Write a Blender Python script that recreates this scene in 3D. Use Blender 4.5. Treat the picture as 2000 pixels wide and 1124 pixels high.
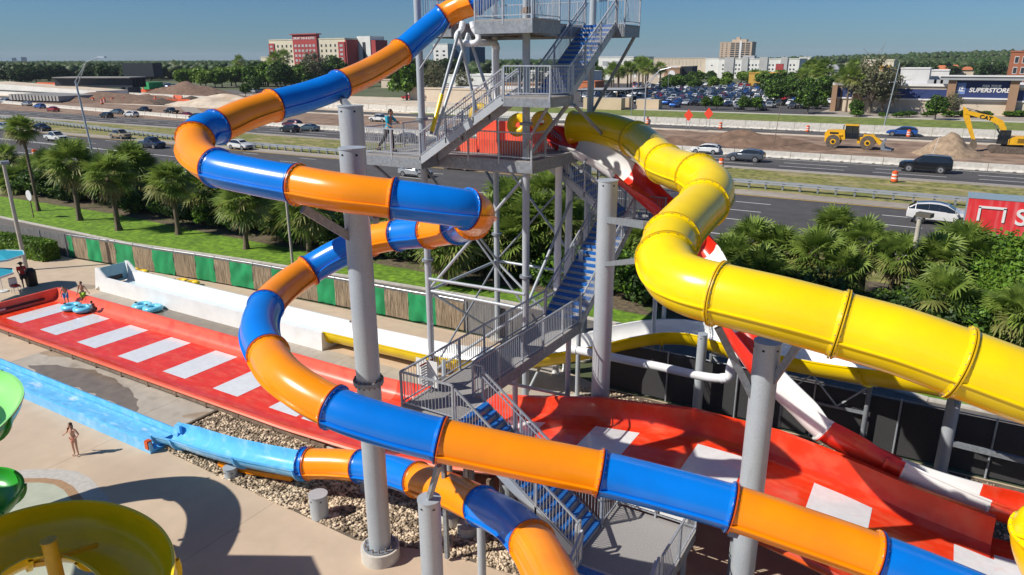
import bpy, bmesh, math, random
import numpy as np
from mathutils import Vector, Matrix, noise
R = math.radians
random.seed(7)
rng = np.random.default_rng(7)
for o in list(bpy.data.objects): bpy.data.objects.remove(o, do_unlink=True)
scene = bpy.context.scene
col = scene.collection
# ------------------------------------------------ camera (drone, 14.5 m above the pool deck)
CH, CF, CTH, CROLL, CYAW = 14.5, 1400.0, math.atan(446/1400), R(0.22), R(31)
_c, _s = math.cos(CTH), math.sin(CTH)
def _ray(u, v):
    x = u-1000; y = 562-v
    xr = x*math.cos(CROLL)+y*math.sin(CROLL); yr = -x*math.sin(CROLL)+y*math.cos(CROLL)
    X, Y, Z = xr, yr*_s+CF*_c, yr*_c-CF*_s
    return Vector((X*math.cos(CYAW)-Y*math.sin(CYAW), X*math.sin(CYAW)+Y*math.cos(CYAW), Z))
def g(u, v, z=0.0):
    """survey of the photograph: the point of the place at height z seen at pixel u, v"""
    d = _ray(u, v); t = (z-CH)/d.z
    return Vector((d.x*t, d.y*t, z))
def dp(u, v, dep):
    d = _ray(u, v); t = dep/CF
    return Vector((d.x*t, d.y*t, CH+d.z*t))
def gt(u, v, t):
    """the point seen at pixel u, v that lies in the vertical plane y = t"""
    d = _ray(u, v); k = t/d.y
    return Vector((d.x*k, t, CH+d.z*k))
cam_d = bpy.data.cameras.new('camera'); cam = bpy.data.objects.new('camera', cam_d); col.objects.link(cam)
cam_d.sensor_width = 36; cam_d.lens = 36*CF/2000; cam_d.clip_start = 0.1; cam_d.clip_end = 12000
c0 = _ray(1000, 562).normalized(); cr = (_ray(1001, 562)-_ray(1000, 562)).normalized(); cu = cr.cross(c0)
cam.matrix_world = Matrix(((cr.x, cu.x, -c0.x, 0), (cr.y, cu.y, -c0.y, 0), (cr.z, cu.z, -c0.z, CH), (0, 0, 0, 1)))
scene.camera = cam
# ------------------------------------------------ sky and sun
SUN = Vector((-.67*math.cos(R(42)), -.742*math.cos(R(42)), math.sin(R(42)))).normalized()
w = bpy.data.worlds.new('World'); scene.world = w; w.use_nodes = True
nt = w.node_tree; bg = nt.nodes['Background']
sky = nt.nodes.new('ShaderNodeTexSky'); sky.sky_type = 'NISHITA'; sky.sun_disc = False
sky.sun_elevation = R(42); sky.sun_rotation = math.atan2(SUN.x, SUN.y)
sky.altitude = 0; sky.air_density = 1.0; sky.dust_density = 0.3; sky.ozone_density = 3.0
tint = nt.nodes.new('ShaderNodeMixRGB'); tint.blend_type = 'MULTIPLY'; tint.inputs[0].default_value = 1; tint.inputs[2].default_value = (.43, .71, 1.06, 1)
nt.links.new(sky.outputs[0], tint.inputs[1]); nt.links.new(tint.outputs[0], bg.inputs[0]); bg.inputs[1].default_value = 0.065
sl = bpy.data.lights.new('sun', 'SUN'); sl.energy = 5.0; sl.angle = R(0.5); sl.color = (1, .945, .86)
so = bpy.data.objects.new('sun', sl); col.objects.link(so)
so.rotation_euler = SUN.to_track_quat('Z', 'Y').to_euler(); so.location = (0, 0, 60)
scene.view_settings.view_transform = 'Standard'; scene.view_settings.look = 'None'
scene.view_settings.exposure = 0.14; scene.view_settings.gamma = 1
# ------------------------------------------------ materials
def mat(name, c, rough=.6, metal=0., var=.12, scale=3., bump=0., bscale=None, spec=.5, coat=0., c2=None, alpha=1., detail=3, stretch=None, thr=None):
    m = bpy.data.materials.new(name); m.use_nodes = True; n = m.node_tree.nodes; l = m.node_tree.links
    p = n['Principled BSDF']; p.inputs['Roughness'].default_value = rough; p.inputs['Metallic'].default_value = metal
    p.inputs['Specular IOR Level'].default_value = spec; p.inputs['Coat Weight'].default_value = coat
    p.inputs['Coat Roughness'].default_value = .08
    tc = n.new('ShaderNodeTexCoord'); mp = n.new('ShaderNodeMapping'); l.new(tc.outputs['Object'], mp.inputs[0])
    if stretch: mp.inputs['Scale'].default_value = stretch
    ns = n.new('ShaderNodeTexNoise'); ns.inputs['Scale'].default_value = scale; ns.inputs['Detail'].default_value = detail
    l.new(mp.outputs[0], ns.inputs['Vector'])
    rp = n.new('ShaderNodeValToRGB'); l.new(ns.outputs[0], rp.inputs[0])
    a = [x*(1-var) for x in c]; b = [min(1, x*(1+var)) for x in (c2 or c)]
    lo, hi = thr or (.32, .68)
    rp.color_ramp.elements[0].position = lo; rp.color_ramp.elements[0].color = (*a, 1)
    rp.color_ramp.elements[1].position = hi; rp.color_ramp.elements[1].color = (*b, 1)
    l.new(rp.outputs[0], p.inputs['Base Color'])
    if bump:
        n2 = n.new('ShaderNodeTexNoise'); n2.inputs['Scale'].default_value = bscale or scale*5; n2.inputs['Detail'].default_value = 4
        l.new(mp.outputs[0], n2.inputs['Vector'])
        bp = n.new('ShaderNodeBump'); bp.inputs['Strength'].default_value = bump; bp.inputs['Distance'].default_value = .05
        l.new(n2.outputs[0], bp.inputs['Height']); l.new(bp.outputs[0], p.inputs['Normal'])
    m['ns'] = 1
    return m
def add_dirt(m, c, scale, lo, hi, amt=.6, stretch=None, coord='Object'):
    """a second, larger-scaled stain over the base colour"""
    n = m.node_tree.nodes; l = m.node_tree.links; p = n['Principled BSDF']
    src = p.inputs['Base Color'].links[0].from_socket
    tc = n.new('ShaderNodeTexCoord'); mp = n.new('ShaderNodeMapping'); l.new(tc.outputs[coord], mp.inputs[0])
    if stretch: mp.inputs['Scale'].default_value = stretch
    ns = n.new('ShaderNodeTexNoise'); ns.inputs['Scale'].default_value = scale; ns.inputs['Detail'].default_value = 5
    l.new(mp.outputs[0], ns.inputs['Vector'])
    rp = n.new('ShaderNodeValToRGB'); rp.color_ramp.elements[0].position = lo; rp.color_ramp.elements[1].position = hi
    rp.color_ramp.elements[1].color = (amt, amt, amt, 1); l.new(ns.outputs[0], rp.inputs[0])
    mx = n.new('ShaderNodeMixRGB'); l.new(rp.outputs[0], mx.inputs[0]); l.new(src, mx.inputs[1]); mx.inputs[2].default_value = (*c, 1)
    l.new(mx.outputs[0], p.inputs['Base Color']); return m
def add_grid(m, sx, sy, wid, dark, coord='Object'):
    """joints cast into a slab: thin darker lines every sx by sy metres"""
    n = m.node_tree.nodes; l = m.node_tree.links; p = n['Principled BSDF']
    src = p.inputs['Base Color'].links[0].from_socket
    tc = n.new('ShaderNodeTexCoord'); sp = n.new('ShaderNodeSeparateXYZ'); l.new(tc.outputs[coord], sp.inputs[0])
    outs = []
    for i, st in ((0, sx), (1, sy)):
        a = n.new('ShaderNodeMath'); a.operation = 'DIVIDE'; a.inputs[1].default_value = st; l.new(sp.outputs[i], a.inputs[0])
        b = n.new('ShaderNodeMath'); b.operation = 'FRACT'; l.new(a.outputs[0], b.inputs[0])
        d = n.new('ShaderNodeMath'); d.operation = 'LESS_THAN'; d.inputs[1].default_value = wid/st; l.new(b.outputs[0], d.inputs[0]); outs.append(d)
    mxx = n.new('ShaderNodeMath'); mxx.operation = 'MAXIMUM'; l.new(outs[0].outputs[0], mxx.inputs[0]); l.new(outs[1].outputs[0], mxx.inputs[1])
    mx = n.new('ShaderNodeMixRGB'); mx.blend_type = 'MULTIPLY'; l.new(mxx.outputs[0], mx.inputs[0]); l.new(src, mx.inputs[1]); mx.inputs[2].default_value = (dark, dark, dark, 1)
    l.new(mx.outputs[0], p.inputs['Base Color']); return m
M = {}
fg = dict(rough=.26, coat=.18, var=.05, scale=1.2)
M['orange'] = add_dirt(mat('orange_fibreglass', (.96, .29, .001), **fg), (.78, .2, .01), 1.3, .48, .8, .42)
M['orange_edge'] = mat('orange_red_flange', (.62, .085, .006), rough=.35, var=.06)
M['blue'] = add_dirt(mat('blue_fibreglass', (.001, .19, .7), **fg), (.01, .13, .5), 1.3, .5, .85, .4)
M['blue_edge'] = mat('dark_blue_flange', (.004, .05, .3), rough=.35, var=.06)
M['yellow'] = add_dirt(mat('yellow_fibreglass', (.94, .66, .001), **fg), (.74, .44, .02), 1.1, .48, .8, .4)
M['yellow_edge'] = mat('yellow_flange', (.68, .42, .002), rough=.35, var=.08)
M['red'] = add_dirt(mat('red_fibreglass', (.74, .028, .012), **fg), (.85, .16, .09), 1.1, .5, .78, .5)
M['red_wet'] = add_dirt(mat('wet_red_fibreglass', (.78, .042, .01), rough=.2, var=.08, scale=2, bump=.08, bscale=7, coat=.2), (.86, .2, .1), 1.6, .45, .8, .5, (1, 3, 1))
M['red_faded'] = add_dirt(mat('sun_faded_red_fibreglass', (.85, .13, .07), rough=.3, var=.06, scale=2, coat=.2), (.74, .035, .02), 1.3, .52, .8, .8)
M['white_fg'] = add_dirt(mat('white_fibreglass', (.8, .8, .78), **fg), (.55, .5, .42), .8, .6, .85, .3)
M['lime'] = mat('light_green_fibreglass', (.3, .72, .22), **fg)
M['green_fg'] = mat('green_fibreglass', (.03, .33, .03), **fg)
M['sky_fg'] = add_dirt(mat('light_blue_fibreglass', (.13, .5, .88), rough=.18, coat=.3, var=.08, scale=3, bump=.06, bscale=9), (.5, .78, .93), 1.7, .5, .8, .6, (1, 2, 1))
M['water'] = add_dirt(add_dirt(mat('churned_water', (.16, .52, .86), rough=.1, var=.12, scale=2.5, bump=.3, bscale=5, spec=.8), (.5, .78, .93), 3.2, .55, .7, .6, (.5, 2.4, 1)), (.85, .92, .95), 1.1, .62, .7, .6, (.6, 2, 1))
M['galv'] = add_dirt(add_dirt(mat('galvanised_steel', (.42, .46, .49), rough=.45, metal=.2, var=.07, scale=24, detail=4), (.54, .57, .6), 1.4, .45, .8, .4), (.3, .29, .27), 2.6, .62, .8, .5, (3, 3, .35))
M['galv_d'] = add_dirt(mat('weathered_galvanised_steel', (.25, .275, .3), rough=.5, metal=.3, var=.2, scale=9, detail=5), (.2, .15, .11), 2.4, .55, .8, .5)
M['rail'] = mat('galvanised_rail', (.42, .45, .49), rough=.38, metal=.4, var=.12, scale=8)
M['tread'] = mat('grey_tread', (.42, .41, .4), rough=.8, var=.12, scale=8, bump=.1)
M['tread_blue'] = mat('blue_tread_edge', (.01, .125, .43), rough=.5, var=.14, scale=8)
M['grip'] = mat('grey_grit_deck', (.3, .29, .28), rough=.9, var=.16, scale=30, bump=.3, bscale=60)
M['rust'] = mat('rusty_steel', (.2, .14, .1), rough=.8, var=.3, scale=6)
M['pvc'] = add_dirt(mat('white_pvc_pipe', (.78, .79, .8), rough=.3, var=.04), (.5, .48, .45), 2, .6, .85, .4)
M['deck'] = add_dirt(add_grid(add_dirt(mat('tan_pool_deck', (.54, .42, .3), rough=.85, var=.07, scale=1.4, bump=.15, bscale=40), (.4, .3, .225), .35, .45, .75, .45), 9, 7.5, .025, .6), (.6, .47, .36), 8, .55, .8, .25)
M['concrete'] = add_dirt(add_grid(add_dirt(mat('concrete_slab', (.43, .385, .32), rough=.85, var=.1, scale=2, bump=.2, bscale=30), (.3, .26, .21), .5, .42, .7, .5), 3.1, 2.9, .025, .55), (.2, .165, .12), 1.1, .56, .72, .55)
M['wet'] = mat('wet_concrete', (.2, .165, .125), rough=.28, var=.15, scale=2)
M['damp'] = mat('damp_concrete', (.36, .28, .2), rough=.5, var=.15, scale=2)
M['kerb'] = mat('concrete_kerb', (.5, .47, .41), rough=.85, var=.15, scale=3, bump=.2)
M['plain_conc'] = add_dirt(mat('barrier_concrete', (.56, .53, .47), rough=.85, var=.12, scale=2, bump=.1), (.3, .26, .21), 1.5, .55, .8, .6)
M['asphalt'] = add_dirt(mat('highway_asphalt', (.082, .077, .075), rough=.85, var=.16, scale=.8, bump=.2, bscale=30), (.052, .049, .047), .06, .4, .7, .7, (.15, 2.5, 1))
M['asphalt2'] = add_dirt(mat('park_road_asphalt', (.15, .135, .12), rough=.88, var=.2, scale=2, bump=.2, bscale=30), (.1, .09, .08), .5, .4, .7, .6)
M['shoulder'] = add_dirt(mat('pale_shoulder_asphalt', (.36, .315, .26), rough=.9, var=.15, scale=1), (.24, .2, .165), .25, .4, .7, .6, (.3, 1.5, 1))
M['paint_w'] = add_dirt(mat('white_road_paint', (.72, .71, .68), rough=.7, var=.1, scale=3), (.3, .29, .27), 2, .55, .8, .5)
M['paint_y'] = mat('yellow_road_paint', (.68, .42, .05), rough=.7, var=.15, scale=3)
M['lawn'] = add_dirt(mat('mown_lawn', (.1, .215, .008), rough=.95, var=.3, scale=2.2, bump=.8, bscale=25, c2=(.17, .3, .015)), (.06, .13, .008), .5, .45, .72, .6)
M['dry_grass'] = add_dirt(add_dirt(mat('dry_grass', (.13, .15, .03), rough=.95, var=.35, scale=1.2, bump=.6, bscale=14, c2=(.24, .22, .06)), (.42, .32, .2), .32, .5, .66, .8, (.5, 1.5, 1)), (.09, .13, .02), .15, .5, .7, .6)
M['green_verge'] = add_dirt(mat('green_verge', (.11, .16, .02), rough=.95, var=.3, scale=.5, bump=.5, bscale=6, c2=(.17, .21, .04)), (.2, .19, .06), .06, .45, .7, .6)
M['dirt'] = add_dirt(add_dirt(mat('graded_dirt', (.2, .125, .085), rough=.95, var=.25, scale=.35, bump=.6, bscale=3, c2=(.27, .18, .12)), (.36, .27, .19), .12, .52, .7, .7, (.5, 1.6, 1)), (.1, .065, .045), .2, .55, .75, .6)
M['sand'] = add_dirt(mat('pale_sand', (.6, .5, .38), rough=.95, var=.15, scale=.5, bump=.5, bscale=5), (.34, .24, .16), .15, .5, .75, .7)
M['ground'] = add_dirt(mat('far_ground', (.055, .085, .03), rough=1, var=.35, scale=.02, c2=(.1, .11, .05)), (.2, .18, .13), .012, .58, .72, .6)
M['mulch'] = add_dirt(mat('leaf_litter', (.13, .1, .06), rough=1, var=.4, scale=3, bump=.8, bscale=12), (.08, .12, .02), .6, .5, .65, .8)
M['stone'] = mat('river_stone', (.34, .25, .16), rough=.8, var=.4, scale=3.3, c2=(.52, .42, .3), detail=0)
M['soil'] = mat('dark_soil', (.14, .11, .08), rough=1, var=.3, scale=4, bump=.5)
M['black'] = mat('black_plastic', (.015, .015, .016), rough=.5, var=.1)
M['screen'] = mat('black_mesh_screen', (.028, .028, .03), rough=.8, var=.3, scale=6)
M['tyre'] = mat('tyre_rubber', (.02, .02, .02), rough=.8, var=.2)
M['rim'] = mat('wheel_alloy', (.5, .5, .52), rough=.3, metal=.7, var=.1)
M['glass'] = mat('car_glass', (.015, .02, .025), rough=.06, var=.1, spec=.9)
M['chrome'] = mat('bright_trim', (.6, .6, .6), rough=.2, metal=.9, var=.05)
M['lamp_red'] = mat('tail_lamp', (.4, .01, .01), rough=.2, var=.05)
M['green_cloth'] = add_dirt(mat('green_screen_fabric', (.012, .27, .09), rough=.8, var=.16, scale=1.5, bump=.5, bscale=2.5, stretch=(1, 1, .4)), (.008, .17, .05), 1.2, .5, .7, .6)
M['bamboo'] = mat('bamboo_reed', (.2, .145, .09), rough=.85, var=.45, scale=3, bump=.9, bscale=10, c2=(.33, .25, .16), stretch=(7, 7, .35))
M['wood_grey'] = mat('grey_wood_slats', (.17, .165, .16), rough=.85, var=.35, scale=3, bump=.5, stretch=(6, 6, .3))
M['trunk'] = mat('palm_bark', (.17, .125, .09), rough=.95, var=.35, scale=8, bump=.8, bscale=14, stretch=(1, 1, 2.5))
M['bark'] = mat('tree_bark', (.15, .12, .09), rough=.95, var=.3, scale=6, bump=.5)
def leafmat(name, c, c2, tr=.25):
    m = mat(name, c, rough=.55, var=.25, scale=.9, c2=c2, spec=.35)
    n = m.node_tree.nodes; l = m.node_tree.links; p = n['Principled BSDF']
    out = [x for x in n if x.type == 'OUTPUT_MATERIAL'][0]
    t = n.new('ShaderNodeBsdfTranslucent'); l.new(p.inputs['Base Color'].links[0].from_socket, t.inputs[0])
    mx = n.new('ShaderNodeMixShader'); mx.inputs[0].default_value = tr
    l.new(p.outputs[0], mx.inputs[1]); l.new(t.outputs[0], mx.inputs[2]); l.new(mx.outputs[0], out.inputs[0]); return m
M['frond'] = leafmat('palm_frond', (.1, .18, .025), (.24, .32, .06), .35)
M['frond2'] = leafmat('yellowish_palm_frond', (.16, .18, .04), (.28, .28, .09))
M['frond_dead'] = leafmat('dead_palm_frond', (.26, .18, .09), (.36, .27, .15))
M['leaf'] = leafmat('broad_leaf', (.07, .16, .012), (.16, .29, .03))
M['leaf_dark'] = leafmat('dark_leaf', (.03, .065, .015), (.06, .11, .025))
M['leaf_spring'] = leafmat('spring_leaf', (.12, .2, .02), (.2, .3, .04))
M['leaf_grey'] = leafmat('sparse_olive_leaf', (.13, .14, .07), (.2, .2, .11))
M['leaf_far'] = leafmat('far_leaf', (.035, .065, .02), (.075, .1, .032), .15)
# ------------------------------------------------ mesh building
class MB:
    def __init__(s): s.v = []; s.f = []; s.m = []; s.mats = []
    def mi(s, m):
        if m not in s.mats: s.mats.append(m)
        return s.mats.index(m)
    def add(s, vs, fs, m):
        k = len(s.v); i = s.mi(m); s.v += [tuple(x) for x in vs]
        for f in fs: s.f.append([a+k for a in f]); s.m.append(i)
    def box(s, c, size, m, rz=0., top=1., mtop=None):
        x, y, z = [a/2 for a in size]; cs, sn = math.cos(rz), math.sin(rz); vs = []
        for (a, b, d) in ((-1, -1, -1), (1, -1, -1), (1, 1, -1), (-1, 1, -1), (-1, -1, 1), (1, -1, 1), (1, 1, 1), (-1, 1, 1)):
            k = top if d > 0 else 1
            px, py = a*x*k, b*y*k; vs.append((c[0]+px*cs-py*sn, c[1]+px*sn+py*cs, c[2]+d*z))
        s.add(vs, [(0, 3, 2, 1), (0, 1, 5, 4), (1, 2, 6, 5), (2, 3, 7, 6), (3, 0, 4, 7)], m); s.add([vs[i] for i in (4, 5, 6, 7)], [(0, 1, 2, 3)], mtop or m)
    def beam(s, p, q, w, h, m, up=(0, 0, 1)):
        p, q = Vector(p), Vector(q); t = (q-p)
        if t.length < 1e-6: return
        t.normalize(); sd = t.cross(Vector(up))
        if sd.length < 1e-3: sd = t.cross(Vector((1, 0, 0)))
        sd.normalize(); u = sd.cross(t); sd *= w/2; u *= h/2
        vs = [p-sd-u, p+sd-u, p+sd+u, p-sd+u, q-sd-u, q+sd-u, q+sd+u, q-sd+u]
        s.add(vs, [(0, 3, 2, 1), (4, 5, 6, 7), (0, 1, 5, 4), (1, 2, 6, 5), (2, 3, 7, 6), (3, 0, 4, 7)], m)
    def cyl(s, p, q, r, m, r2=None, n=16, cap=True):
        p, q = Vector(p), Vector(q); t = (q-p).normalized(); r2 = r if r2 is None else r2
        a = t.cross(Vector((0, 0, 1)))
        if a.length < 1e-3: a = Vector((1, 0, 0))
        a.normalize(); b = t.cross(a); vs = []
        for c_, rr in ((p, r), (q, r2)):
            for i in range(n):
                th = 2*math.pi*i/n; vs.append(c_+a*rr*math.cos(th)+b*rr*math.sin(th))
        fs = [(i, (i+1) % n, n+(i+1) % n, n+i) for i in range(n)]
        if cap: fs += [tuple(range(n-1, -1, -1)), tuple(range(n, 2*n))]
        s.add(vs, fs, m)
    def prism(s, poly, z0, z1, m, mt=None):
        n = len(poly); vs = [(p[0], p[1], z0) for p in poly]+[(p[0], p[1], z1) for p in poly]
        s.add(vs, [(i, (i+1) % n, n+(i+1) % n, n+i) for i in range(n)]+[tuple(range(n-1, -1, -1))], m); s.add(vs[n:], [tuple(range(n))], mt or m)
    def sheet(s, poly, z, m): s.add([(p[0], p[1], z) for p in poly], [tuple(range(len(poly)))], m)
    def lathe(s, prof, c, m, n=20):
        vs = []; k = len(prof)
        for i in range(n):
            th = 2*math.pi*i/n
            for (r, z) in prof: vs.append((c[0]+r*math.cos(th), c[1]+r*math.sin(th), c[2]+z))
        fs = [(i*k+j, ((i+1) % n)*k+j, ((i+1) % n)*k+j+1, i*k+j+1) for i in range(n) for j in range(k-1)]
        s.add(vs, fs, m)
    def sweep(s, path, frames, prof, mats, closed=True, cap=False):
        k = len(prof); vs = []
        for P, (sd, up) in zip(path, frames):
            for (x, y) in prof: vs.append(P+sd*x+up*y)
        n = len(path); kk = k if closed else k-1
        for j in range(kk):
            m = mats[j] if isinstance(mats, (list, tuple)) else mats
            idx = s.mi(m)
            for i in range(n-1):
                s.f.append([len(s.v)+a for a in (i*k+j, i*k+(j+1) % k, (i+1)*k+(j+1) % k, (i+1)*k+j)]); s.m.append(idx)
        if cap and closed:
            idx = s.mi(mats[0] if isinstance(mats, (list, tuple)) else mats)
            s.f.append([len(s.v)+j for j in range(k)][::-1]); s.m.append(idx)
            s.f.append([len(s.v)+(n-1)*k+j for j in range(k)]); s.m.append(idx)
        s.v += [tuple(x) for x in vs]
    def torus(s, c, R_, r, m, ax=(0, 0, 1), n=24, k=10, flat=1.):
        ax = Vector(ax).normalized(); a = ax.orthogonal().normalized(); b = ax.cross(a); vs = []
        for i in range(n):
            th = 2*math.pi*i/n; d = a*math.cos(th)+b*math.sin(th)
            for j in range(k):
                ph = 2*math.pi*j/k; vs.append(Vector(c)+d*(R_+r*math.cos(ph))+ax*r*flat*math.sin(ph))
        s.add(vs, [(i*k+j, ((i+1) % n)*k+j, ((i+1) % n)*k+(j+1) % k, i*k+(j+1) % k) for i in range(n) for j in range(k)], m)
    def ball(s, c, r, m, n=10, sc=(1, 1, 1)):
        vs = []; k = n//2+1
        for j in range(k+1):
            ph = math.pi*j/k
            for i in range(n):
                th = 2*math.pi*i/n; vs.append((c[0]+r*sc[0]*math.sin(ph)*math.cos(th), c[1]+r*sc[1]*math.sin(ph)*math.sin(th), c[2]+r*sc[2]*math.cos(ph)))
        s.add(vs, [(j*n+i, (j+1)*n+i, (j+1)*n+(i+1) % n, j*n+(i+1) % n) for j in range(k) for i in range(n)], m)
    def mesh(s, name, off=(0, 0, 0), ang=38):
        me = bpy.data.meshes.new(name); off = Vector(off)
        vs = [(x[0]-off.x, x[1]-off.y, x[2]-off.z) for x in s.v]
        me.from_pydata(vs, [], s.f)
        for m in s.mats: me.materials.append(M[m] if isinstance(m, str) else m)
        me.polygons.foreach_set('material_index', s.m)
        me.validate(clean_customdata=False)
        if ang: me.shade_smooth(); me.set_sharp_from_angle(angle=R(ang))
        return me
def setp(o, label=None, cat=None, group=None, kind=None):
    if label: o['label'] = label
    if cat: o['category'] = cat
    if group: o['group'] = group
    if kind: o['kind'] = kind
    return o
def thing(name, label, cat, loc=(0, 0, 0), group=None):
    o = bpy.data.objects.new(name, None); o.empty_display_size = .3; col.objects.link(o); o.location = loc
    return setp(o, label, cat, group)
def wloc(o):
    l = Vector(o.location)
    while o.parent: o = o.parent; l += Vector(o.location)
    return l
def part(name, mb, parent=None, label=None, ang=38):
    off = wloc(parent) if parent else Vector((0, 0, 0))
    o = bpy.data.objects.new(name, mb.mesh(name, off, ang)); col.objects.link(o); o.parent = parent
    if label: o['label'] = label
    return o
def solo(name, mb, label, cat, group=None, kind=None, ang=38, loc=None):
    """a thing that is one mesh; its origin goes to its base"""
    if loc is None and mb.v:
        a = np.array(mb.v); loc = ((a[:, 0].min()+a[:, 0].max())/2, (a[:, 1].min()+a[:, 1].max())/2, a[:, 2].min())
    o = bpy.data.objects.new(name, mb.mesh(name, loc, ang)); o.location = loc; col.objects.link(o)
    return setp(o, label, cat, group, kind)
def struct(name, mb, ang=38):
    o = bpy.data.objects.new(name, mb.mesh(name, (0, 0, 0), ang)); col.objects.link(o); o['kind'] = 'structure'; return o
def copy_tree(o, parent=None):
    c = o.copy(); col.objects.link(c); c.parent = parent
    for ch in list(o.children): copy_tree(ch, c)
    return c
def place(src, used, loc, rz=0., sc=1., label=None, group=None):
    o = src if not used.get(src.name) else copy_tree(src)
    used[src.name] = True
    o.location = loc; o.rotation_euler = (0, 0, rz); o.scale = (sc, sc, sc) if not isinstance(sc, tuple) else sc
    if label: o['label'] = label
    if group: o['group'] = group
    return o
USED = {}
def catmull(P, n=8):
    P = [Vector(p) for p in P]; Q = [P[0]*2-P[1]]+P+[P[-1]*2-P[-2]]; out = []; idx = []
    for i in range(1, len(Q)-2):
        p0, p1, p2, p3 = Q[i-1:i+3]; idx.append(len(out))
        # centripetal spacing keeps tight bends from overshooting
        t01 = (p1-p0).length**.5+1e-6; t12 = (p2-p1).length**.5+1e-6; t23 = (p3-p2).length**.5+1e-6
        m1 = (p2-p1+(p1-p0)*(t12/t01)-(p2-p0)*(t12/(t01+t12))); m2 = (p2-p1+(p3-p2)*(t12/t23)-(p3-p1)*(t12/(t12+t23)))
        for j in range(n):
            t = j/n; t2 = t*t; t3 = t2*t
            out.append(p1*(2*t3-3*t2+1)+m1*(t3-2*t2+t)+p2*(-2*t3+3*t2)+m2*(t3-t2))
    idx.append(len(out)); out.append(P[-1]); return out, idx
def frames_of(path, bank=None):
    fr = []
    for i in range(len(path)):
        t = (path[min(i+1, len(path)-1)]-path[max(i-1, 0)]).normalized()
        sd = t.cross(Vector((0, 0, 1))).normalized(); up = sd.cross(t)
        if bank is not None:
            b = bank[i]; sd, up = sd*math.cos(b)+up*math.sin(b), up*math.cos(b)-sd*math.sin(b)
        fr.append((sd, up))
    return fr
def text_part(s, size, loc, xdir, ydir, m, parent, name='lettering', depth=.05, bold=0, shear=0):
    cu_ = bpy.data.curves.new(name, 'FONT'); cu_.body = s; cu_.size = size; cu_.extrude = depth/2; cu_.align_x = 'CENTER'; cu_.align_y = 'CENTER'
    cu_.offset = bold; cu_.shear = shear
    to = bpy.data.objects.new('tmp', cu_); col.objects.link(to)
    me = bpy.data.meshes.new_from_object(to.evaluated_get(bpy.context.evaluated_depsgraph_get()))
    bpy.data.objects.remove(to, do_unlink=True)
    x = Vector(xdir).normalized(); y = Vector(ydir).normalized(); z = x.cross(y); off = wloc(parent) if parent else Vector((0, 0, 0))
    loc = Vector(loc)
    for v in me.vertices:
        c_ = v.co.copy(); v.co = loc+x*c_.x+y*c_.y+z*c_.z-off
    me.materials.clear(); me.materials.append(M[m]); me.name = name
    o = bpy.data.objects.new(name, me); col.objects.link(o); o.parent = parent; return o
# ================================================= GROUND, ROADS, WATER (the setting)
def strip(name, x0, x1, ta, tb, m, z, tb1=None, ta1=None):
    b = MB(); b.sheet([(x0, ta), (x1, ta if ta1 is None else ta1), (x1, tb if tb1 is None else tb1), (x0, tb)], z, m); return struct(name, b, 0)
def gp(L, z=0): return [(g(u, v, z).x, g(u, v, z).y) for u, v in L]
b = MB(); b.sheet([(-9000, -3000), (6000, -3000), (6000, 9000), (-9000, 9000)], -.06, 'ground'); struct('ground', b, 0)
b = MB(); b.sheet([(-140, 33.2), (-57.5, 33.2), (-44.6, 34.6), (-22, 36.2), (-5, 35.9), (1, 34.2), (60, 34.2), (60, 43), (-140, 43)], -.02, 'lawn'); struct('lawn', b, 0)
strip('verge_ground', -320, 90, 43, 59.5, 'dry_grass', -.024)
b = MB(); b.sheet([(-140, 37.2), (-70, 39.8), (-56, 39.2), (-45, 39), (-20, 39), (-15, 38.4), (-4, 38.6), (60, 38.8), (60, 54), (-30, 52), (-140, 50)], -.012, 'mulch'); struct('planting_bed', b, 0)
strip('highway', -900, 160, 59.2, 84.6, 'asphalt', -.01)
strip('highway_shoulder', -900, 160, 81.6, 84.6, 'shoulder', -.005)
strip('median_grass', -900, 160, 84.6, 102.2, 'dry_grass', -.014)
strip('far_highway', -900, 160, 101.4, 115.6, 'asphalt', -.01, 115.6)
b = MB(); b.sheet([(-900, 101.4), (160, 101.4), (160, 103), (-150, 103.2), (-300, 106), (-900, 106)], -.005, 'shoulder'); struct('far_highway_shoulder', b, 0)
strip('construction_dirt', -900, 160, 115.5, 152, 'dirt', -.02)
strip('pale_haul_road', -420, 160, 150.8, 154.4, 'sand', -.008)
strip('ramp_road', -900, 160, 154.4, 162.5, 'asphalt', -.012)
strip('frontage_grass', -132, 160, 162.5, 207, 'green_verge', -.016)
strip('construction_sand', -900, -132, 162.5, 232, 'sand', -.018)
b = MB(); b.sheet(gp([(130, 196), (300, 212), (350, 222), (600, 222), (600, 212), (450, 208), (380, 198), (300, 196), (180, 186)]), -.012, 'dirt'); struct('graded_earth', b, 0)
b = MB(); b.sheet(gp([(365, 222), (352, 210), (350, 198), (372, 190), (420, 186), (560, 186), (560, 190), (430, 191), (388, 196), (374, 206), (400, 222)]), -.006, 'shoulder'); struct('curved_slip_road', b, 0)
strip('car_park', -190, -32, 207.5, 460, 'asphalt', -.02)
strip('store_car_park', -32, 60, 207.5, 236, 'shoulder', -.02)
strip('shopping_street', -190, 60, 207, 211, 'kerb', -.012)
b = MB(); b.sheet(gp([(330, 185), (600, 185), (640, 176), (420, 176)]), -.008, 'asphalt2'); struct('overflow_car_park', b, 0)
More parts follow.
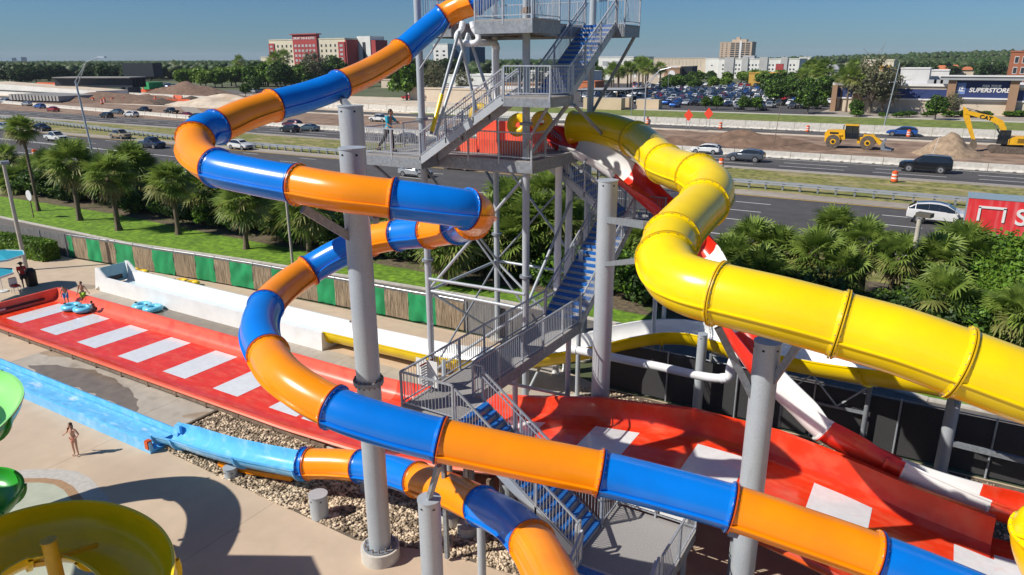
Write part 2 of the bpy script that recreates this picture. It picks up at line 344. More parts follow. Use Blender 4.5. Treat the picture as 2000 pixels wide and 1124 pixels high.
# painted lines: broken lane lines and solid edge lines, one mesh per line
def lane(t, x0, x1, dash=None, m='paint_w', wd=.16, t1=None, z=.004):
    b = MB(); t1 = t if t1 is None else t1
    f_ = lambda x: t+(t1-t)*(x-x0)/(x1-x0)
    if dash:
        x = x0
        while x < x1: b.sheet([(x, f_(x)-wd/2), (x+dash[0], f_(x)-wd/2), (x+dash[0], f_(x)+wd/2), (x, f_(x)+wd/2)], z, m); x += dash[1]
    else: b.sheet([(x0, t-wd/2), (x1, t1-wd/2), (x1, t1+wd/2), (x0, t+wd/2)], z, m)
    struct('lane_line', b, 0)
lane(81.2, -320, 120, m='paint_y', wd=.22)
for t in (76.9, 72.4, 67.9): lane(t, -60.4 if t < 77 else -60, 90, (3.6, 14), wd=.18)
lane(79.2, -320, -64, (3.6, 13)); lane(75.3, -320, -64, (3.6, 13))
lane(70.6, -320, -62, wd=.24); lane(72.3, -320, -112, wd=.2, t1=70.9); lane(64.7, -320, 90, (3.6, 13)); lane(61.3, -320, 120, wd=.2)
lane(103.3, -320, 120, wd=.2, m='paint_w')
lane(106.6, -320, 120, (8.5, 12), wd=.22); lane(110.2, -320, 120, (8.5, 12), wd=.22); lane(113.8, -320, 120, wd=.2)
lane(158.4, -140, 120, (3, 12), wd=.2)
# ------------------------------------------------ the park side
b = MB(); b.sheet([(-300, -60), (60, -60), (60, 28.1), (-12, 28.1), (-20, 30.6), (-40, 29.8), (-57, 28.3), (-90, 26.6), (-300, 22)], -.004, 'deck'); struct('pool_deck', b, 0)
b = MB(); b.sheet([(-300, 24), (-90, 27.2), (-57, 28.6), (-40, 30), (-20, 30.9), (60, 28.6), (60, 34.2), (1, 34.2), (-5, 35.9), (-22, 36.2), (-44.6, 34.6), (-57.5, 33.2), (-300, 32)], -.002, 'asphalt2'); struct('park_road', b, 0)
b = MB()
kp = [(-140, 33.2), (-57.5, 33.2), (-44.6, 34.6), (-22, 36.2), (-5, 35.9), (1, 34.2), (60, 34.2)]
for p, q in zip(kp, kp[1:]): b.beam((*p, .03), (*q, .03), .28, .14, 'kerb')
solo('road_kerb', b, 'pale concrete kerb between the park road and the mown lawn', 'kerb', kind='structure')
b = MB(); b.sheet([(-39, 15.4), (-25.4, 15.2), (-25.4, 18.3), (-39, 18.4)], .002, 'concrete'); b.sheet([(-46.3, 22.2), (-13.5, 22.2), (-13.5, 24.9), (-46.3, 24.9)], .002, 'concrete'); b.sheet([(-25.4, 17.5), (-12, 17.5), (-12, 18.3), (-25.4, 18.3)], .002, 'concrete')
struct('concrete_apron', b, 0)
def blob(name, L, z, m, wob=.12):
    pts = gp(L, z); out = []
    for i, (a, c_) in enumerate(zip(pts, pts[1:]+pts[:1])):
        for k in range(6):
            t = k/6; x = a[0]+(c_[0]-a[0])*t; y = a[1]+(c_[1]-a[1])*t
            nx = noise.noise(Vector((x*1.7, y*1.7, 3)))*wob; ny = noise.noise(Vector((x*1.7, y*1.7, 9)))*wob; out.append((x+nx, y+ny))
    b = MB(); b.sheet(out, z, m); struct(name, b, 0)
blob('puddle', [(50, 714), (110, 713), (185, 724), (228, 742), (258, 765), (268, 792), (272, 808), (250, 800), (180, 770), (100, 740)], .006, 'wet', .25)
blob('puddle', [(176, 702), (196, 698), (232, 708), (214, 714), (188, 712)], .006, 'wet')
blob('puddle', [(270, 738), (300, 733), (345, 746), (330, 758), (300, 752)], .006, 'wet')
blob('puddle', [(250, 600), (300, 590), (380, 604), (520, 650), (470, 660), (360, 632)], .006, 'wet', .3)
for (u, v, w_, h_) in ((20, 640, 60, 9), (120, 690, 45, 8), (395, 812, 40, 8), (520, 690, 70, 9), (640, 722, 50, 8), (170, 560, 26, 5)):
    blob('damp_patch', [(u-w_, v), (u-w_*.3, v-h_), (u+w_*.5, v-h_*.6), (u+w_, v+h_*.3), (u+w_*.2, v+h_), (u-w_*.5, v+h_*.8)], .004, 'damp', .2)
# splash pad with its two-tone rim
S0 = [(-60, 960), (0, 922), (60, 917), (110, 916), (150, 921), (178, 935), (200, 960), (222, 985), (250, 1010), (262, 1050), (262, 1124), (240, 1300), (-300, 1300)]
pad = gp(S0)
def inset(P, d):
    out = []; n = len(P); A = sum(P[i][0]*P[(i+1) % n][1]-P[(i+1) % n][0]*P[i][1] for i in range(n)); sg = 1 if A > 0 else -1
    for i in range(n):
        a, b_, c_ = Vector(P[i-1]), Vector(P[i]), Vector(P[(i+1) % n]); t = (b_-a).normalized()+(c_-b_).normalized(); t.normalize(); out.append((b_.x-t.y*d*sg, b_.y+t.x*d*sg))
    return out
for nm, d, z, m in (('splash_pad_rim', 0, .001, mat('pale_pad_rim', (.47, .44, .4), rough=.8, var=.1, scale=6)), ('splash_pad_band', .62, .005, mat('brown_pad_band', (.36, .22, .12), rough=.8, var=.1, scale=6)), ('splash_pad', .92, .009, mat('sage_splash_pad', (.43, .45, .35), rough=.6, var=.08, scale=1.5))):
    b = MB(); b.sheet(inset(pad, d), z, m); struct(nm, b, 0)
# river stones between the deck and the slides
b = MB(); ROCK = [(-25.3, 14.6), (-24, 14.2), (-14.2, 13.9), (-11.5, 14.8), (-9, 15.1), (-9, 13.9), (6, 13.9), (6, 17.6), (-25.3, 17.6)]
b.sheet(ROCK, .0, 'soil'); b.sheet([(-17.5, 22.4), (-12.2, 22.4), (-12.2, 28), (-17.5, 30)], .004, 'concrete'); b.sheet([(-12.2, 22.2), (60, 22.2), (60, 28), (-12.2, 28)], .0, 'soil'); struct('soil_bed', b, 0)
def inpoly(x, y, P):
    r = False; j = len(P)-1
    for i in range(len(P)):
        if (P[i][1] > y) != (P[j][1] > y) and x < (P[j][0]-P[i][0])*(y-P[i][1])/(P[j][1]-P[i][1])+P[i][0]: r = not r
        j = i
    return r
def np_mesh(name, V, F, mats, mi=None, smooth=False):
    me = bpy.data.meshes.new(name); V = np.asarray(V, dtype=np.float32); F = np.asarray(F, dtype=np.int32); k = F.shape[1]
    me.vertices.add(len(V)); me.vertices.foreach_set('co', V.ravel())
    me.loops.add(F.size); me.loops.foreach_set('vertex_index', F.ravel())
    me.polygons.add(len(F)); me.polygons.foreach_set('loop_start', np.arange(0, F.size, k, dtype=np.int32)); me.polygons.foreach_set('loop_total', np.full(len(F), k, dtype=np.int32))
    for m in mats: me.materials.append(M[m] if isinstance(m, str) else m)
    if mi is not None: me.polygons.foreach_set('material_index', np.asarray(mi, dtype=np.int32))
    if smooth: me.polygons.foreach_set('use_smooth', np.ones(len(F), dtype=bool))
    me.update(); return me
ib = bmesh.new(); bmesh.ops.create_icosphere(ib, subdivisions=1, radius=1); ib.verts.ensure_lookup_table()
IV = np.array([v.co[:] for v in ib.verts]); IF = np.array([[v.index for v in f.verts] for f in ib.faces])
def scatter_ico(pos, rad, zs=.62):
    n = len(pos); sc = rad[:, None]*rng.uniform(.65, 1.3, (n, 3)); sc[:, 2] *= zs
    th = rng.uniform(0, 6.28, n); V = IV[None]*(1+rng.uniform(-.2, .2, (n, len(IV), 1)))*sc[:, None, :]
    x = V[..., 0]*np.cos(th)[:, None]-V[..., 1]*np.sin(th)[:, None]; y = V[..., 0]*np.sin(th)[:, None]+V[..., 1]*np.cos(th)[:, None]
    V = np.stack([x, y, V[..., 2]], -1)+pos[:, None, :]
    return V.reshape(-1, 3), (IF[None]+np.arange(n)[:, None, None]*len(IV)).reshape(-1, 3)
P_ = []
while len(P_) < 24000:
    x = random.uniform(-25.2, 6); y = random.uniform(14, 17.55)
    if inpoly(x, y, ROCK) and noise.noise(Vector((x*.9, y*.9, 0))) > -.45 - (1 if y > 14.6 else 0): P_.append((x, y, random.uniform(-.01, .05)))
for _ in range(4000): P_.append((random.uniform(-13, 4), random.uniform(22.4, 27.8), random.uniform(0, .03)))
pos = np.array(P_); V, F = scatter_ico(pos, rng.uniform(.03, .075, len(pos)))
o = bpy.data.objects.new('river_stones', np_mesh('river_stones', V, F, ['stone'], smooth=True)); col.objects.link(o); setp(o, 'loose tan and grey river stones under the slides', 'stones', kind='stuff')
b = MB(); b.beam((-25.3, 17.62, .05), (-13, 17.62, .05), .34, .2, 'kerb'); b.beam((-25.38, 14.5, .03), (-25.38, 17.6, .03), .12, .12, 'soil')
struct('stone_bed_kerb', b)

# ================================================= STAIR TOWER
T = thing('stair_tower', 'galvanised steel stair tower with blue-edged treads rising between the water slides', 'stair tower', (-16.6, 27.4, 0))
TX0, TX1, TY0, TY1 = -19.3, -14.2, 24.75, 30.6
def tcol(x, y, z0, z1, r=.15):
    b = MB(); b.cyl((x, y, z0), (x, y, z1), r, 'galv', n=18)
    z = 5.9
    while z < z1: b.cyl((x, y, z-.05), (x, y, z+.05), r*1.75, 'galv_d', n=18); z += 6.2
    b.cyl((x, y, 0), (x, y, .12), .45, 'kerb', n=16); part('column', b, T)
for x in (TX0, TX1):
    for y in (TY0, TY1): tcol(x, y, 0, 21)
def railing(pts, parent=T, h=1.07, kick=.12, name='railing', bal=.12, post=1.5):
    """welded guard rail: top rail, bottom rail, round posts and thin balusters along a line of deck-edge points"""
    b = MB(); P = [Vector(p) for p in pts]; up = Vector((0, 0, 1))
    for p, q in zip(P, P[1:]):
        L = (q-p).length; n = max(1, round(L/post)); t = (q-p)/L
        b.beam(p+up*h, q+up*h, .055, .05, 'rail'); b.beam(p+up*kick, q+up*kick, .035, .035, 'rail')
        for i in range(0 if p is P[0] else 1, n+1):
            c_ = p+t*L*i/n; b.beam(c_-up*.18, c_+up*h, .06, .06, 'rail', up=(t.x, t.y, 0.001))
        m = int(L/bal)
        for i in range(1, m):
            c_ = p+t*L*i/m; b.beam(c_+up*kick, c_+up*(h-.02), .014, .014, 'rail', up=(t.x, t.y, 0.001))
    return part(name, b, parent, ang=0)
def deck(x0, x1, y0, y1, z, m='grip', parent=T, name='platform', f=.28):
    b = MB(); b.box(((x0+x1)/2, (y0+y1)/2, z-.03), (x1-x0, y1-y0, .06), m)
    for y in (y0+.04, y1-.04): b.box(((x0+x1)/2, y, z-.06-f/2), (x1-x0, .08, f), 'galv_d')
    for x in (x0+.04, x1-.04): b.box((x, (y0+y1)/2, z-.062-f/2), (.08, y1-y0-.17, f), 'galv_d')
    n = int((x1-x0)/1.2)
    for i in range(1, n): b.box((x0+(x1-x0)*i/n, (y0+y1)/2, z-.07-f*.4), (.07, y1-y0-.2, f*.7), 'rust')
    return part(name, b, parent, ang=0)
def flight(p0, p1, width, n, parent=T, blue_top=False, rails=(1, 1), mt='tread', name='stair_flight', back_open=True):
    """p0 bottom, p1 top: centre of the nosing line; treads span the width"""
    p0, p1 = Vector(p0), Vector(p1); d = p1-p0; h = Vector((d.x, d.y, 0)); run = h.length; h.normalize(); sd = Vector((h.y, -h.x, 0)); rise = d.z/n; go = run/n
    b = MB(); rz = math.atan2(sd.y, sd.x)
    for i in range(n):
        c_ = p0+h*(go*(i+.5))+Vector((0, 0, rise*(i+1)-.03))
        b.box(c_, (width, go*.98, .05), mt, rz=rz)
        b.box(c_-h*(go*.5-.08)+Vector((0, 0, .002)), (width*.995, .17, .058), 'tread_blue', rz=rz)
        b.box(c_-h*(go*.5-.01)+Vector((0, 0, -rise/2)), (width*.99, .015, rise-.05), mt, rz=rz); b.box(c_-h*(go*.5-.004)+Vector((0, 0, -.045)), (width*.995, .012, .05), 'tread_blue', rz=rz)
    fl = part(name, b, parent, ang=0)
    for s_ in (-1, 1):
        b = MB(); o_ = sd*(width/2+.03)*s_; b.beam(p0+o_+Vector((0, 0, -.12)), p1+o_+Vector((0, 0, -.12)), .06, .28, 'galv'); part('stringer', b, fl, ang=0)
    for s_, on in ((-1, rails[0]), (1, rails[1])):
        if on: 
            o_ = sd*(width/2+.03)*s_; railing([p0+o_, p1+o_], fl, h=.98, kick=.1)
            # the extra hand rail on the inner face
            b = MB(); q = sd*(width/2-.05)*s_; b.cyl(p0+q+Vector((0, 0, .86)), p1+q+Vector((0, 0, .86)), .022, 'rail', n=6); part('handrail', b, fl)
    return fl
# level A: landing by the ground, level B: walkway, C: back landing, D: slide platform, E: turn landing, F: top deck
ZA, ZB, ZC, ZD, ZE, ZF = 2.0, 4.9, 7.95, 10.7, 13.2, 15.85
deck(-6.72, -4.35, 14.3, 17.15, ZA)
deck(-12.5, -10.97, 14.5, 23.35, ZB, f=.34); deck(-10.97, -10.6, 14.5, 16.05, ZB, f=.34)
b = MB()
for y in (14.6, 16): b.beam((-11.1, y, 4.6), (-11.1, y, .1), .12, .12, 'galv_d')
part('brace', b, T, ang=0)
flight((-6.72, 15.25, ZA), (-10.6, 15.25, ZB), 1.35, 16)
flight((-11.77, 23.35, ZB), (-11.77, 28.35, ZC), 1.5, 17)
deck(-12.6, -9.6, 28.35, 30.1, ZC)
flight((-12.0, 29.2, ZC), (-16.2, 29.2, ZD), 1.3, 15)
deck(-21.4, -13.75, 24.45, 28.4, ZD, f=.42); deck(-21.4, -16.25, 28.4, 31.4, ZD, f=.42); deck(-21.4, -18.3, 23.3, 24.45, ZD, f=.42)
flight((-18.3, 23.85, ZD), (-14.35, 23.85, ZE), 1.1, 14)
deck(-14.35, -12.35, 23.25, 25.1, ZE, f=.3)
flight((-13.25, 25.1, ZE), (-13.25, 29.3, ZF), 1.3, 15)
deck(-15.3, -12.9, 22.9, 25.0, ZF, f=.42); deck(-19.6, -14.0, 25.0, 31.0, ZF, f=.42); deck(-14.0, -12.15, 29.3, 31.0, ZF, f=.42)
flight((-6.9, 14.2, 0), (-6.9, 14.3, ZA), .01, 1, rails=(0, 0)) if False else None
flight((-5.5, 11.6, .3), (-5.5, 14.3, ZA), 2.0, 10)
# guard rails
railing([(-6.7, 14.32, ZA), (-6.7, 14.55, ZA)]); railing([(-6.7, 16.0, ZA), (-6.7, 17.12, ZA), (-4.38, 17.12, ZA), (-4.38, 14.3, ZA)])
railing([(-10.65, 14.52, ZB), (-12.47, 14.52, ZB), (-12.47, 23.3, ZB)]); railing([(-10.65, 16.03, ZB), (-10.99, 16.03, ZB), (-10.99, 23.3, ZB)])
railing([(-9.62, 28.4, ZC), (-9.62, 30.08, ZC), (-12.5, 30.08, ZC)]); railing([(-10.95, 28.37, ZC), (-9.62, 28.37, ZC)])
railing([(-18.3, 23.32, ZD), (-21.38, 23.32, ZD), (-21.38, 31.38, ZD), (-16.3, 31.38, ZD)], post=1.3); railing([(-18.25, 24.47, ZD), (-13.8, 24.47, ZD), (-13.8, 25.6, ZD)])
railing([(-14.3, 23.27, ZE), (-12.38, 23.27, ZE), (-12.38, 25.08, ZE)]); railing([(-14.33, 24.45, ZE), (-14.33, 25.08, ZE), (-13.95, 25.08, ZE)])
railing([(-15.28, 24.9, ZF), (-15.28, 22.92, ZF), (-12.93, 22.92, ZF), (-12.93, 24.98, ZF), (-13.98, 24.98, ZF), (-13.98, 29.28, ZF)]); railing([(-17.6, 25.02, ZF), (-19.58, 25.02, ZF), (-19.58, 30.98, ZF), (-12.17, 30.98, ZF), (-12.17, 29.32, ZF), (-12.5, 29.32, ZF)])
# cross bracing between the columns, as in the photograph: struts and diagonals
def brace(p, q, r=.06, m='galv'):
    b = MB(); b.cyl(p, q, r, m, n=10); part('brace', b, T)
a_, b_, c_, d_ = (TX0, TY0), (TX1, TY0), (TX1, TY1), (TX0, TY1)
for (p, q) in ((a_, b_), (b_, c_), (c_, d_), (d_, a_)):
    for z0, z1 in ((.4, 4.4), (4.5, 10.1)):
        brace((*p, z0), (*q, z1), .065)
        if (z0 > 4 and p in (a_, c_)) or (z0 < 1 and p == d_): brace((*q, z0), (*p, z1), .05, 'galv_d')
    brace((*p, 4.45), (*q, 4.45), .07)
    brace((*p, 10.2), (*q, 10.2), .09, 'galv_d')
brace((TX0, TY0, 10.9), (TX1, TY1, 15.2), .05); brace((TX1, TY1, 12), (TX1+1.9, TY1+.2, 15.4), .07, 'galv_d'); brace((-12.5, 25.0, ZE-.3), (-14.1, 24.9, 10.9), .08, 'galv_d')
brace((-12.5, 23.4, ZE-.3), (-14.2, 24.6, 11.2), .06, 'galv_d'); brace((-12.2, 24.9, ZE-.35), (-12.9, 30.3, 10.8), .07, 'galv_d')
brace((-21.2, 23.5, ZD-.4), (TX0, TY0, 8.2), .08, 'galv_d'); brace((-21.2, 31.2, ZD-.4), (TX0, TY1, 8.2), .08, 'galv_d')
brace((TX1, TY1, 10.4), (-12.0, 25.2, 10.35), .06)
# diagonal legs under the start of the closed slide (two pairs, one with a yellow sleeve)
b = MB()
pa, pb, pc, pd = g(838, 305, 10.9), g(852, 300, 10.9), g(940, 230, 12), g(955, 215, 12.2)
top1, top2 = dp(896, 62, 27.2), dp(914, 66, 27.6)
e1 = dp(842, 262, 26.6); e2 = dp(850, 265, 27.2)
for p, q in ((top1, e1), (top2, e2), (top1, dp(930, 215, 28.5)), (top2, dp(965, 215, 28.5))):
    b = MB(); b.cyl(p, q, .065, 'galv_d' if q in (e1,) else 'galv', n=10); part('brace', b, T)
b = MB(); b.cyl(e1.lerp(top1, .02), e1.lerp(top1, .38), .085, 'yellow', n=12); part('yellow_sleeve', b, T)
brace(dp(820, 135, 29.2), dp(880, 45, 27.8), .035)
# flood lamp on the front column, notice boards on the rails
lp = dp(1030, 20, 26.3)
b = MB(); b.box(lp, (.42, .3, .2), 'rust', rz=R(-31), top=.8); b.beam(lp, (TX1, TY0, lp.z), .06, .06, 'galv'); part('flood_lamp', b, T, ang=0)
def board(p, q, z0, z1, n, hdr=True):
    p, q = Vector((*p, 0)), Vector((*q, 0)); b = MB(); c_ = (p+q)/2; L = (q-p).length; rz = math.atan2((q-p).y, (q-p).x)
    b.box((c_.x, c_.y, (z0+z1)/2), (L, .025, z1-z0), 'board')
    o = part('notice_board', b, T, ang=0); nrm = Vector((math.sin(rz), -math.cos(rz), 0)); b = MB(); t = (q-p).normalized()
    for i in range(n):
        zz = z1-(i+1)*(z1-z0)/(n+1); wd = L*(.8 if i == 0 else random.uniform(.45, .8)); m = 'lamp_red' if i == 0 and hdr else 'print_grey'
        for sgn in (1, -1): b.box((c_.x+nrm.x*.015*sgn, c_.y+nrm.y*.015*sgn, zz), (wd, .004, (z1-z0)/(n+1)*.45), m, rz=rz)
    part('print', b, o, ang=0)
M['board'] = mat('board_white', (.72, .72, .7), rough=.5, var=.05); M['print_grey'] = mat('print_grey', (.45, .44, .46), rough=.6, var=.2)
board((-12.44, 15.3), (-12.44, 16.1), ZB+.15, ZB+1.0, 9); board((-6.4, 17.08), (-5.55, 17.08), ZA+.2, ZA+.95, 5); board((-5.4, 17.08), (-4.6, 17.08), ZA+.2, ZA+.95, 5)
# walkway supports
for (x, y, z) in ((-12.1, 16.2, 4.6), (-11.3, 16.0, 4.6), (-12.2, 20.5, 4.6), (-11.2, 22.8, 4.6), (-12.3, 26.0, 7.0), (-9.9, 29.9, 7.6), (-9.9, 28.6, 7.6)):
    b = MB(); b.cyl((x, y, 0), (x, y, z), .1, 'galv', n=12); b.cyl((x, y, 0), (x, y, .35), .34, 'kerb', n=18); part('column', b, T)
for (x, y, z) in ((-11.1, 18.0, 3.0), (-6.5, 14.6, 1.7), (-4.6, 17.0, 1.7), (-4.6, 14.6, 1.7), (-6.5, 16.9, 1.7)):
    b = MB(); b.cyl((x, y, 0), (x, y, z), .22 if z > 2 else .08, 'galv', n=14); part('column', b, T)
brace((-11.2, 22.8, 2.0), (-12.3, 18.2, 4.4), .06); brace((-12.35, 16.4, 4.4), (-18.5, 24.6, 1.2), .08)
brace(dp(838, 545, 30), dp(1025, 575, 28.7), .07)
# ================================================= WATER SLIDES
def tube_slide(root, ctrl, r, kind, n=8, flange=.058, seam=.06):
    """closed flume: ctrl = (point, section colour or None); every coloured point starts a bolted section"""
    path, idx = catmull([c[0] for c in ctrl], n); fr = frames_of(path); starts = [(i, c[1]) for i, c in zip(idx, ctrl) if c[1]]
    N = 32
    for k, (i0, cl) in enumerate(starts):
        i1 = starts[k+1][0] if k+1 < len(starts) else len(path)-1
        if i1 <= i0: continue
        P = path[i0:i1+1]; F_ = fr[i0:i1+1]; b = MB(); ed = cl+'_edge' if cl+'_edge' in M else cl
        t0 = (P[1]-P[0]).normalized()*.012; t1 = (P[-1]-P[-2]).normalized()*.012
        P = [P[0]+t0]+P[1:-1]+[P[-1]-t1]
        prof = [(r*math.cos(2*math.pi*j/N), r*math.sin(2*math.pi*j/N)) for j in range(N)]
        b.sweep(P, F_, prof, cl)
        # bell-shaped bolted end flanges
        for (c_, f_, d) in ((P[0], F_[0], (P[1]-P[0]).normalized()), (P[-1], F_[-1], (P[-2]-P[-1]).normalized())):
            rings = [(0, r-.03), (0, r+flange), (.028, r+flange), (.03, r+flange*.35), (.10, r+.004)]
            vs = []
            for (dd, rr) in rings:
                for j in range(N): vs.append(c_+d*dd+f_[0]*rr*math.cos(2*math.pi*j/N)+f_[1]*rr*math.sin(2*math.pi*j/N))
            for q in range(4):
                fs = [(q*N+j, q*N+(j+1) % N, (q+1)*N+(j+1) % N, (q+1)*N+j) for j in range(N)]
                b.add(vs, fs, ed if q < 2 else cl)
            for q in range(20):
                a = 2*math.pi*q/20; p_ = c_+(f_[0]*math.cos(a)+f_[1]*math.sin(a))*(r+flange*.6); b.cyl(p_+d*.028, p_+d*.048, .013, 'galv_d', n=5)
        # the lengthwise seam where the upper and lower half are bolted together
        for s_ in (-1, 1):
            a = R(-12) if s_ > 0 else R(192)
            ca_, sa_ = math.cos(a), math.sin(a); o0, o1 = r-.01, r+seam; w_ = .016
            pr = [(o0*ca_+w_*sa_*-1, o0*sa_-w_*ca_*-1), (o1*ca_-w_*sa_, o1*sa_+w_*ca_), (o1*ca_+w_*sa_, o1*sa_-w_*ca_), (o0*ca_+w_*sa_, o0*sa_-w_*ca_)]
            b.sweep(P, F_, pr, cl)
        # bolts along the flange
        o = part('tube_section', b, root, ang=50)
    return path, fr, idx
def u_slide(root, ctrl, r, n=8, th=.035, lip=.07, h=0., outer=None, name='flume_section', bank=None, a0=180, a1=360, inner_edge=None, asym=(0, 0)):
    """open flume: a half round trough with rolled lips; ctrl = (point of the lip line, colour or None)"""
    path, idx = catmull([c[0] for c in ctrl], n)
    bk = None
    if bank: bk = np.interp(range(len(path)), idx, bank)
    fr = frames_of(path, bk); starts = [(i, c[1]) for i, c in zip(idx, ctrl) if c[1]]; N = 14
    ang = [R(a0+(a1-a0)*j/N) for j in range(N+1)]
    inn = [(r*math.cos(a), r*math.sin(a)) for a in ang]; out = [((r+th)*math.cos(a), (r+th)*math.sin(a)) for a in ang[::-1]]
    la, lb = asym
    inn = [(inn[0][0]-lip, inn[0][1]+la+.01), (inn[0][0], inn[0][1]+la)]+inn+[(inn[-1][0], inn[-1][1]+lb), (inn[-1][0]+lip, inn[-1][1]+lb+.01)]
    out = [(out[0][0]-th+lip, out[0][1]+lb-.05), (out[0][0], out[0][1]+lb-.05)]+out+[(out[-1][0], out[-1][1]+la-.05), (out[-1][0]+th-lip, out[-1][1]+la-.05)]
    prof = inn+out
    for k, (i0, cl) in enumerate(starts):
        i1 = starts[k+1][0] if k+1 < len(starts) else len(path)-1
        if i1 <= i0: continue
        P = list(path[i0:i1+1]); P[0] = P[0].lerp(P[1], .002); P[-1] = P[-1].lerp(P[-2], .002)
        b = MB(); oc = outer or cl
        ml = [cl]*(len(inn)-1)+[oc]*(len(out)+1)
        b.sweep(P, fr[i0:i1+1], prof, ml, cap=True)
        for (c_, f_, d) in ((P[0], fr[i0], (P[1]-P[0]).normalized()), (P[-1], fr[i1], (P[-2]-P[-1]).normalized())):
            vs = []
            for (dd, rr) in ((0, r+th), (0, r+th+.09), (.05, r+th+.09), (.05, r+th)):
                for a in ang: vs.append(c_+d*dd+f_[0]*rr*math.cos(a)+f_[1]*rr*math.sin(a))
            K = N+1
            for q in range(3): b.add(vs, [(q*K+j, q*K+j+1, (q+1)*K+j+1, (q+1)*K+j) for j in range(N)], oc)
        part(name, b, root, ang=50)
    return path, fr, idx
# ---- the big blue and orange closed slide
OB = thing('tube_slide', 'long twisting closed water slide in alternating orange and blue sections', 'water slide', dp(860, 860, 15.3))
L = [((985, -40, 26.6), 'blue'), ((957, -16, 27.2), None), ((929, 4, 27.5), 'orange'), ((899, 15, 27.9), None), ((866, 33, 28.1), 'blue'), ((825, 66, 27.8), None), ((783, 102, 27.3), 'orange'), ((724, 139, 25.9), None),
     ((662, 167, 24.2), 'blue'), ((597, 190, 23.2), None), ((533, 207, 22.2), 'orange'), ((470, 228, 21.3), None), ((423, 249, 20.5), 'blue'), ((398, 255, 20.1), None), ((381, 272, 19.6), 'orange'), ((384, 299, 19.0), None),
     ((423, 328, 18.2), 'blue'), ((500, 346, 17.7), None), ((581, 361, 17.3), 'orange'), ((672, 377, 16.9), None), ((769, 389, 16.9), 'blue'), ((845, 399, 16.95), None), ((912, 409, 17.2), 'orange'), ((930, 417, 17.8), None),
     ((922, 431, 18.7), 'blue'), ((893, 443, 19.9), 'orange'), ((838, 453, 21.0), 'blue'), ((777, 459, 21.7), 'orange'), ((723, 470, 22.2), 'blue'), ((665, 494, 22.5), None), ((603, 529, 22.5), 'orange'), ((558, 560, 21.6), None),
     ((519, 600, 20.2), 'blue'), ((506, 645, 18.6), None), ((524, 692, 17.3), 'orange'), ((565, 744, 16.1), None), ((652, 796, 15.5), 'blue'), ((755, 832, 15.3), None), ((861, 860, 15.2), 'orange'), ((1015, 893, 15.1), None),
     ((1173, 925, 15.0), 'blue'), ((1300, 956, 14.8), None), ((1428, 991, 14.5), 'orange'), ((1565, 1037, 14.2), None), ((1710, 1088, 13.9), 'blue'), ((1860, 1147, 13.6), None), ((2040, 1225, 13.2), 'orange'), ((2200, 1300, 13), None)]
ob_path, ob_fr, ob_idx = tube_slide(OB, [(dp(*p), c_) for p, c_ in L], .465, 'ob')
# ---- the lower end of the blue and orange slide: closed tube, then the open run-out
OL = thing('tube_slide', 'lower blue and orange tube emptying into a light blue open run-out channel', 'water slide', g(650, 950))
L = [((1120, 1280, 5.6), 'orange'), ((1100, 1180, 4.7), None), ((1040, 1062, 3.75), 'blue'), ((998, 1020, 3.35), None), ((941, 989, 2.9), 'orange'), ((880, 960, 2.4), None), ((815, 937, 2.0), 'blue'), ((760, 920, 1.75), None), ((703, 911, 1.5), 'orange'), ((655, 907, 1.35), None), ((604, 906, 1.2), 'blue'), ((590, 905, 1.18), None)]
tube_slide(OL, [(g(*p), c_) for p, c_ in L], .52, 'ob')
L = [((596, 903, 1.25), 'sky_fg'), ((545, 893, 1.15), None), ((480, 880, 1.05), 'sky_fg'), ((415, 864, .88), None), ((360, 847, .7), 'sky_fg'), ((322, 838, .6), None)]
u_slide(OL, [(g(*p), c_) for p, c_ in L], .54, outer='sky_fg')
L = [((575, 912, .6), 'orange'), ((490, 898, .52), None), ((435, 884, .46), None)]
up, uf, _i = catmull([g(*p) for p, c_ in L], 8)[0], None, 0
b = MB(); b.sweep(up, frames_of(up), [(-.3, -.42), (.3, -.42), (.3, -.24), (-.3, -.24)], 'orange', cap=True); part('cradle', b, OL)
b = MB()
rx0, rx1, ry0, ry1 = -60, -24.6, 13.8, 15.05
ym = (ry0+ry1)/2
pr = [(-.66, .46), (-.58, .48), (-.52, .16), (-.44, .1), (.44, .1), (.52, .16), (.58, .48), (.66, .46), (.66, 0), (-.66, 0)]
pth = [Vector((x, ym, .0)) for x in (rx0, -50, -40, -30, rx1)]
b.sweep(pth, [(Vector((0, -1, 0)), Vector((0, 0, 1)))]*5, pr, ['sky_fg']*10, cap=True); part('run_out_channel', b, OL)
b = MB(); b.sheet([(rx0, ym-.5), (rx1-.3, ym-.48), (rx1-.3, ym+.48), (rx0, ym+.5)], .22, 'water'); part('water', b, OL, ang=0)
b = MB(); b.box((-24.75, ym-.6, .35), (.2, .2, .35), 'orange_edge'); b.box((-24.6, ym+.62, .5), (.3, .12, .3), 'sky_fg'); part('end_joint', b, OL)
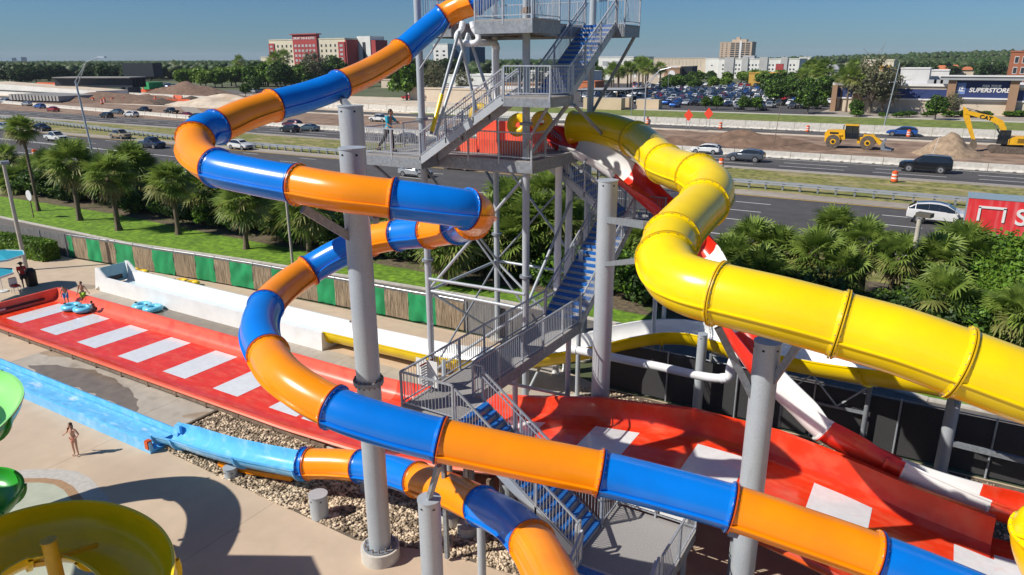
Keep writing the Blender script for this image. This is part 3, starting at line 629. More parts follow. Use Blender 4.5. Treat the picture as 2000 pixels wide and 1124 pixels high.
# ---- the yellow closed slide
YS = thing('tube_slide', 'wide closed water slide in bright yellow on thick grey columns', 'water slide', dp(1500, 600, 15.5))
L = [((1118, 250, 32), 'yellow'), ((1175, 252, 31.2), None), ((1240, 272, 29.8), 'yellow'), ((1270, 295, 28.2), None), ((1298, 321, 26.3), 'yellow'), ((1332, 335, 24.6), None), ((1362, 345, 23.3), 'yellow'), ((1388, 367, 22.2), None), ((1374, 399, 21.0), 'yellow'), ((1342, 432, 19.8), None),
     ((1312, 468, 18.7), 'yellow'), ((1300, 505, 17.8), 'yellow'), ((1318, 542, 17.0), None), ((1352, 560, 16.5), None), ((1403, 574, 16.1), 'yellow'), ((1520, 602, 15.5), None), ((1640, 634, 15.1), 'yellow'), ((1755, 666, 14.6), None), ((1872, 708, 14.2), 'yellow'), ((1990, 752, 13.9), None),
     ((2160, 812, 13.6), 'yellow'), ((2330, 900, 13.6), None), ((2400, 1010, 14.4), 'yellow'), ((2300, 1075, 15.3), None), ((2170, 1060, 15.9), 'yellow'), ((2078, 1030, 16.2), None), ((2045, 1045, 16.6), 'yellow'), ((2060, 1110, 16.8), None), ((2120, 1190, 16.5), 'yellow'), ((2200, 1260, 16.4), None)]
tube_slide(YS, [(dp(*p), c_) for p, c_ in L], .7, 'y', flange=.066, seam=.05)
# ---- red and white open flume that drops from the platform to the wide slide
RW = thing('open_flume', 'narrow open slide in alternating red and white sections winding down from the tower', 'water slide', g(1560, 760, 0))
L = [((1035, 276, 11.2), 'red'), ((1075, 272, 11.25), None), ((1112, 288, 11.05), 'white_fg'), ((1160, 307, 10.7), None), ((1220, 345, 10.0), 'red'), ((1262, 380, 9.4), None), ((1318, 432, 8.4), 'red'), ((1372, 500, 7.2), 'white_fg'), ((1405, 570, 6.4), None), ((1440, 640, 5.65), 'red'), ((1478, 700, 4.95), None),
     ((1503, 730, 4.65), 'white_fg'), ((1570, 793, 3.95), None), ((1617, 838, 3.42), 'red'), ((1690, 881, 2.85), None), ((1730, 902, 2.64), 'red'), ((1762, 918, 2.5), 'white_fg'), ((1840, 950, 2.28), None), ((1925, 980, 2.1), 'red_wet'), ((1990, 1000, 1.95), None), ((2080, 1030, 1.8), None)]
pts = [(g(u, v-10, z), c_) for (u, v, z), c_ in L]
bank = [-.1, -.3, -.38, -.38, -.35, -.32, -.3, -.2, -.1, .1, .3, .38, .42, .45, .45, .42, .4, .3, .15, 0, 0]
u_slide(RW, pts, .56, bank=bank, asym=(.14, .14), n=7)
b = MB()
for (x0, x1) in ((-18.3, -17.2), (-17.1, -14.7)):
    b.box(((x0+x1)/2, 27.4, ZD+.62), (x1-x0-.04, .08, 1.2), 'red_faded'); b.box(((x0+x1)/2, 25.8, ZD+.3), (x1-x0-.04, .08, .58), 'red_faded'); b.box(((x0+x1)/2, 26.6, ZD+.07), (x1-x0-.04, 1.55, .08), 'red')
part('start_tub', b, RW)
# ---- yellow outside, white inside: the open flume that closes the yellow slide
WY = thing('open_flume', 'white lined open slide with a yellow underside curving into a long white run-out', 'water slide', (-30, 25.7, 0))
L = [((2020, 765, 5.2), 'white_fg'), ((1850, 728, 4.6), None), ((1700, 708, 4.0), 'white_fg'), ((1580, 690, 3.7), None), ((1440, 662, 3.4), 'white_fg'), ((1355, 640, 3.3), None), ((1290, 637, 3.2), 'white_fg'), ((1215, 648, 2.95), None), ((1150, 664, 2.6), 'white_fg'), ((1075, 678, 2.2), None), ((1000, 687, 1.8), 'white_fg')]
pts = [(g(u, v, z), c_) for (u, v, z), c_ in L]+[(Vector((-16.3, 26.1, 1.45)), None), (Vector((-18.5, 25.75, 1.2)), 'white_fg'), (Vector((-22.5, 25.7, 1.08)), None), (Vector((-26.5, 25.7, 1.0)), None)]
u_slide(WY, pts, .8, outer='yellow', asym=(.12, .12), a0=188, a1=352)
pr = [(-1.12, .98), (-.98, 1.0), (-.82, .3), (-.6, .16), (.6, .16), (.82, .3), (.98, 1.0), (1.1, .98), (1.16, 0), (-1.16, 0)]
pth = [Vector((x, 25.8, 0)) for x in (-46.6, -42, -36, -31, -26.4)]
b = MB(); b.sweep(pth, [(Vector((0, -1, 0)), Vector((0, 0, 1)))]*5, pr, 'white_fg', cap=True); part('run_out_channel', b, WY)
b = MB(); b.sheet([(-46.4, 25.05), (-26.4, 25.2), (-26.4, 26.4), (-46.4, 26.55)], .3, 'pool_w'); M['pool_w'] = mat('clear_shallow_water', (.6, .76, .8), rough=.06, var=.08, scale=3, bump=.3, bscale=9, spec=.8); part('water', b, WY, ang=0)
M['pale_blue'] = mat('pale_blue_fibreglass', (.28, .52, .6), rough=.3, var=.05)
b = MB()
b.add([(-46.7, 24.85, .3), (-46.7, 26.75, .3), (-46.7, 26.65, 1.5), (-46.7, 24.95, 1.5), (-46.62, 24.85, .3), (-46.62, 26.75, .3), (-46.62, 26.65, 1.5), (-46.62, 24.95, 1.5)], [(3, 2, 1, 0), (4, 5, 6, 7), (0, 1, 5, 4), (1, 2, 6, 5), (2, 3, 7, 6), (3, 0, 4, 7)], 'pale_blue')
for y, s_ in ((24.7, 1), (26.85, -1)):
    b.add([(-47.2, y, 0), (-45.6, y, .95), (-46.5, y, 1.55), (-46.8, y, 1.55), (-47.2, y+.1*s_, 0), (-45.6, y+.1*s_, .95), (-46.5, y+.1*s_, 1.55), (-46.8, y+.1*s_, 1.55)], [(0, 1, 2, 3), (7, 6, 5, 4), (0, 1, 5, 4), (1, 2, 6, 5), (2, 3, 7, 6), (3, 0, 4, 7)], 'white_fg')
part('end_wall', b, WY)
b = MB(); b.box((-46.57, 25.75, .62), (.04, 1.1, .3), 'black'); part('grille', b, WY)
# ---- the wide red slide: flat floor with white bars, curved back wall, low near lip
WR = thing('wide_slide', 'broad flat red slide crossed by white bars with a raised curved back wall', 'water slide', (-25, 19.8, 0))
def fz(x):
    a = [(-60, .38), (-21, .38), (-17, .55), (-13, 1.15), (-9.5, 1.9), (-6, 2.3), (-3.2, 2.22), (-1, 1.85), (1, 1.4), (3, 1.1), (9, 1.0)]
    return float(np.interp(x, [q[0] for q in a], [q[1] for q in a]))
def wh(x): return float(np.interp(x, [-46, -20, -12, -6, 5], [.62, .62, .75, .85, .95]))
xs = [-46.3+i*.5 for i in range(0, int((3.2+46.3)/.5)+1)]
def wprof(x):
    z = fz(x); h = wh(x); k = max(0, min(1, (x+14)/6)); ny = -k*.0
    return [(17.34, z-.1), (17.26, z+.0), (17.32, z+.06), (17.42, z+.07), (17.55, z), (18.1, z), (19.4, z), (20.6, z), (21.35, z), (21.55, z+.04), (21.72, z+.16), (21.84, z+h*.6), (21.9, z+h), (22.05, z+h+.02), (22.05, z+h-.06), (21.98, z+h-.08), (21.86, z-.06), (21.6, z-.12)]
SPLIT = [-46.3, -37.2, -28.1, -19.0, -12.8, -8.0, -3.2, 2.8]
for k in range(len(SPLIT)-1):
    X = [x for x in np.arange(SPLIT[k], SPLIT[k+1]+.01, (SPLIT[k+1]-SPLIT[k])/12)]
    b = MB(); far = k >= 4; K = 18; vs = []
    for x in X:
        for (y, z) in wprof(x): vs.append((x, y, z))
    ms = ['orange_edge']*2+['red_faded']*2+['red_wet']*4+['red_wet' if k > 2 else 'red_faded']*5+['red_faded']*4+['orange_edge']
    for j in range(K):
        b.add([], [], 'red'); mi_ = b.mi(ms[j])
        for i in range(len(X)-1): b.f.append([i*K+j, i*K+(j+1) % K, (i+1)*K+(j+1) % K, (i+1)*K+j]); b.m.append(mi_)
    b.v = vs
    # white bars laid on the floor
    for n_ in range(14):
        x0 = -45.05+n_*3.652; 
        if n_ >= 7: x0 = [-21.2, -17.2, -13.0, -9.3, -5.6, -1.93, 1.9][n_-7]
        x1 = x0+1.66
        if not (SPLIT[k] <= (x0+x1)/2 < SPLIT[k+1]): continue
        q = np.linspace(x0, x1, 5); bv = []
        for x in q: bv += [(x, 18.3, fz(x)+.006), (x, 21.28, fz(x)+.006)]
        b.add(bv, [(2*i, 2*i+2, 2*i+3, 2*i+1) for i in range(4)], 'white_bar')
    M.setdefault('white_bar', add_dirt(mat('wet_white_bar', (.74, .76, .76), rough=.12, var=.05, scale=4, bump=.05, coat=.4), (.75, .45, .4), 5, .6, .75, .35))
    part('slide_section', b, WR, ang=30)
b = MB(); z0 = fz(-46)
b.add([(-46.3, 17.25, z0-.3), (-46.3, 22.05, z0-.3), (-46.3, 22.05, z0+.66), (-46.3, 17.25, z0+.62), (-46.12, 17.3, z0-.01), (-46.12, 21.9, z0-.01), (-46.22, 21.95, z0+.64), (-46.22, 17.3, z0+.6)], [(3, 2, 1, 0), (4, 5, 6, 7), (2, 3, 7, 6), (0, 3, 7, 4), (1, 2, 6, 5)], 'red_faded')
b.box((-46.08, 19.2, z0+.22), (.05, 3.6, .12), 'black'); part('end_wall', b, WR)
b = MB(); b.box((-46.02, 18.6, z0+.24), (.04, .35, .1), 'board'); part('notice', b, WR)
# jets, supports and the dark under-frame along the near side
b = MB()
for i in range(17): x = -45+i*2.1; b.box((x, 17.5, fz(x)*.4-.02), (.12, .3, fz(x)*.8), 'rust')
b.beam((-46, 17.42, .16), (-19, 17.42, .16), .1, .14, 'rust'); part('under_frame', b, WR, ang=0)
for x in (-14, -10.5, -7, -3.5, 0):
    for y in (18, 21.3): b = MB(); b.cyl((x, y, 0), (x, y, fz(x)-.2), .09, 'galv', n=10); part('leg', b, WR)
b = MB(); b.sheet([(2.8, 17.4), (9, 17.4), (9, 22.5), (2.8, 22.5)], 1.08, 'red_wet'); b.sheet([(2.9, 18.3), (4.5, 18.3), (4.5, 21.6), (2.9, 21.6)], 1.086, 'white_bar'); b.box((6, 17.4, 1.2), (6.2, .1, .6), 'red_faded'); part('joining_pool', b, WR, ang=0)
# ---- green and yellow open spiral in the lower left corner
GS = thing('open_flume', 'broad open spiral slide turning from green to yellow in the lower left corner', 'water slide', (-24, 7, 0))
SP = [(-120, 1200), (-30, 1110), (45, 1050), (115, 1000), (200, 972), (300, 955), (378, 955), (422, 990), (420, 1045), (385, 1105), (330, 1180), (250, 1260)]
pts = []
for k_, (u, v) in enumerate(SP):
    q = g(u, v); zz = 5.27-.04*k_; pts.append(((q.x-.744*zz, q.y-.821*zz, zz), 'lime' if k_ % 2 == 0 else None))
u_slide(GS, [(Vector(p), c_) for p, c_ in pts], .63, outer='green_fg', asym=(.0, .1))
L = [((-170, 985, 3.6), 'green_fg'), ((-80, 938, 3.5), None), ((-20, 934, 3.45), None), ((2, 957, 3.4), 'green_fg'), ((-40, 1005, 3.3), None)]
u_slide(GS, [(g(*p), c_) for p, c_ in L], .47, outer='green_fg')
L = [((-120, 1150, 3.1), 'yellow'), ((-30, 1082, 3.0), None), ((45, 1048, 2.9), 'yellow'), ((130, 1034, 2.85), None), ((203, 1046, 2.8), 'yellow'), ((258, 1082, 2.7), None), ((276, 1128, 2.6), 'yellow'), ((255, 1210, 2.5), None), ((200, 1290, 2.4), None)]
u_slide(GS, [(g(*p), c_) for p, c_ in L], .78, outer='yellow', asym=(.12, .05), bank=[-.28]*9, n=10)
M['ochre'] = mat('ochre_painted_steel', (.72, .42, .02), rough=.4, var=.1)
p = g(95, 1058, 3.2)
b = MB(); b.cyl((p.x, p.y, 0), (p.x, p.y, 3.2), .17, 'ochre', n=20); b.cyl((p.x, p.y, 3.2), (p.x, p.y, 3.24), .19, 'ochre', n=20); part('post', b, GS)
b = MB(); b.beam((p.x, p.y, 2.6), g(20, 1110, 2.2), .08, .12, 'ochre'); b.beam((p.x, p.y, 2.7), g(190, 1065, 2.3), .08, .12, 'ochre'); b.beam((p.x, p.y, 2.9), g(45, 1100, 2.0), .06, .08, 'ochre'); part('bracket', b, GS)
# added unseen roof, shaped so its shadow covers the yellow bowl and deck edge
t = thing('shade_roof', 'unseen roof on posts added to shade the yellow bowl of the spiral slide', 'platform', (-26, 4, 0)); b = MB()
cp = [(g(u, v).x-5.95, g(u, v).y-6.57) for u, v in ((150, 1085), (590, 1090), (640, 1200), (500, 1400), (60, 1400))]
b.prism(cp, 8.0, 8.25, 'galv'); part('roof', b, t, ang=0)
for (x, y) in cp: b = MB(); b.cyl((x*.97-.7, y*.97, 0), (x*.97-.7, y*.97, 8), .12, 'ochre', n=10); part('post', b, t)
# ---- grey columns and piers carrying the slides
def support(x, y, z, r, label, base=True, arms=(), cap=True, flange=None, group='grey steel columns carrying the slides'):
    t = thing('support_column', label, 'column', (x, y, 0), group)
    b = MB(); b.cyl((x, y, 0), (x, y, z), r, 'galv', n=32)
    part('shaft', b, t)
    if cap:
        b = MB(); b.cyl((x, y, z), (x, y, z+.035), r*1.06, 'galv', n=32)
        part('cap_plate', b, t)
        b = MB()
        for k in range(3): a = R(200+k*65); b.cyl((x+math.cos(a)*r*.9, y+math.sin(a)*r*.9, z-.12), (x+math.cos(a)*r*1.02, y+math.sin(a)*r*1.02, z-.14), .035, 'black', n=8)
        part('lifting_hole', b, t)
    if flange:
        b = MB(); b.cyl((x, y, flange-.06), (x, y, flange+.06), r*1.28, 'galv_d', n=32)
        for k in range(16): a = 2*math.pi*k/16; b.cyl((x+math.cos(a)*r*1.15, y+math.sin(a)*r*1.15, flange-.12), (x+math.cos(a)*r*1.15, y+math.sin(a)*r*1.15, flange+.12), .025, 'rust', n=6)
        part('flange', b, t)
    if base:
        b = MB(); b.cyl((x, y, -.02), (x, y, .42), r*1.75, 'plain_conc', n=30); b.cyl((x, y, .42), (x, y, .46), r*1.5, 'galv_d', n=30)
        for k in range(14): a = 2*math.pi*k/14; b.cyl((x+math.cos(a)*r*1.3, y+math.sin(a)*r*1.3, .42), (x+math.cos(a)*r*1.3, y+math.sin(a)*r*1.3, .58), .022, 'rust', n=6)
        part('footing', b, t)
    for (q, z1, wd) in arms:
        b = MB(); b.beam((x, y, z1), q, wd, wd*1.3, 'galv_d'); part('arm', b, t)
    return t
p = g(744, 1088, 0)
support(p.x, p.y, 12.35, .335, 'tall thick grey column standing at the edge of the stones in front of the walkway', flange=g(720, 745, 0) and 5.9, arms=[(dp(592, 408, 17.6), 9.9, .16), (dp(735, 432, 17.4), 11.6, .14)])
support(-16.3, 17.3, 13.1, .39, 'thick grey column with the highest capped top, directly behind the tall front column', arms=[(dp(668, 194, 24), 13.0, .16)])
p = g(1168, 888, 0)
support(p.x, p.y, 10.55, .335, 'tall grey column right beside the long blue staircase', arms=[(dp(1262, 440, 19), 9.2, .16), (dp(1245, 510, 18.5), 7.6, .12)])
support(-2.95, 17.0-.25, 8.05, .31, 'thick grey column under the first straight length of the yellow tube', arms=[(dp(1300, 1000, 15.4) if False else dp(1432, 1038, 14.9), 3.6, .2), (dp(1402, 640, 17), 6.2, .13), (dp(1560, 672, 16.4), 6.6, .12)], flange=None)
p = g(1360, 812, 0)
support(p.x, p.y, 3.7, .2, 'slimmer grey column under the white and yellow curve', base=False)
p = g(1834, 930, 0)
support(p.x, p.y, 3.5, .22, 'slimmer grey column beside the black fence under the right part of the yellow tube', base=False, arms=[((p.x+6, p.y-.3, 1.4), 1.4, .14), (g(1870, 795, 3.6), 3.3, .1)])
p = dp(838, 976, 16.4)
support(p.x, p.y, p.z, .26, 'short grey capped column at the bottom edge below the first orange joint', arms=[(dp(857, 908, 15.4), p.z+.02, .1)])
p = g(625, 1008); support(p.x, p.y, .82, .3, 'low round grey pier under the first orange piece of the lower tube', base=False, group='low grey piers')
p = g(720, 962); support(p.x-.1, p.y+.1, .95, .28, 'low round grey pier in the shade behind the tall front column', base=False, group='low grey piers')
p = g(452, 930); support(p.x, p.y, .35, .24, 'very low pier under the light blue run-out curve', base=False, group='low grey piers')
p = g(942, 1155); support(p.x, p.y, 2.35, .12, 'thin grey post under the dark blue length of the lower tube', base=False, cap=False, group='low grey piers')
p = g(992, 985); support(p.x, p.y, 1.8, .26, 'round grey pier under the lowest stair flight', base=False, cap=False, group='low grey piers')
for (u, v, z) in ((1690, 735, 3.2), (1600, 715, 3.0), (1500, 700, 2.8), (1290, 665, 2.4)):
    p = g(u, v+60, 0); 
p1, p2 = g(1530, 722, 2.6), g(1700, 752, 2.8); p0 = g(1390, 690, 2.5)
t = thing('support_truss', 'long grey steel truss under the white and yellow slide above the black fence', 'truss', (p1.x, p1.y, 0))
b = MB(); b.beam(p0, p2, .12, .16, 'galv'); b.beam(p0-Vector((0, 0, 1.2)), p2-Vector((0, 0, 1.2)), .1, .1, 'galv_d'); part('chord', b, t, ang=0)
b = MB()
for k in range(6): q = p0.lerp(p2, k/6); q2 = p0.lerp(p2, (k+1)/6); b.beam(q-Vector((0, 0, 1.15 if k % 2 else .06)), q2-Vector((0, 0, .06 if k % 2 else 1.15)), .06, .06, 'galv')
part('lattice', b, t, ang=0)
for q in (p0, p0.lerp(p2, .5), p2): b = MB(); b.cyl((q.x, q.y, 0), (q.x, q.y, q.z), .09, 'galv_d', n=10); part('leg', b, t)
b = MB(); b.cyl(p2, p2+Vector((0, 0, .5)), .13, 'galv', n=12); b.box(p2+Vector((0, 0, .06)), (.5, .4, .08), 'galv'); part('saddle', b, t)
# ---- white plastic water pipes
def pipe(pts, r, label, loc=None):
    path, _ = catmull(pts, 6) if len(pts) > 2 else ([Vector(p) for p in pts], 0)
    b = MB(); N = 14; pr = [(r*math.cos(2*math.pi*j/N), r*math.sin(2*math.pi*j/N)) for j in range(N)]
    fr = []
    for i in range(len(path)):
        t = (path[min(i+1, len(path)-1)]-path[max(i-1, 0)]).normalized(); s_ = t.cross(Vector((.31, -.85, .13))).normalized(); fr.append((s_, s_.cross(t)))
    b.sweep(path, fr, pr, 'pvc', cap=True)
    for k in (0, len(path)//2, len(path)-1):
        t = (path[min(k+1, len(path)-1)]-path[max(k-1, 0)]).normalized(); b.cyl(path[k]-t*.12, path[k]+t*.12, r*1.14, 'pvc', n=14)
    return solo('water_pipe', b, label, 'pipe', 'white plastic water pipes')
A_, B_ = g(1122, 683, 3.0), g(1408, 741, 3.0)
pipe([A_, A_.lerp(B_, .3), A_.lerp(B_, .6), A_.lerp(B_, .97), B_+Vector((.28, .02, .16)), B_+Vector((.3, .05, .5)), B_+Vector((.42, .1, .95)), B_+Vector((.75, .1, 1.15))], .17, 'long level white pipe with an elbow up to the red flume')
for (u, v0, v1, dd, lb) in ((1092, 315, 735, 31.5, 'tall upright white pipe, left one of the pair between the tower columns'), (1113, 330, 690, 32, 'tall upright white pipe, right one of the pair, bent at its top')):
    q = dp(u, v0, dd); pts = [(q.x, q.y, 0), (q.x, q.y, 3), (q.x, q.y, 6), (q.x, q.y, q.z-.6)]
    if u > 1100: pts += [(q.x, q.y, q.z-.3), (q.x-.25, q.y+.1, q.z+.1), (q.x-.4, q.y+.2, q.z+.4)]
    else: pts += [(q.x, q.y, q.z)]
    pipe([Vector(p) for p in pts], .16, lb)
q = [dp(u, v, d) for u, v, d in ((903, 50, 27.6), (901, 58, 27.6), (893, 68, 27.6), (893, 79, 27.6), (899, 84, 27.6), (915, 85, 27.5), (928, 84, 27.4), (934, 78, 27.4), (933, 68, 27.4), (926, 58, 27.4), (924, 50, 27.4))]
pipe(q, .11, 'small white pipe looping beneath the top of the orange and blue slide')
q = [dp(u, v, d) for u, v, d in ((934, 84, 27.6), (950, 84, 28.4), (964, 85, 29.2), (969, 92, 29.4), (969, 110, 29.5), (970, 160, 29.9), (971, 205, 30.2))]
pipe(q, .13, 'grey white pipe running from the loop down along the rear tower column')
# ================================================= VEHICLES
def paint(name, c, rough=.25, metal=.3): 
    M[name] = mat(name, c, rough=rough, metal=metal, var=.03, scale=2, coat=.6); return name
for nm, c in (('car_white', (.72, .72, .7)), ('car_black', (.012, .013, .016)), ('car_navy', (.02, .03, .07)), ('car_grey', (.09, .1, .12)), ('car_silver', (.42, .44, .46)), ('car_red', (.45, .015, .02)), ('car_blue', (.02, .1, .38)), ('car_tan', (.42, .33, .2)), ('car_maroon', (.16, .02, .04)), ('car_teal', (.1, .16, .2))):
    paint(nm, c, metal=.1 if 'white' in nm else .35)
# stations: x, half width, z bottom, z belt, z roof, half width roof ; nose at +x
PROF = {
 'sedan': (4.8, [(0, .78, .42, .8, .8, .7), (.1, .88, .32, .98, .98, .74), (.75, .92, .26, 1.03, 1.05, .72), (1.35, .93, .22, .99, 1.38, .6), (2.0, .93, .2, .96, 1.46, .58), (2.6, .93, .2, .94, 1.44, .58), (3.15, .93, .2, .93, 1.2, .66), (3.6, .92, .22, .92, .94, .74), (4.3, .9, .26, .82, .84, .74), (4.7, .82, .34, .7, .7, .7), (4.8, .72, .42, .58, .58, .6)]),
 'hatch': (4.5, [(0, .8, .4, .85, .86, .7), (.08, .87, .34, .98, 1.12, .66), (.5, .9, .28, 1.0, 1.38, .62), (1.2, .9, .22, .98, 1.47, .6), (1.9, .9, .2, .95, 1.5, .59), (2.5, .9, .2, .93, 1.44, .6), (3.1, .9, .2, .92, 1.15, .66), (3.55, .89, .22, .9, .93, .74), (4.1, .86, .26, .78, .8, .72), (4.42, .78, .34, .64, .65, .66), (4.5, .68, .42, .56, .56, .58)]),
 'suv': (4.8, [(0, .84, .48, .95, .96, .74), (.06, .92, .4, 1.08, 1.2, .72), (.6, .94, .34, 1.1, 1.53, .66), (1.5, .95, .28, 1.05, 1.66, .66), (2.2, .95, .26, 1.03, 1.66, .66), (2.75, .95, .26, 1.0, 1.54, .68), (3.3, .95, .27, .99, 1.2, .74), (3.6, .94, .28, 1.02, 1.06, .78), (4.3, .92, .34, .96, .98, .78), (4.7, .86, .42, .82, .84, .72), (4.8, .76, .48, .68, .68, .64)]),
 'big_suv': (5.3, [(0, .9, .52, 1.02, 1.04, .8), (.06, .98, .44, 1.16, 1.5, .78), (.35, 1.0, .38, 1.17, 1.84, .77), (1.3, 1.01, .32, 1.16, 1.9, .77), (2.4, 1.01, .3, 1.15, 1.9, .76), (3.0, 1.01, .3, 1.14, 1.84, .76), (3.55, 1.01, .3, 1.14, 1.5, .8), (3.95, 1.0, .32, 1.14, 1.18, .84), (4.8, .98, .38, 1.1, 1.12, .84), (5.22, .93, .46, .98, 1.0, .8), (5.3, .84, .52, .8, .8, .7)]),
 'pickup': (5.8, [(0, .92, .58, 1.02, 1.02, .9), (.06, .96, .52, 1.08, 1.08, .93), (1.2, .98, .42, 1.08, 1.08, .94), (1.98, .98, .4, 1.1, 1.1, .94), (2.06, .98, .38, 1.14, 1.78, .76), (2.6, .98, .36, 1.14, 1.88, .75), (3.4, .98, .36, 1.14, 1.84, .75), (4.0, .98, .38, 1.14, 1.4, .8), (4.35, .97, .4, 1.14, 1.17, .84), (5.2, .96, .44, 1.1, 1.12, .84), (5.7, .92, .5, .96, .98, .8), (5.8, .84, .56, .78, .78, .72)]),
}
def car_mesh(kind, col_, glass_roof=False, low=False):
    L, st = PROF[kind]; body = MB(); G_ = {'side_window': MB(), 'side_window.': MB(), 'windscreen': MB(), 'rear_window': MB()}; S = []
    for (x, wd, zb, zt, zr, wr) in st:
        x -= L/2; zm = zb+(zt-zb)*.55
        S.append([(x, wd*.9, zb), (x, wd, zb+.12), (x, wd*1.0, zm), (x, wd*.965, zt), (x, wr, max(zr, zt+.005)), (x, wr*.55, max(zr, zt+.005)+.025)])
    n = len(S); glass_side = []
    for i in range(n-1):
        A, B = S[i], S[i+1]; cab = (A[4][2]-A[3][2]) > .15 or (B[4][2]-B[3][2]) > .15; full = (A[4][2]-A[3][2]) > .2 and (B[4][2]-B[3][2]) > .2
        for sgn in (1, -1):
            f = lambda p: (p[0], p[1]*sgn, p[2])
            for j in range(3):
                q = [f(A[j]), f(B[j]), f(B[j+1]), f(A[j+1])]; body.add(q, [(0, 1, 2, 3) if sgn < 0 else (3, 2, 1, 0)], col_)
            q = [f(A[3]), f(B[3]), f(B[4]), f(A[4])]; fc = (0, 1, 2, 3) if sgn < 0 else (3, 2, 1, 0)
            body.add(q, [fc], col_)
            if cab:
                # side window set 4 mm proud of the body and a little smaller than its panel
                c_ = Vector([sum(p[k] for p in q)/4 for k in range(3)]); nrm = Vector((0, sgn, .25)).normalized(); kx, kz = (.985, .8) if full else (.8, .74)
                sq = [Vector((c_.x+(p[0]-c_.x)*kx, c_.y+(p[1]-c_.y)*kz, c_.z+(p[2]-c_.z)*kz))+nrm*.012 for p in q]
                if not low or full: G_['side_window' if sgn > 0 else 'side_window.'].add(sq, [fc], 'glass')
        q = [(A[4][0], A[4][1], A[4][2]), (B[4][0], B[4][1], B[4][2]), (B[5][0], B[5][1], B[5][2]), (A[5][0], A[5][1], A[5][2])]
        steep = abs(B[4][2]-A[4][2]) > .18
        m_ = col_
        if glass_roof and not steep and A[4][2] > st[n//2][4]-.15: m_ = 'glass'
        for sgn in (1, -1):
            body.add([(p[0], p[1]*sgn, p[2]) for p in q], [(0, 1, 2, 3) if sgn > 0 else (3, 2, 1, 0)], col_)
        body.add([A[5], B[5], (B[5][0], -B[5][1], B[5][2]), (A[5][0], -A[5][1], A[5][2])], [(3, 2, 1, 0)], m_)
        if steep:
            c_ = Vector(((A[5][0]+B[5][0])/2, 0, (A[5][2]+B[5][2])/2)); d = 1 if B[5][2] < A[5][2] else -1; nrm = Vector((d*.8, 0, .6))*.012
            q = [Vector((A[5][0], A[4][1]*.93, A[5][2]-.02)), Vector((B[5][0], B[4][1]*.93, B[5][2]-.02)), Vector((B[5][0], -B[4][1]*.93, B[5][2]-.02)), Vector((A[5][0], -A[4][1]*.93, A[5][2]-.02))]
            G_['windscreen' if d > 0 else 'rear_window'].add([c_+(p-c_)*.92+nrm*1.6 for p in q], [(3, 2, 1, 0)], 'glass')
    for A, fl in ((S[0], 0), (S[-1], 1)):
        ring = [(p[0], p[1], p[2]) for p in A]+[(p[0], -p[1], p[2]) for p in A[::-1]]; body.add(ring, [tuple(range(len(ring))) if fl else tuple(range(len(ring)-1, -1, -1))], col_)
    A = [(p[0][0], p[0][1], p[0][2]) for p in S]; body.add(A+[(p[0], -p[1], p[2]) for p in A], [(i, i+1, n+i+1, n+i) for i in range(n-1)], 'black')
    return L, body, G_
WB = {'sedan': (.95, 3.85, .33), 'hatch': (.85, 3.55, .32), 'suv': (.95, 3.85, .37), 'big_suv': (1.1, 4.25, .42), 'pickup': (1.25, 4.75, .42)}
def wheel(t, x, y, r, sgn):
    b = MB(); b.cyl((x, y-.11, r), (x, y+.11, r), r, 'tyre', n=20); w_ = part('wheel', b, t)
    b = MB(); b.cyl((x, y+.10*sgn, r), (x, y+.125*sgn, r), r*.66, 'rim', n=14); b.cyl((x, y+.12*sgn, r), (x, y+.14*sgn, r), r*.2, 'black', n=8); part('rim', b, w_)
def make_car(kind, col_, glass_roof=False, rails=False):
    t = thing('parked_car' if False else {'pickup': 'pickup_truck', 'big_suv': 'car', 'suv': 'car'}.get(kind, 'car'), 'x', {'pickup': 'pickup truck'}.get(kind, 'car'))
    L, body, gl = car_mesh(kind, col_, glass_roof)
    # dark wheel arches
    xa, xb, r = WB[kind]; wd = PROF[kind][1][4][1]
    for x in (xa-L/2, xb-L/2):
        for s_ in (1, -1): body.cyl((x, s_*(wd-.2), r*1.02), (x, s_*(wd+.006), r*1.02), r*1.2, 'black', n=20)
    for s_ in (1, -1): body.beam((xa-L/2+.5, s_*(wd-.01), .36), (xb-L/2-.5, s_*(wd-.01), .36), .04, .12, 'black')
    part('body', body, t, ang=32)
    for k_, q_ in gl.items():
        if q_.v: part(k_.strip('.'), q_, t, ang=0)
    for x in (xa-L/2, xb-L/2):
        for s_ in (1, -1): wheel(t, x, s_*(wd-.09), r, s_)
    zf = PROF[kind][1][-2][3]; xf = L/2
    for s_ in (1, -1):
        b = MB(); b.box((xf-.1, s_*PROF[kind][1][-2][1]*.74, zf-.1), (.12, .34, .13), 'chrome'); part('headlight', b, t)
        b = MB(); b.box((-L/2+.04, s_*PROF[kind][1][0][1]*.84, PROF[kind][1][0][3]-.12), (.1, .2, .18), 'lamp_red'); part('tail_light', b, t)
        b = MB(); b.box((PROF[kind][1][6][0]-L/2+.15, s_*(wd+.1), PROF[kind][1][6][3]+.05), (.14, .2, .12), col_); part('mirror', b, t)
    b = MB(); b.box((xf-.03, 0, zf-.16), (.08, 1.0, .2), 'black'); b.box((xf-.02, 0, .42), (.06, 1.2, .14), 'black'); part('grille', b, t)
    if kind == 'pickup':
        b = MB(); b.box((-L/2+1.06, 0, 1.075), (1.75, 1.62, .03), 'black'); part('cargo_bed', b, t)
    if rails:
        for s_ in (1, -1): b = MB(); b.beam((-L/2+.6, s_*.66, PROF[kind][1][4][4]+.05), (-L/2+2.9, s_*.66, PROF[kind][1][4][4]+.03), .04, .04, 'chrome'); part('roof_rail', b, t)
    return t
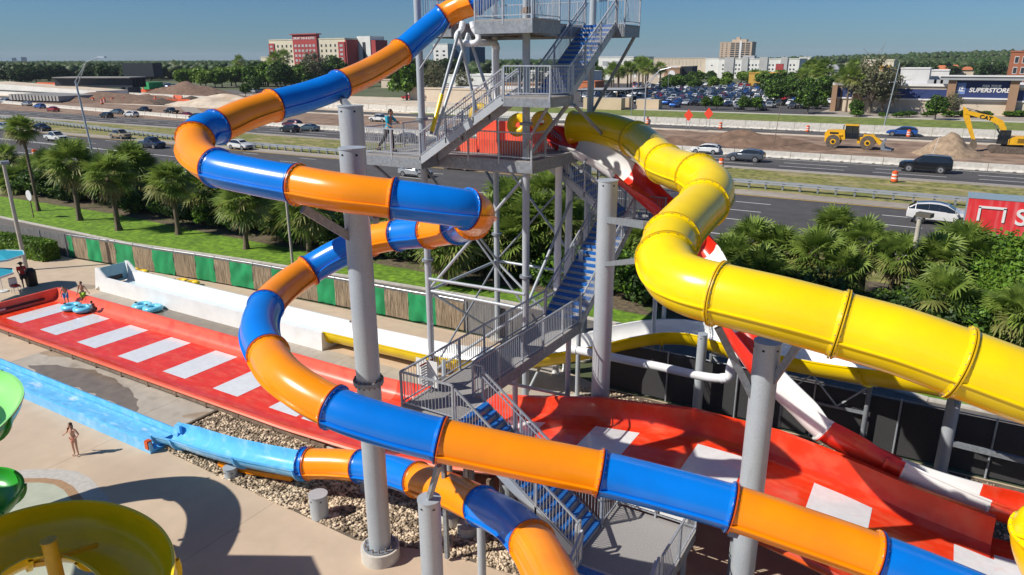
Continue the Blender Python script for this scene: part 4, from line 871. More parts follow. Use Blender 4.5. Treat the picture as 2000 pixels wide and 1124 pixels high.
def put_car(kind, col_, uv, rz, sc, label, group='cars driving on the highway', **kw):
    t = make_car(kind, col_, **kw); p = g(*uv); t.location = (p.x, p.y, 0); t.rotation_euler = (0, 0, rz); t.scale = (sc, sc, sc); t['label'] = label; t['group'] = group; return t
PI_ = math.pi; HS = 'traffic on the highway'
E_, W_ = R(-1.5), PI_-R(1)
put_car('pickup', 'car_white', (111, 276), E_, .98, 'white crew-cab pickup driving behind the thin tall palm at the left', HS)
put_car('pickup', 'car_tan', (236, 271), E_, .94, 'tan pickup driving beside the median guard rail', HS)
put_car('pickup', 'car_navy', (298, 289), E_, .98, 'dark navy pickup following close to the blue bend of the slide', HS)
put_car('suv', 'car_white', (471, 292), E_, 1.0, 'white car half hidden behind the first orange bend', HS)
put_car('suv', 'car_silver', (14, 256), E_, 1.1, 'grey van at the far left edge behind a palm crown', HS)
put_car('suv', 'car_black', (84, 256), E_, .95, 'black car half hidden by the palm crown at the left', HS)
put_car('sedan', 'car_silver', (812, 345), E_, .98, 'silver sedan below the stair tower platform', HS)
put_car('sedan', 'car_black', (898, 331), E_, 1.08, 'black sedan passing under the stair tower platform', HS)
put_car('suv', 'car_white', (1836, 437), E_, 1.16, 'white car with a black roof right behind the red trailer', HS, glass_roof=True)
put_car('big_suv', 'car_black', (1806, 336), W_, 1.17, 'large black car with roof rails at the right of the far carriageway', HS, rails=True)
put_car('suv', 'car_grey', (1456, 315), W_, 1.1, 'dark grey car beside the yellow tube on the far carriageway', HS)
put_car('hatch', 'car_white', (1378, 300), W_, 1.05, 'white hatchback next to the concrete barrier', HS)
put_car('suv', 'car_white', (257, 229), W_, 1.0, 'white car on the far carriageway following a dark one', HS)
put_car('hatch', 'car_black', (208, 230), W_, 1.0, 'dark car just ahead of the white one on the far carriageway', HS)
put_car('sedan', 'car_teal', (229, 223), W_, 1.0, 'small teal car in the outer lane above the dark and the white one', HS)
put_car('sedan', 'car_red', (104, 218), W_, 1.02, 'red sedan last in the row of three at the left', HS)
put_car('hatch', 'car_blue', (78, 212), W_, 1.05, 'bright blue car between the white and the red one', HS)
put_car('sedan', 'car_silver', (54, 207), W_, 1.05, 'pale car first in the row of three at the left', HS)
put_car('suv', 'car_silver', (10, 202), W_, 1.1, 'silver car at the left edge of the far carriageway', HS)
put_car('sedan', 'car_red', (364, 230), W_, 1.0, 'bright red car left of the blue slide bend on the far carriageway', HS)
put_car('suv', 'car_black', (385, 234), W_, 1.0, 'black car tucked behind the blue slide bend', HS)
put_car('suv', 'car_maroon', (571, 249), W_, 1.05, 'maroon car behind a black one under the blue length', HS)
put_car('hatch', 'car_black', (566, 258), W_, 1.05, 'black hatchback in front of the maroon car', HS)
put_car('sedan', 'car_teal', (604, 256), W_, 1.05, 'dark teal sedan left of the capped grey column', HS)
put_car('suv', 'car_black', (790, 277), W_, 1.0, 'black car seen through the platform railing', HS)
put_car('pickup', 'car_black', (283, 220), W_, .9, 'black pickup parked behind the barrier on the dirt', 'site vehicles')
put_car('pickup', 'car_black', (335, 222), W_, .9, 'second dark pickup behind the barrier on the dirt, nearer the blue bend', 'site vehicles')
put_car('pickup', 'car_white', (742, 238), W_, 1.0, 'white pickup parked on the dirt behind the man on the platform', 'site vehicles')
put_car('suv', 'car_blue', (1761, 266), W_, 1.12, 'deep blue car on the ramp behind the wheel loader', 'site vehicles')
put_car('pickup', 'car_white', (275, 168+6), R(20), 1.3, 'white truck standing among orange drums near the bridge', 'site vehicles')
# articulated truck trailer with the red side
M['trailer_red'] = add_dirt(mat('trailer_red_vinyl', (.68, .035, .04), rough=.4, var=.06, scale=1), (.75, .3, .3), .8, .5, .75, .5, (3, 1, .3)); M['trailer_top'] = mat('trailer_roof', (.24, .32, .36), rough=.5, var=.1)
tp = g(1880, 453, 1.25); X0 = tp.x; Y0 = tp.y; t = thing('box_trailer', 'long red-sided box trailer with a white bracket sign at the right edge', 'trailer', (X0+8, Y0+1.4, 0))
b = MB(); b.box((X0+8, Y0+1.4, 2.62), (16, 2.75, 2.7), 'trailer_red'); part('box', b, t, ang=0)
b = MB(); b.box((X0+8, Y0+1.4, 4.0), (16.06, 2.81, .06), 'trailer_top'); b.beam((X0, Y0-.02, 1.26), (X0+16, Y0-.02, 1.26), .06, .14, 'chrome'); b.box((X0-.02, Y0+1.4, 2.62), (.04, 2.75, 2.7), 'trailer_top'); part('trim', b, t, ang=0)
b = MB(); zz = 3.35; x1, x2 = X0+.85, X0+2.5
for (p, q) in (((x1, zz-1.1), (x1, zz)), ((x1-.09, zz), (x2+.09, zz)), ((x2, zz), (x2, zz-1.1))): b.beam((p[0], Y0-.04, p[1]), (q[0], Y0-.04, q[1]), .03, .18, 'board', up=(0, 0, 1) if p[1] == q[1] else (1, 0, 0))
part('bracket_sign', b, t, ang=0)
text_part('Stor', 1.75, (X0+4.75, Y0-.03, 2.72), (1, 0, 0), (0, 0, 1), 'board', t, bold=.03)
for x in (X0+1.4, X0+2.7):
    for y in (.35, 2.4): b = MB(); b.cyl((x, Y0+y-.2, .5), (x, Y0+y+.2, .5), .5, 'tyre', n=18); part('wheel', b, t)
b = MB(); b.box((X0+8, Y0+1.4, 1.0), (15.5, 1.1, .35), 'black'); part('chassis', b, t)
# ------------------------------------------------ wheel loader and excavator on the dirt
M['cat_yellow'] = add_dirt(mat('machine_yellow', (.78, .42, .012), rough=.4, var=.07, scale=2), (.3, .2, .1), 1.5, .55, .8, .5)
M['dirt_tyre'] = mat('dusty_tyre', (.12, .095, .075), rough=.9, var=.3, scale=4)
def poly_side(b, pts, y0, y1, m):
    n = len(pts); vs = [(x, y0, z) for x, z in pts]+[(x, y1, z) for x, z in pts]
    b.add(vs, [(i, (i+1) % n, n+(i+1) % n, n+i) for i in range(n)]+[tuple(range(n-1, -1, -1)), tuple(range(n, 2*n))], m)
def loader():
    t = thing('wheel_loader', 'yellow articulated wheel loader with its bucket lowered onto the dirt', 'wheel loader')
    b = MB(); poly_side(b, [(-4.1, .9), (-4.2, 2.1), (-3.9, 2.55), (-1.5, 2.65), (-1.3, 1.3), (-2.2, 1.15), (-3.6, .8)], -1.0, 1.0, 'cat_yellow'); b.box((-2.75, 0, 1.95), (2.0, 2.3, .15), 'cat_yellow'); part('body', b, t, ang=25)
    b = MB(); 
    for y in (-1.02, 1.02): b.box((-2.9, y, 2.15), (1.2, .03, .35), 'black'); b.box((-3.9, y*.7, 2.2), (.3, .1, .3), 'black')
    part('louvre', b, t, ang=0)
    b = MB(); poly_side(b, [(-1.35, 1.4), (-1.45, 3.3), (.15, 3.3), (.45, 2.3), (.35, 1.4)], -.78, .78, 'glass'); part('cab', b, t, ang=0)
    b = MB(); b.box((-.65, 0, 3.38), (1.9, 1.75, .14), 'cat_yellow'); 
    for x in (-1.4, .2, -.5):
        for y in (-.79, .79): b.beam((x if x < .1 else .42, y, 1.4), (x, y, 3.35), .09, .09, 'black')
    part('cab_roof', b, t, ang=0)
    b = MB(); poly_side(b, [(.3, .8), (.3, 1.7), (2.0, 1.75), (2.6, 1.2), (2.0, .75)], -.6, .6, 'cat_yellow'); part('front_frame', b, t, ang=25)
    for y in (-.62, .62): b = MB(); poly_side(b, [(1.0, 1.6), (1.1, 2.15), (2.4, 2.1), (3.9, .9), (3.7, .5), (2.3, 1.4)], y-.12, y+.12, 'cat_yellow'); part('lift_arm', b, t, ang=25)
    b = MB(); b.beam((1.2, 0, 2.2), (3.4, 0, 1.7), .14, .18, 'chrome'); part('tilt_cylinder', b, t)
    b = MB(); poly_side(b, [(3.6, .15), (3.5, .9), (3.9, 1.5), (4.15, 1.45), (3.95, .8), (4.1, .35), (5.0, .12), (5.0, .02), (3.9, .0)], -1.5, 1.5, 'galv_d'); part('bucket', b, t, ang=25)
    for x in (-2.9, 1.75):
        for y in (-1.05, 1.05):
            b = MB(); b.cyl((x, y-.36, .98), (x, y+.36, .98), .99, 'dirt_tyre', n=26); w_ = part('wheel', b, t)
            b = MB(); s_ = 1 if y > 0 else -1; b.cyl((x, y+.34*s_, .98), (x, y+.38*s_, .98), .4, 'cat_yellow', n=16); b.cyl((x, y+.37*s_, .98), (x, y+.44*s_, .98), .22, 'black', n=10); part('rim', b, w_)
    for s_ in (-1, 1): b = MB(); poly_side(b, [(-3.9, 1.4), (-3.6, 1.95), (-2.2, 1.95), (-1.9, 1.3), (-2.1, 1.3), (-2.3, 1.8), (-3.5, 1.8), (-3.8, 1.35)], s_*1.05-.35, s_*1.05+.35, 'cat_yellow'); part('fender', b, t, ang=25)
    b = MB(); b.cyl((-1.8, .5, 2.6), (-1.8, .5, 3.3), .07, 'black', n=8); part('exhaust', b, t)
    return t
t = loader(); p = g(1668, 290); t.location = (p.x, p.y, 0); t.rotation_euler = (0, 0, R(2)); t.scale = (1.13,)*3
t = thing('excavator', 'large yellow tracked excavator reaching its arm down to a mound of dirt', 'excavator', (0, 0, 0))
for y in (-1.3, 1.3):
    b = MB(); poly_side(b, [(-2.5, .45), (-2.3, .9), (-1.9, 1.0), (1.9, 1.0), (2.3, .9), (2.5, .45), (2.2, .05), (1.9, 0), (-1.9, 0), (-2.2, .05)], y-.32, y+.32, 'dirt_tyre'); tr = part('track', b, t, ang=25)
    b = MB()
    for x in (-1.9, -1.2, -.6, 0, .6, 1.2, 1.9): b.cyl((x, y-.36, .45 if abs(x) > 1.8 else .3), (x, y+.36, .45 if abs(x) > 1.8 else .3), .34 if abs(x) > 1.8 else .16, 'soil', n=12)
    part('roller', b, tr)
b = MB(); b.cyl((0, 0, .6), (0, 0, 1.3), .9, 'black', n=20); part('turntable', b, t)
b = MB(); poly_side(b, [(-.2, 1.3), (-.2, 2.1), (.4, 2.45), (2.7, 2.5), (3.3, 2.2), (3.35, 1.4)], -1.45, 1.45, 'cat_yellow'); part('body', b, t, ang=20)
b = MB()
for i in range(5): b.box((1.6, -1.47, 1.65+i*.14), (1.3, .03, .06), 'black')
b.box((1.5, 0, 1.28), (3.7, 2.8, .1), 'black'); part('louvre', b, t, ang=0)
b = MB(); poly_side(b, [(-1.6, 1.35), (-1.6, 2.4), (-1.3, 3.25), (-.1, 3.25), (0, 1.35)], -1.4, -.45, 'glass'); part('cab', b, t, ang=0)
b = MB(); b.box((-.7, -.92, 3.3), (1.4, 1.05, .1), 'black'); 
for x, z in ((-1.6, 2.4), (-.75, 3.25), (-.05, 3.25)):
    for y in (-1.41, -.44): b.beam((x, y, 1.35), (x if x > -1.5 else -1.3, y, 3.25), .09, .09, 'black')
part('cab_frame', b, t, ang=0)
b = MB(); poly_side(b, [(-.3, 1.9), (-.6, 3.6), (-1.2, 4.7), (-2.4, 5.3), (-6.2, 6.1), (-6.3, 5.6), (-2.8, 4.6), (-1.7, 4.0), (-1.2, 3.1), (-.9, 1.9)], -.3, .3, 'cat_yellow'); part('boom', b, t, ang=20)
b = MB(); poly_side(b, [(-6.7, 6.7), (-6.0, 6.2), (-5.6, 5.2), (-4.3, 1.7), (-4.7, 1.5), (-6.4, 5.0)], -.22, .22, 'cat_yellow'); part('stick', b, t, ang=20)
for (p, q) in (((-.9, 0, 2.2), (-2.3, 0, 4.3)), ((-3.2, 0, 5.6), (-6.2, 0, 6.4)), ((-6.1, 0, 5.9), (-5.1, 0, 2.6))):
    b = MB(); b.cyl(p, Vector(p).lerp(Vector(q), .6), .12, 'black', n=10); b.cyl(Vector(p).lerp(Vector(q), .55), q, .07, 'chrome', n=10); part('hydraulic_ram', b, t)
b = MB(); poly_side(b, [(-4.8, 1.9), (-4.2, 1.7), (-3.9, .8), (-4.3, .1), (-5.2, .0), (-4.9, .8)], -.6, .6, 'soil'); part('bucket', b, t, ang=20)
text_part('CAT', .85, (-3.5, -.33, 5.05), (-1, 0, .0) if False else (1, 0, -.2), (.2, 0, 1), 'black', t, bold=.02)
p = g(1958, 298); t.location = (p.x+.5, p.y, 0); t.rotation_euler = (0, 0, R(3)); t.scale = (1.05,)*3
text = None
# dirt mounds
def mound(c, rx, ry, h, m, label, seed=0, n=28):
    V = []; F = []
    for j in range(n+1):
        for i in range(n+1):
            x = -1+2*i/n; y = -1+2*j/n; r = math.hypot(x, y); e = max(0, 1-r)**1.15
            z = h*e*(1+.5*noise.noise(Vector((x*2.5+seed, y*2.5, seed))))+(.14*noise.noise(Vector((x*9, y*9, seed))) if e > .04 else 0); V.append((c[0]+x*rx, c[1]+y*ry, z-.03 if e > .03 else -.3))
    for j in range(n):
        for i in range(n): F.append((j*(n+1)+i, j*(n+1)+i+1, (j+1)*(n+1)+i+1, (j+1)*(n+1)+i))
    o = bpy.data.objects.new('dirt_mound', np_mesh('dirt_mound', V, F, [m], smooth=True)); col.objects.link(o)
    setp(o, label, 'dirt mound', 'mounds of dug earth')
M['tan_dirt'] = mat('tan_earth', (.32, .23, .15), rough=1, var=.25, scale=1.5, bump=.6)
M['brown_dirt'] = add_dirt(mat('brown_earth', (.19, .12, .08), rough=1, var=.3, scale=1, bump=.8, bscale=4), (.1, .06, .04), .5, .5, .7, .7)
p = g(1850, 302); mound((p.x, p.y), 5.2, 4.5, 3.5, 'tan_dirt', 'pointed pale earth mound left of the excavator bucket', 3)
p = g(1462, 283); mound((p.x, p.y), 15, 6, 2.5, 'brown_dirt', 'long ragged brown earth mound behind the barrier near the yellow tube', 5)
p = g(1310, 287); mound((p.x, p.y), 14, 5, 1.8, 'brown_dirt', 'brown earth mound just right of the stair tower', 9)
p = g(370, 190); mound((p.x, p.y), 34, 16, 6.5, 'brown_dirt', 'large dark mound of cleared roots and earth in front of the light green trees', 11)
p = g(440, 205); mound((p.x, p.y), 30, 14, 3.5, 'sand', 'pale sandy bank behind the orange slide bend', 12)
p = g(215, 197); mound((p.x, p.y), 40, 14, 3.2, 'brown_dirt', 'brown earth bank in front of the bridge end', 14)
# ------------------------------------------------ barriers, rails, drums, posts
def jersey(L, h=.82, m='plain_conc'):
    b = MB(); pr = [(-.3, 0), (.3, 0), (.3, .08), (.13, .33), (.08, h), (-.08, h), (-.13, .33), (-.3, .08)]
    n = len(pr); vs = [(-L/2, y, z) for y, z in pr]+[(L/2, y, z) for y, z in pr]
    b.add(vs, [(i, n+i, n+(i+1) % n, (i+1) % n) for i in range(n)]+[tuple(range(n)), tuple(range(2*n-1, n-1, -1))], m)
    for x in (-L*.22, L*.22): b.box((x, -.302, .06), (.45, .01, .07), 'black')
    return b.mesh('concrete_barrier', (0, 0, 0), 20)
bm_ = jersey(4.13, 1.0)
GRP = 'concrete barriers along the far carriageway'
i = 0; x = 24.
while x > -300 and i < 78:
    yy = 115.4 if x > -125 else 115.4+(-125-x)*.11; o = bpy.data.objects.new('concrete_barrier', bm_); col.objects.link(o)
    o.location = (x, yy+random.uniform(-.05, .05), 0); o.rotation_euler = (0, 0, R(random.uniform(-.5, .5))-(math.atan(.11) if x < -125 else 0)); setp(o, 'pale concrete barrier section in the long row beside the dirt', 'barrier', GRP); x -= 4.2; i += 1
b = jersey(5.0, 1.7); x = 30.
while x > -90:
    o = bpy.data.objects.new('concrete_wall_panel', b); col.objects.link(o); o.location = (x, 162.4, 0); setp(o, 'tall pale concrete wall panel in the row along the green verge', 'wall', 'white wall panels along the verge'); x -= 5.06
for k in range(30):
    x = -92-k*8; o = bpy.data.objects.new('concrete_wall_panel', b); col.objects.link(o); o.location = (x, 162.4+k*.9, 0); o.scale = (1.58, 1, 1); o.rotation_euler = (0, 0, -math.atan(.9/8)); setp(o, 'long pale concrete wall panel in the far row behind the tower', 'wall', 'far white wall panels behind the tower')
def guard_rail(y, x0, x1, label, y_of=None):
    t = thing('guard_rail', label, 'guard rail', ((x0+x1)/2, y, 0)); b = MB(); yf = y_of or (lambda x: y); xs_ = np.linspace(x0, x1, 40)
    for a, c_ in zip(xs_, xs_[1:]):
        for s_ in (-.18, .18):
            for z in (.62, .86): b.beam((a, yf(a)+s_, z), (c_, yf(c_)+s_, z), .09, .15, 'rail')
    part('rail', b, t, ang=0)
    b = MB(); x = x0; n = 0
    while x < x1: b.box((x, yf(x), .46), (.2, .26, .9), 'galv_d'); x += 1.9
    o = part('post', b, t, ang=0); o['kind'] = 'stuff'
yg = lambda x: float(np.interp(x, [-320, -190, -126, -100, -60, -20, 30], [104, 94, 86, 84.8, 85.4, 86.4, 85.2]))
guard_rail(86, -215, 28, 'long double-sided steel guard rail along the grass median', yg)
M['drum_or'] = mat('drum_orange', (.85, .13, .02), rough=.5, var=.1); 
def drum():
    b = MB(); 
    for (z0, z1, m, r) in ((0, .08, 'black', .34), (.08, .3, 'drum_or', .29), (.3, .44, 'board', .275), (.44, .6, 'drum_or', .27), (.6, .74, 'board', .26), (.74, .96, 'drum_or', .25), (.96, 1.02, 'drum_or', .12)): b.cyl((0, 0, z0), (0, 0, z1), r, m, n=12)
    return b.mesh('traffic_drum', (0, 0, 0), 40)
dm = drum()
for (u, v, lb, s_) in ((1746, 356, 'near orange drum on the median below the large black car', 1.35), (1408, 329, 'orange drum half hidden by the crest of the yellow tube', 1.35), (1396, 244, 'first orange drum right of the two red signs', 1.3), (1407, 252, 'second orange drum right of the two red signs', 1.35), (1265, 243, 'orange drum at the foot of the double lamp pole', 1.3), (1562, 252, 'orange drum left of the wheel loader', 1.3), (1577, 258, 'orange drum touching the wheel loader outline', 1.3), (1774, 268, 'orange drum in front of the deep blue car', 1.35), (70, 310, 'orange drum between the palms at the left', 1.4)):
    p = g(u, v); o = bpy.data.objects.new('traffic_drum', dm); col.objects.link(o); o.location = p; o.scale = (s_,)*3; setp(o, lb, 'traffic drum', 'orange striped traffic drums')
for k in range(34):
    u = random.uniform(175, 345); v = random.uniform(174, 205); p = g(u, v); o = bpy.data.objects.new('traffic_drum', dm); col.objects.link(o); o.location = p; o.scale = (1.6,)*3; setp(o, 'distant orange drum scattered on the building site near the bridge', 'traffic drum', 'far orange drums near the bridge')
M['sign_red'] = mat('sign_orange_red', (.75, .06, .02), rough=.5, var=.05)
for (u, v, lb) in ((1343, 256, 'left one of the two red-orange diamond road signs'), (1382, 252, 'right one of the two red-orange diamond road signs')):
    p = g(u, v); t = thing('road_sign', lb, 'road sign', p, 'red diamond road signs')
    b = MB(); 
    for s_ in (-.35, .35): b.beam((p.x+s_, p.y, 0), (p.x+s_, p.y, 3.3), .08, .08, 'galv_d')
    part('post', b, t, ang=0); b = MB(); vs = [(0, -1.25), (1.0, 0), (0, 1.25), (-1.0, 0)]
    b.add([(p.x+a, p.y-.1, 3.2+c_) for a, c_ in vs]+[(p.x+a, p.y-.05, 3.2+c_) for a, c_ in vs], [(0, 1, 2, 3), (7, 6, 5, 4), (0, 4, 5, 1), (1, 5, 6, 2), (2, 6, 7, 3), (3, 7, 4, 0)], 'sign_red'); part('sign_face', b, t, ang=0)
# lamp poles
M['pole_tan'] = mat('pale_pole_concrete', (.45, .41, .34), rough=.7, var=.08); M['sign_back'] = mat('dark_lamp_box', (.1, .09, .07), rough=.6, var=.1)
def pole(u, v, vtop, r, label, arm=None, lean=0, name='street_lamp', cat='lamp pole', m='rail', head=True, dbl=False, r2=None):
    p = g(u, v); top = None
    k = _ray(u, v); dist = math.hypot(p.x, p.y); z = 5.
    for _ in range(60):
        q = pj_v(p.x, p.y, z)
        if q > vtop: z += dist*.004
        else: break
    t = thing(name, label, cat, p); b = MB(); tp = Vector((p.x+lean, p.y, z)); b.cyl(p, tp, r, m, r2=r2 or r*.7, n=10); part('pole', b, t)
    if arm:
        b = MB(); dx, dz = arm; e = tp+Vector((dx, 0, dz)); mid = tp+Vector((dx*.5, 0, dz*.8))
        for off in ((0, -.9) if dbl else (0,)): b.cyl(tp+Vector((0, 0, off)), mid, r*.5, m, n=8)
        b.cyl(mid, e, r*.5, m, n=8); part('arm', b, t)
        b = MB(); b.box(e+Vector((dx*.04, 0, -.02)), (abs(dx)*.22+.3, .4, .18), 'rail', top=.8); part('lamp_head', b, t, ang=0)
    return t, tp
def pj_v(x, y, z):
    d = Vector((x, y, z-CH)); w_ = d.dot(c0); return 562-CF*d.dot(cu)/w_
pole(184, 314, 160, .14, 'tall leaning lamp pole with an angled double arm between the palms', arm=(7.5, 3.4), dbl=True, lean=-1.2, r2=.14)
pole(1258, 243, 166, .17, 'steel lamp pole with a bent double arm right of the tower', arm=(6.2, 3.6), dbl=True, r2=.14)
pole(1233, 226, 140, .1, 'thin pole left of the bent-arm lamp', name='utility_pole', cat='pole')
pole(1304, 190, 128, .1, 'thin straight pole behind the bent-arm lamp', name='utility_pole', cat='pole')
pole(1726, 250, 128, .16, 'white pole standing in the verge in front of the bare tree', name='utility_pole', cat='pole', lean=1.2)
pole(1694, 218, 170, .1, 'short thin pole beside the bare tree', name='utility_pole', cat='pole')
pole(1510, 292, 205, .06, 'thin rusty stake behind the concrete barrier', name='marker_stake', cat='stake', m='rust', lean=.5)
pole(1814, 322, 288, .04, 'thin white stake standing behind the large black car', name='marker_stake', cat='stake', m='board', lean=.9)
t, tp = pole(1760, 640, 432, .16, 'square pale lamp post in front of the palms at the right', m='pole_tan', r2=.12)
b = MB(); b.box(tp+Vector((.2, 0, .25)), (.75, .5, .22), 'sign_back', rz=R(-20)); part('lamp_head', b, t, ang=0)
for o in t.children:
    for i, mm in enumerate(o.data.materials): pass
t, tp = pole(52, 528, 325, .15, 'square grey lamp post beside the blue umbrella', m='pole_tan', r2=.11)
b = MB(); b.box(tp+Vector((.2, 0, .1)), (.7, .5, .2), 'galv_d', rz=R(-20)); part('lamp_head', b, t, ang=0)
t, tp = pole(572, 520, 398, .1, 'slim pale post in front of the palms near the upper tube', m='pole_tan', r2=.09)
p = g(66, 426); t = thing('round_sign', 'small round white sign on a post on the lawn at the left', 'sign', p); b = MB(); b.beam(p, p+Vector((0, 0, 2.0)), .08, .08, 'rust'); part('post', b, t, ang=0); b = MB(); b.cyl(p+Vector((0, -.05, 2.2)), p+Vector((0, .0, 2.2)), .5, 'board', n=20); part('sign_face', b, t)

M['root_brown'] = mat('root_brown', (.07, .05, .035), rough=1, var=.5, scale=.8, bump=1, bscale=3)
for k_ in range(16):
    u = random.uniform(250, 470) if k_ % 3 else random.uniform(130, 345); v = random.uniform(182, 203); q = g(u, v)
    mound((q.x, q.y), random.uniform(6, 16), random.uniform(4, 8), random.uniform(1.0, 2.8), random.choice(['root_brown', 'brown_dirt']), 'low rubble and earth heap scattered across the building site at the left', 20+k_, 16)
M['mesh_orange'] = mat('orange_safety_mesh', (.75, .12, .03), rough=.8, var=.2, scale=2)
for (u0, u1, v, lb) in ((72, 108, 166, 'orange safety fence left of the unfinished bridge'), (176, 224, 186, 'orange safety fence under the unfinished bridge'), (245, 330, 181, 'orange safety fence in front of the site cars'), (300, 372, 202, 'orange safety fence nearest the orange slide bend'), (340, 356, 194, 'short piece of orange safety fence by the earth heap')):
    A, B = g(u0, v), g(u1, v+1); b = MB(); b.beam(A+Vector((0, 0, .9)), B+Vector((0, 0, .9)), .1, 1.3, 'mesh_orange'); t = thing('safety_fence', lb, 'fence', A, 'orange safety fences on the site'); part('mesh', b, t, ang=0)
    for k_ in range(9): q = A.lerp(B, k_/8); b = MB(); b.box((q.x, q.y, .85), (.12, .12, 1.7), 'galv_d'); part('post', b, t, ang=0)
# ================================================= TREES AND PLANTS
def cards(C, U, W, Vv):
    """quads from centre, half-width vectors and half-height vectors"""
    P = np.stack([C-U-Vv, C+U-Vv, C+U+Vv, C-U+Vv], 1).reshape(-1, 3); return P, np.arange(len(P)).reshape(-1, 4)
def fan_leaves(n, L, rg, elev=(-38, 86), blades=19, seed=0):
    """fan palm leaves: a stalk and a folded fan of drooping blades"""
    V = []; F = []; MI = []
    for i in range(n):
        az = i*2.39996+rg.uniform(-.3, .3); f = (i+.5)/n; el = R(elev[1]+(elev[0]-elev[1])*f**.8)+rg.uniform(-.15, .15)
        d = np.array([math.cos(az)*math.cos(el), math.sin(az)*math.cos(el), math.sin(el)]); sd = np.array([-math.sin(az), math.cos(az), 0]); up = np.cross(sd, d)*-1
        sl = L*rg.uniform(.55, .85); bl = L*rg.uniform(.65, .95); p0 = d*.08; p1 = d*sl+np.array([0, 0, -.06*sl])
        k = len(V); w_ = .022; V += [p0-sd*w_, p0+sd*w_, p1+sd*w_, p1-sd*w_]; F.append([k, k+1, k+2, k+3]); MI.append(0)
        roll = rg.uniform(-.7, .7)
        sd2 = sd*math.cos(roll)+up*math.sin(roll); mi = 1 if f > .62 and rg.random() < .45 else 0
        for b in range(blades):
            a = R(-128+256*b/(blades-1))+rg.uniform(-.05, .05); dr = d*math.cos(a)+sd2*math.sin(a); ll = bl*(1-.28*abs(a)/2.3)*rg.uniform(.85, 1.1)
            pn = np.cross(dr, np.cross(sd2, d)); pn /= np.linalg.norm(pn)+1e-9; ww = ll*.05
            q0 = p1; q1 = p1+dr*ll*.55+np.array([0, 0, -.04*ll]); q2 = p1+dr*ll*.98+np.array([0, 0, -(.16+.2*rg.random())*ll])
            k = len(V); V += [q0-pn*ww*.3, q0+pn*ww*.3, q1+pn*ww, q1-pn*ww, q2+pn*ww*.15, q2-pn*ww*.15]; F += [[k, k+1, k+2, k+3], [k+3, k+2, k+4, k+5]]; MI += [mi, mi]
    return np.array(V), np.array(F), MI
def make_palm(name, h, n, L, seed, skirt=14):
    rg = np.random.default_rng(seed); t = thing(name, 'palm', 'palm tree', (0, 0, 0)); lean = rg.uniform(-.3, .3, 2)
    pts = [Vector((lean[0]*(z/h)**2, lean[1]*(z/h)**2, z)) for z in np.linspace(-.1, h, 9)]; b = MB(); N = 10; vs = []
    for i, p in enumerate(pts):
        r = .21-.05*i/8+(.1 if i == 0 else 0)+(.07 if i >= 7 else 0)
        for j in range(N): a = 2*math.pi*j/N; rr = r*(1+.12*math.sin(j*3+i*2)); vs.append((p.x+rr*math.cos(a), p.y+rr*math.sin(a), p.z))
    b.add(vs, [(i*N+j, i*N+(j+1) % N, (i+1)*N+(j+1) % N, (i+1)*N+j) for i in range(8) for j in range(N)], 'trunk'); part('trunk', b, t)
    V, F, MI = fan_leaves(n, L, rg, seed=seed); V = V+np.array([pts[-1].x, pts[-1].y, h])
    o = bpy.data.objects.new('crown', np_mesh('crown', V, F, ['frond', 'frond2'], MI)); col.objects.link(o); o.parent = t
    if skirt:
        V, F, MI = fan_leaves(skirt, L*.8, rg, elev=(-84, -55), blades=9); V = V+np.array([pts[-1].x, pts[-1].y, h-.15])
        o = bpy.data.objects.new('dead_fronds', np_mesh('dead_fronds', V, F, ['frond_dead', 'frond_dead'], MI)); col.objects.link(o); o.parent = t
    t['h'] = h; return t
PALMS = [make_palm('sabal_palm', 5.0, 50, 1.55, 1, 24), make_palm('sabal_palm', 4.2, 54, 1.75, 2, 22), make_palm('sabal_palm', 5.6, 40, 1.5, 3, 10), make_palm('sabal_palm', 3.4, 58, 1.8, 4, 26)]
def put_palm(u, v, t_, lb, var=None, sc=1., grp='fan palms along the highway'):
    p = gt(u, v, t_); src = PALMS[var if var is not None else random.randrange(4)]; h = src['h']; z = max(1.0, p.z)
    o = src if not USED.get(src.name) else copy_tree(src); USED[src.name] = 1
    o.location = (p.x, p.y, 0); o.rotation_euler = (R(random.uniform(-4, 4)), R(random.uniform(-4, 4)), random.uniform(0, 6.28)); o.scale = (sc, sc, sc)
    for ch in o.children:
        n_ = ch.name.split('.')[0]
        if n_ == 'trunk': ch.scale = (1, 1, z/sc/h)
        else: ch.location = (0, 0, z/sc-h)
    o['label'] = lb; o['group'] = grp; return o
near = [(42, 252, 36.8, 0, .78, 'tall thin palm with a small crown standing at the far left'), (135, 318, 36.4, 1, 1.1, 'full palm on the lawn, second tall trunk from the left'), (213, 340, 35.8, 0, 1.15, 'palm on the lawn leaning against the darker crowns, third trunk from the left'), (333, 352, 37.5, 0, 1.0, 'palm on the lawn below the orange bend'), (470, 392, 37.1, 1, 1.0, 'palm on the lawn below the first long blue length'), (596, 405, 38.1, 3, 1.0, 'palm behind the slim pale post'), (868, 478, 37.2, 3, .95, 'palm seen between the tower braces at the left'), (1040, 440, 42, 1, 1.15, 'palm seen between the middle tower columns')]
for (u, v, tt, va, sc, lb) in near: put_palm(u, v, tt, lb, va, sc)
back = [(12, 305, 44), (60, 330, 45), (98, 318, 43), (175, 345, 42), (248, 318, 42), (275, 345, 43), (385, 372, 41), (8, 345, 42), (30, 372, 41), (505, 405, 43), (545, 400, 42), (560, 425, 41), (625, 420, 42), (655, 430, 42), (730, 430, 42), (790, 455, 43), (820, 440, 42), (905, 455, 43), (930, 445, 42), (985, 400, 43), (960, 440, 41), (1075, 380, 44), (1100, 430, 43), (1010, 470, 41), (1135, 450, 44), (1220, 510, 44), (1250, 470, 46)]
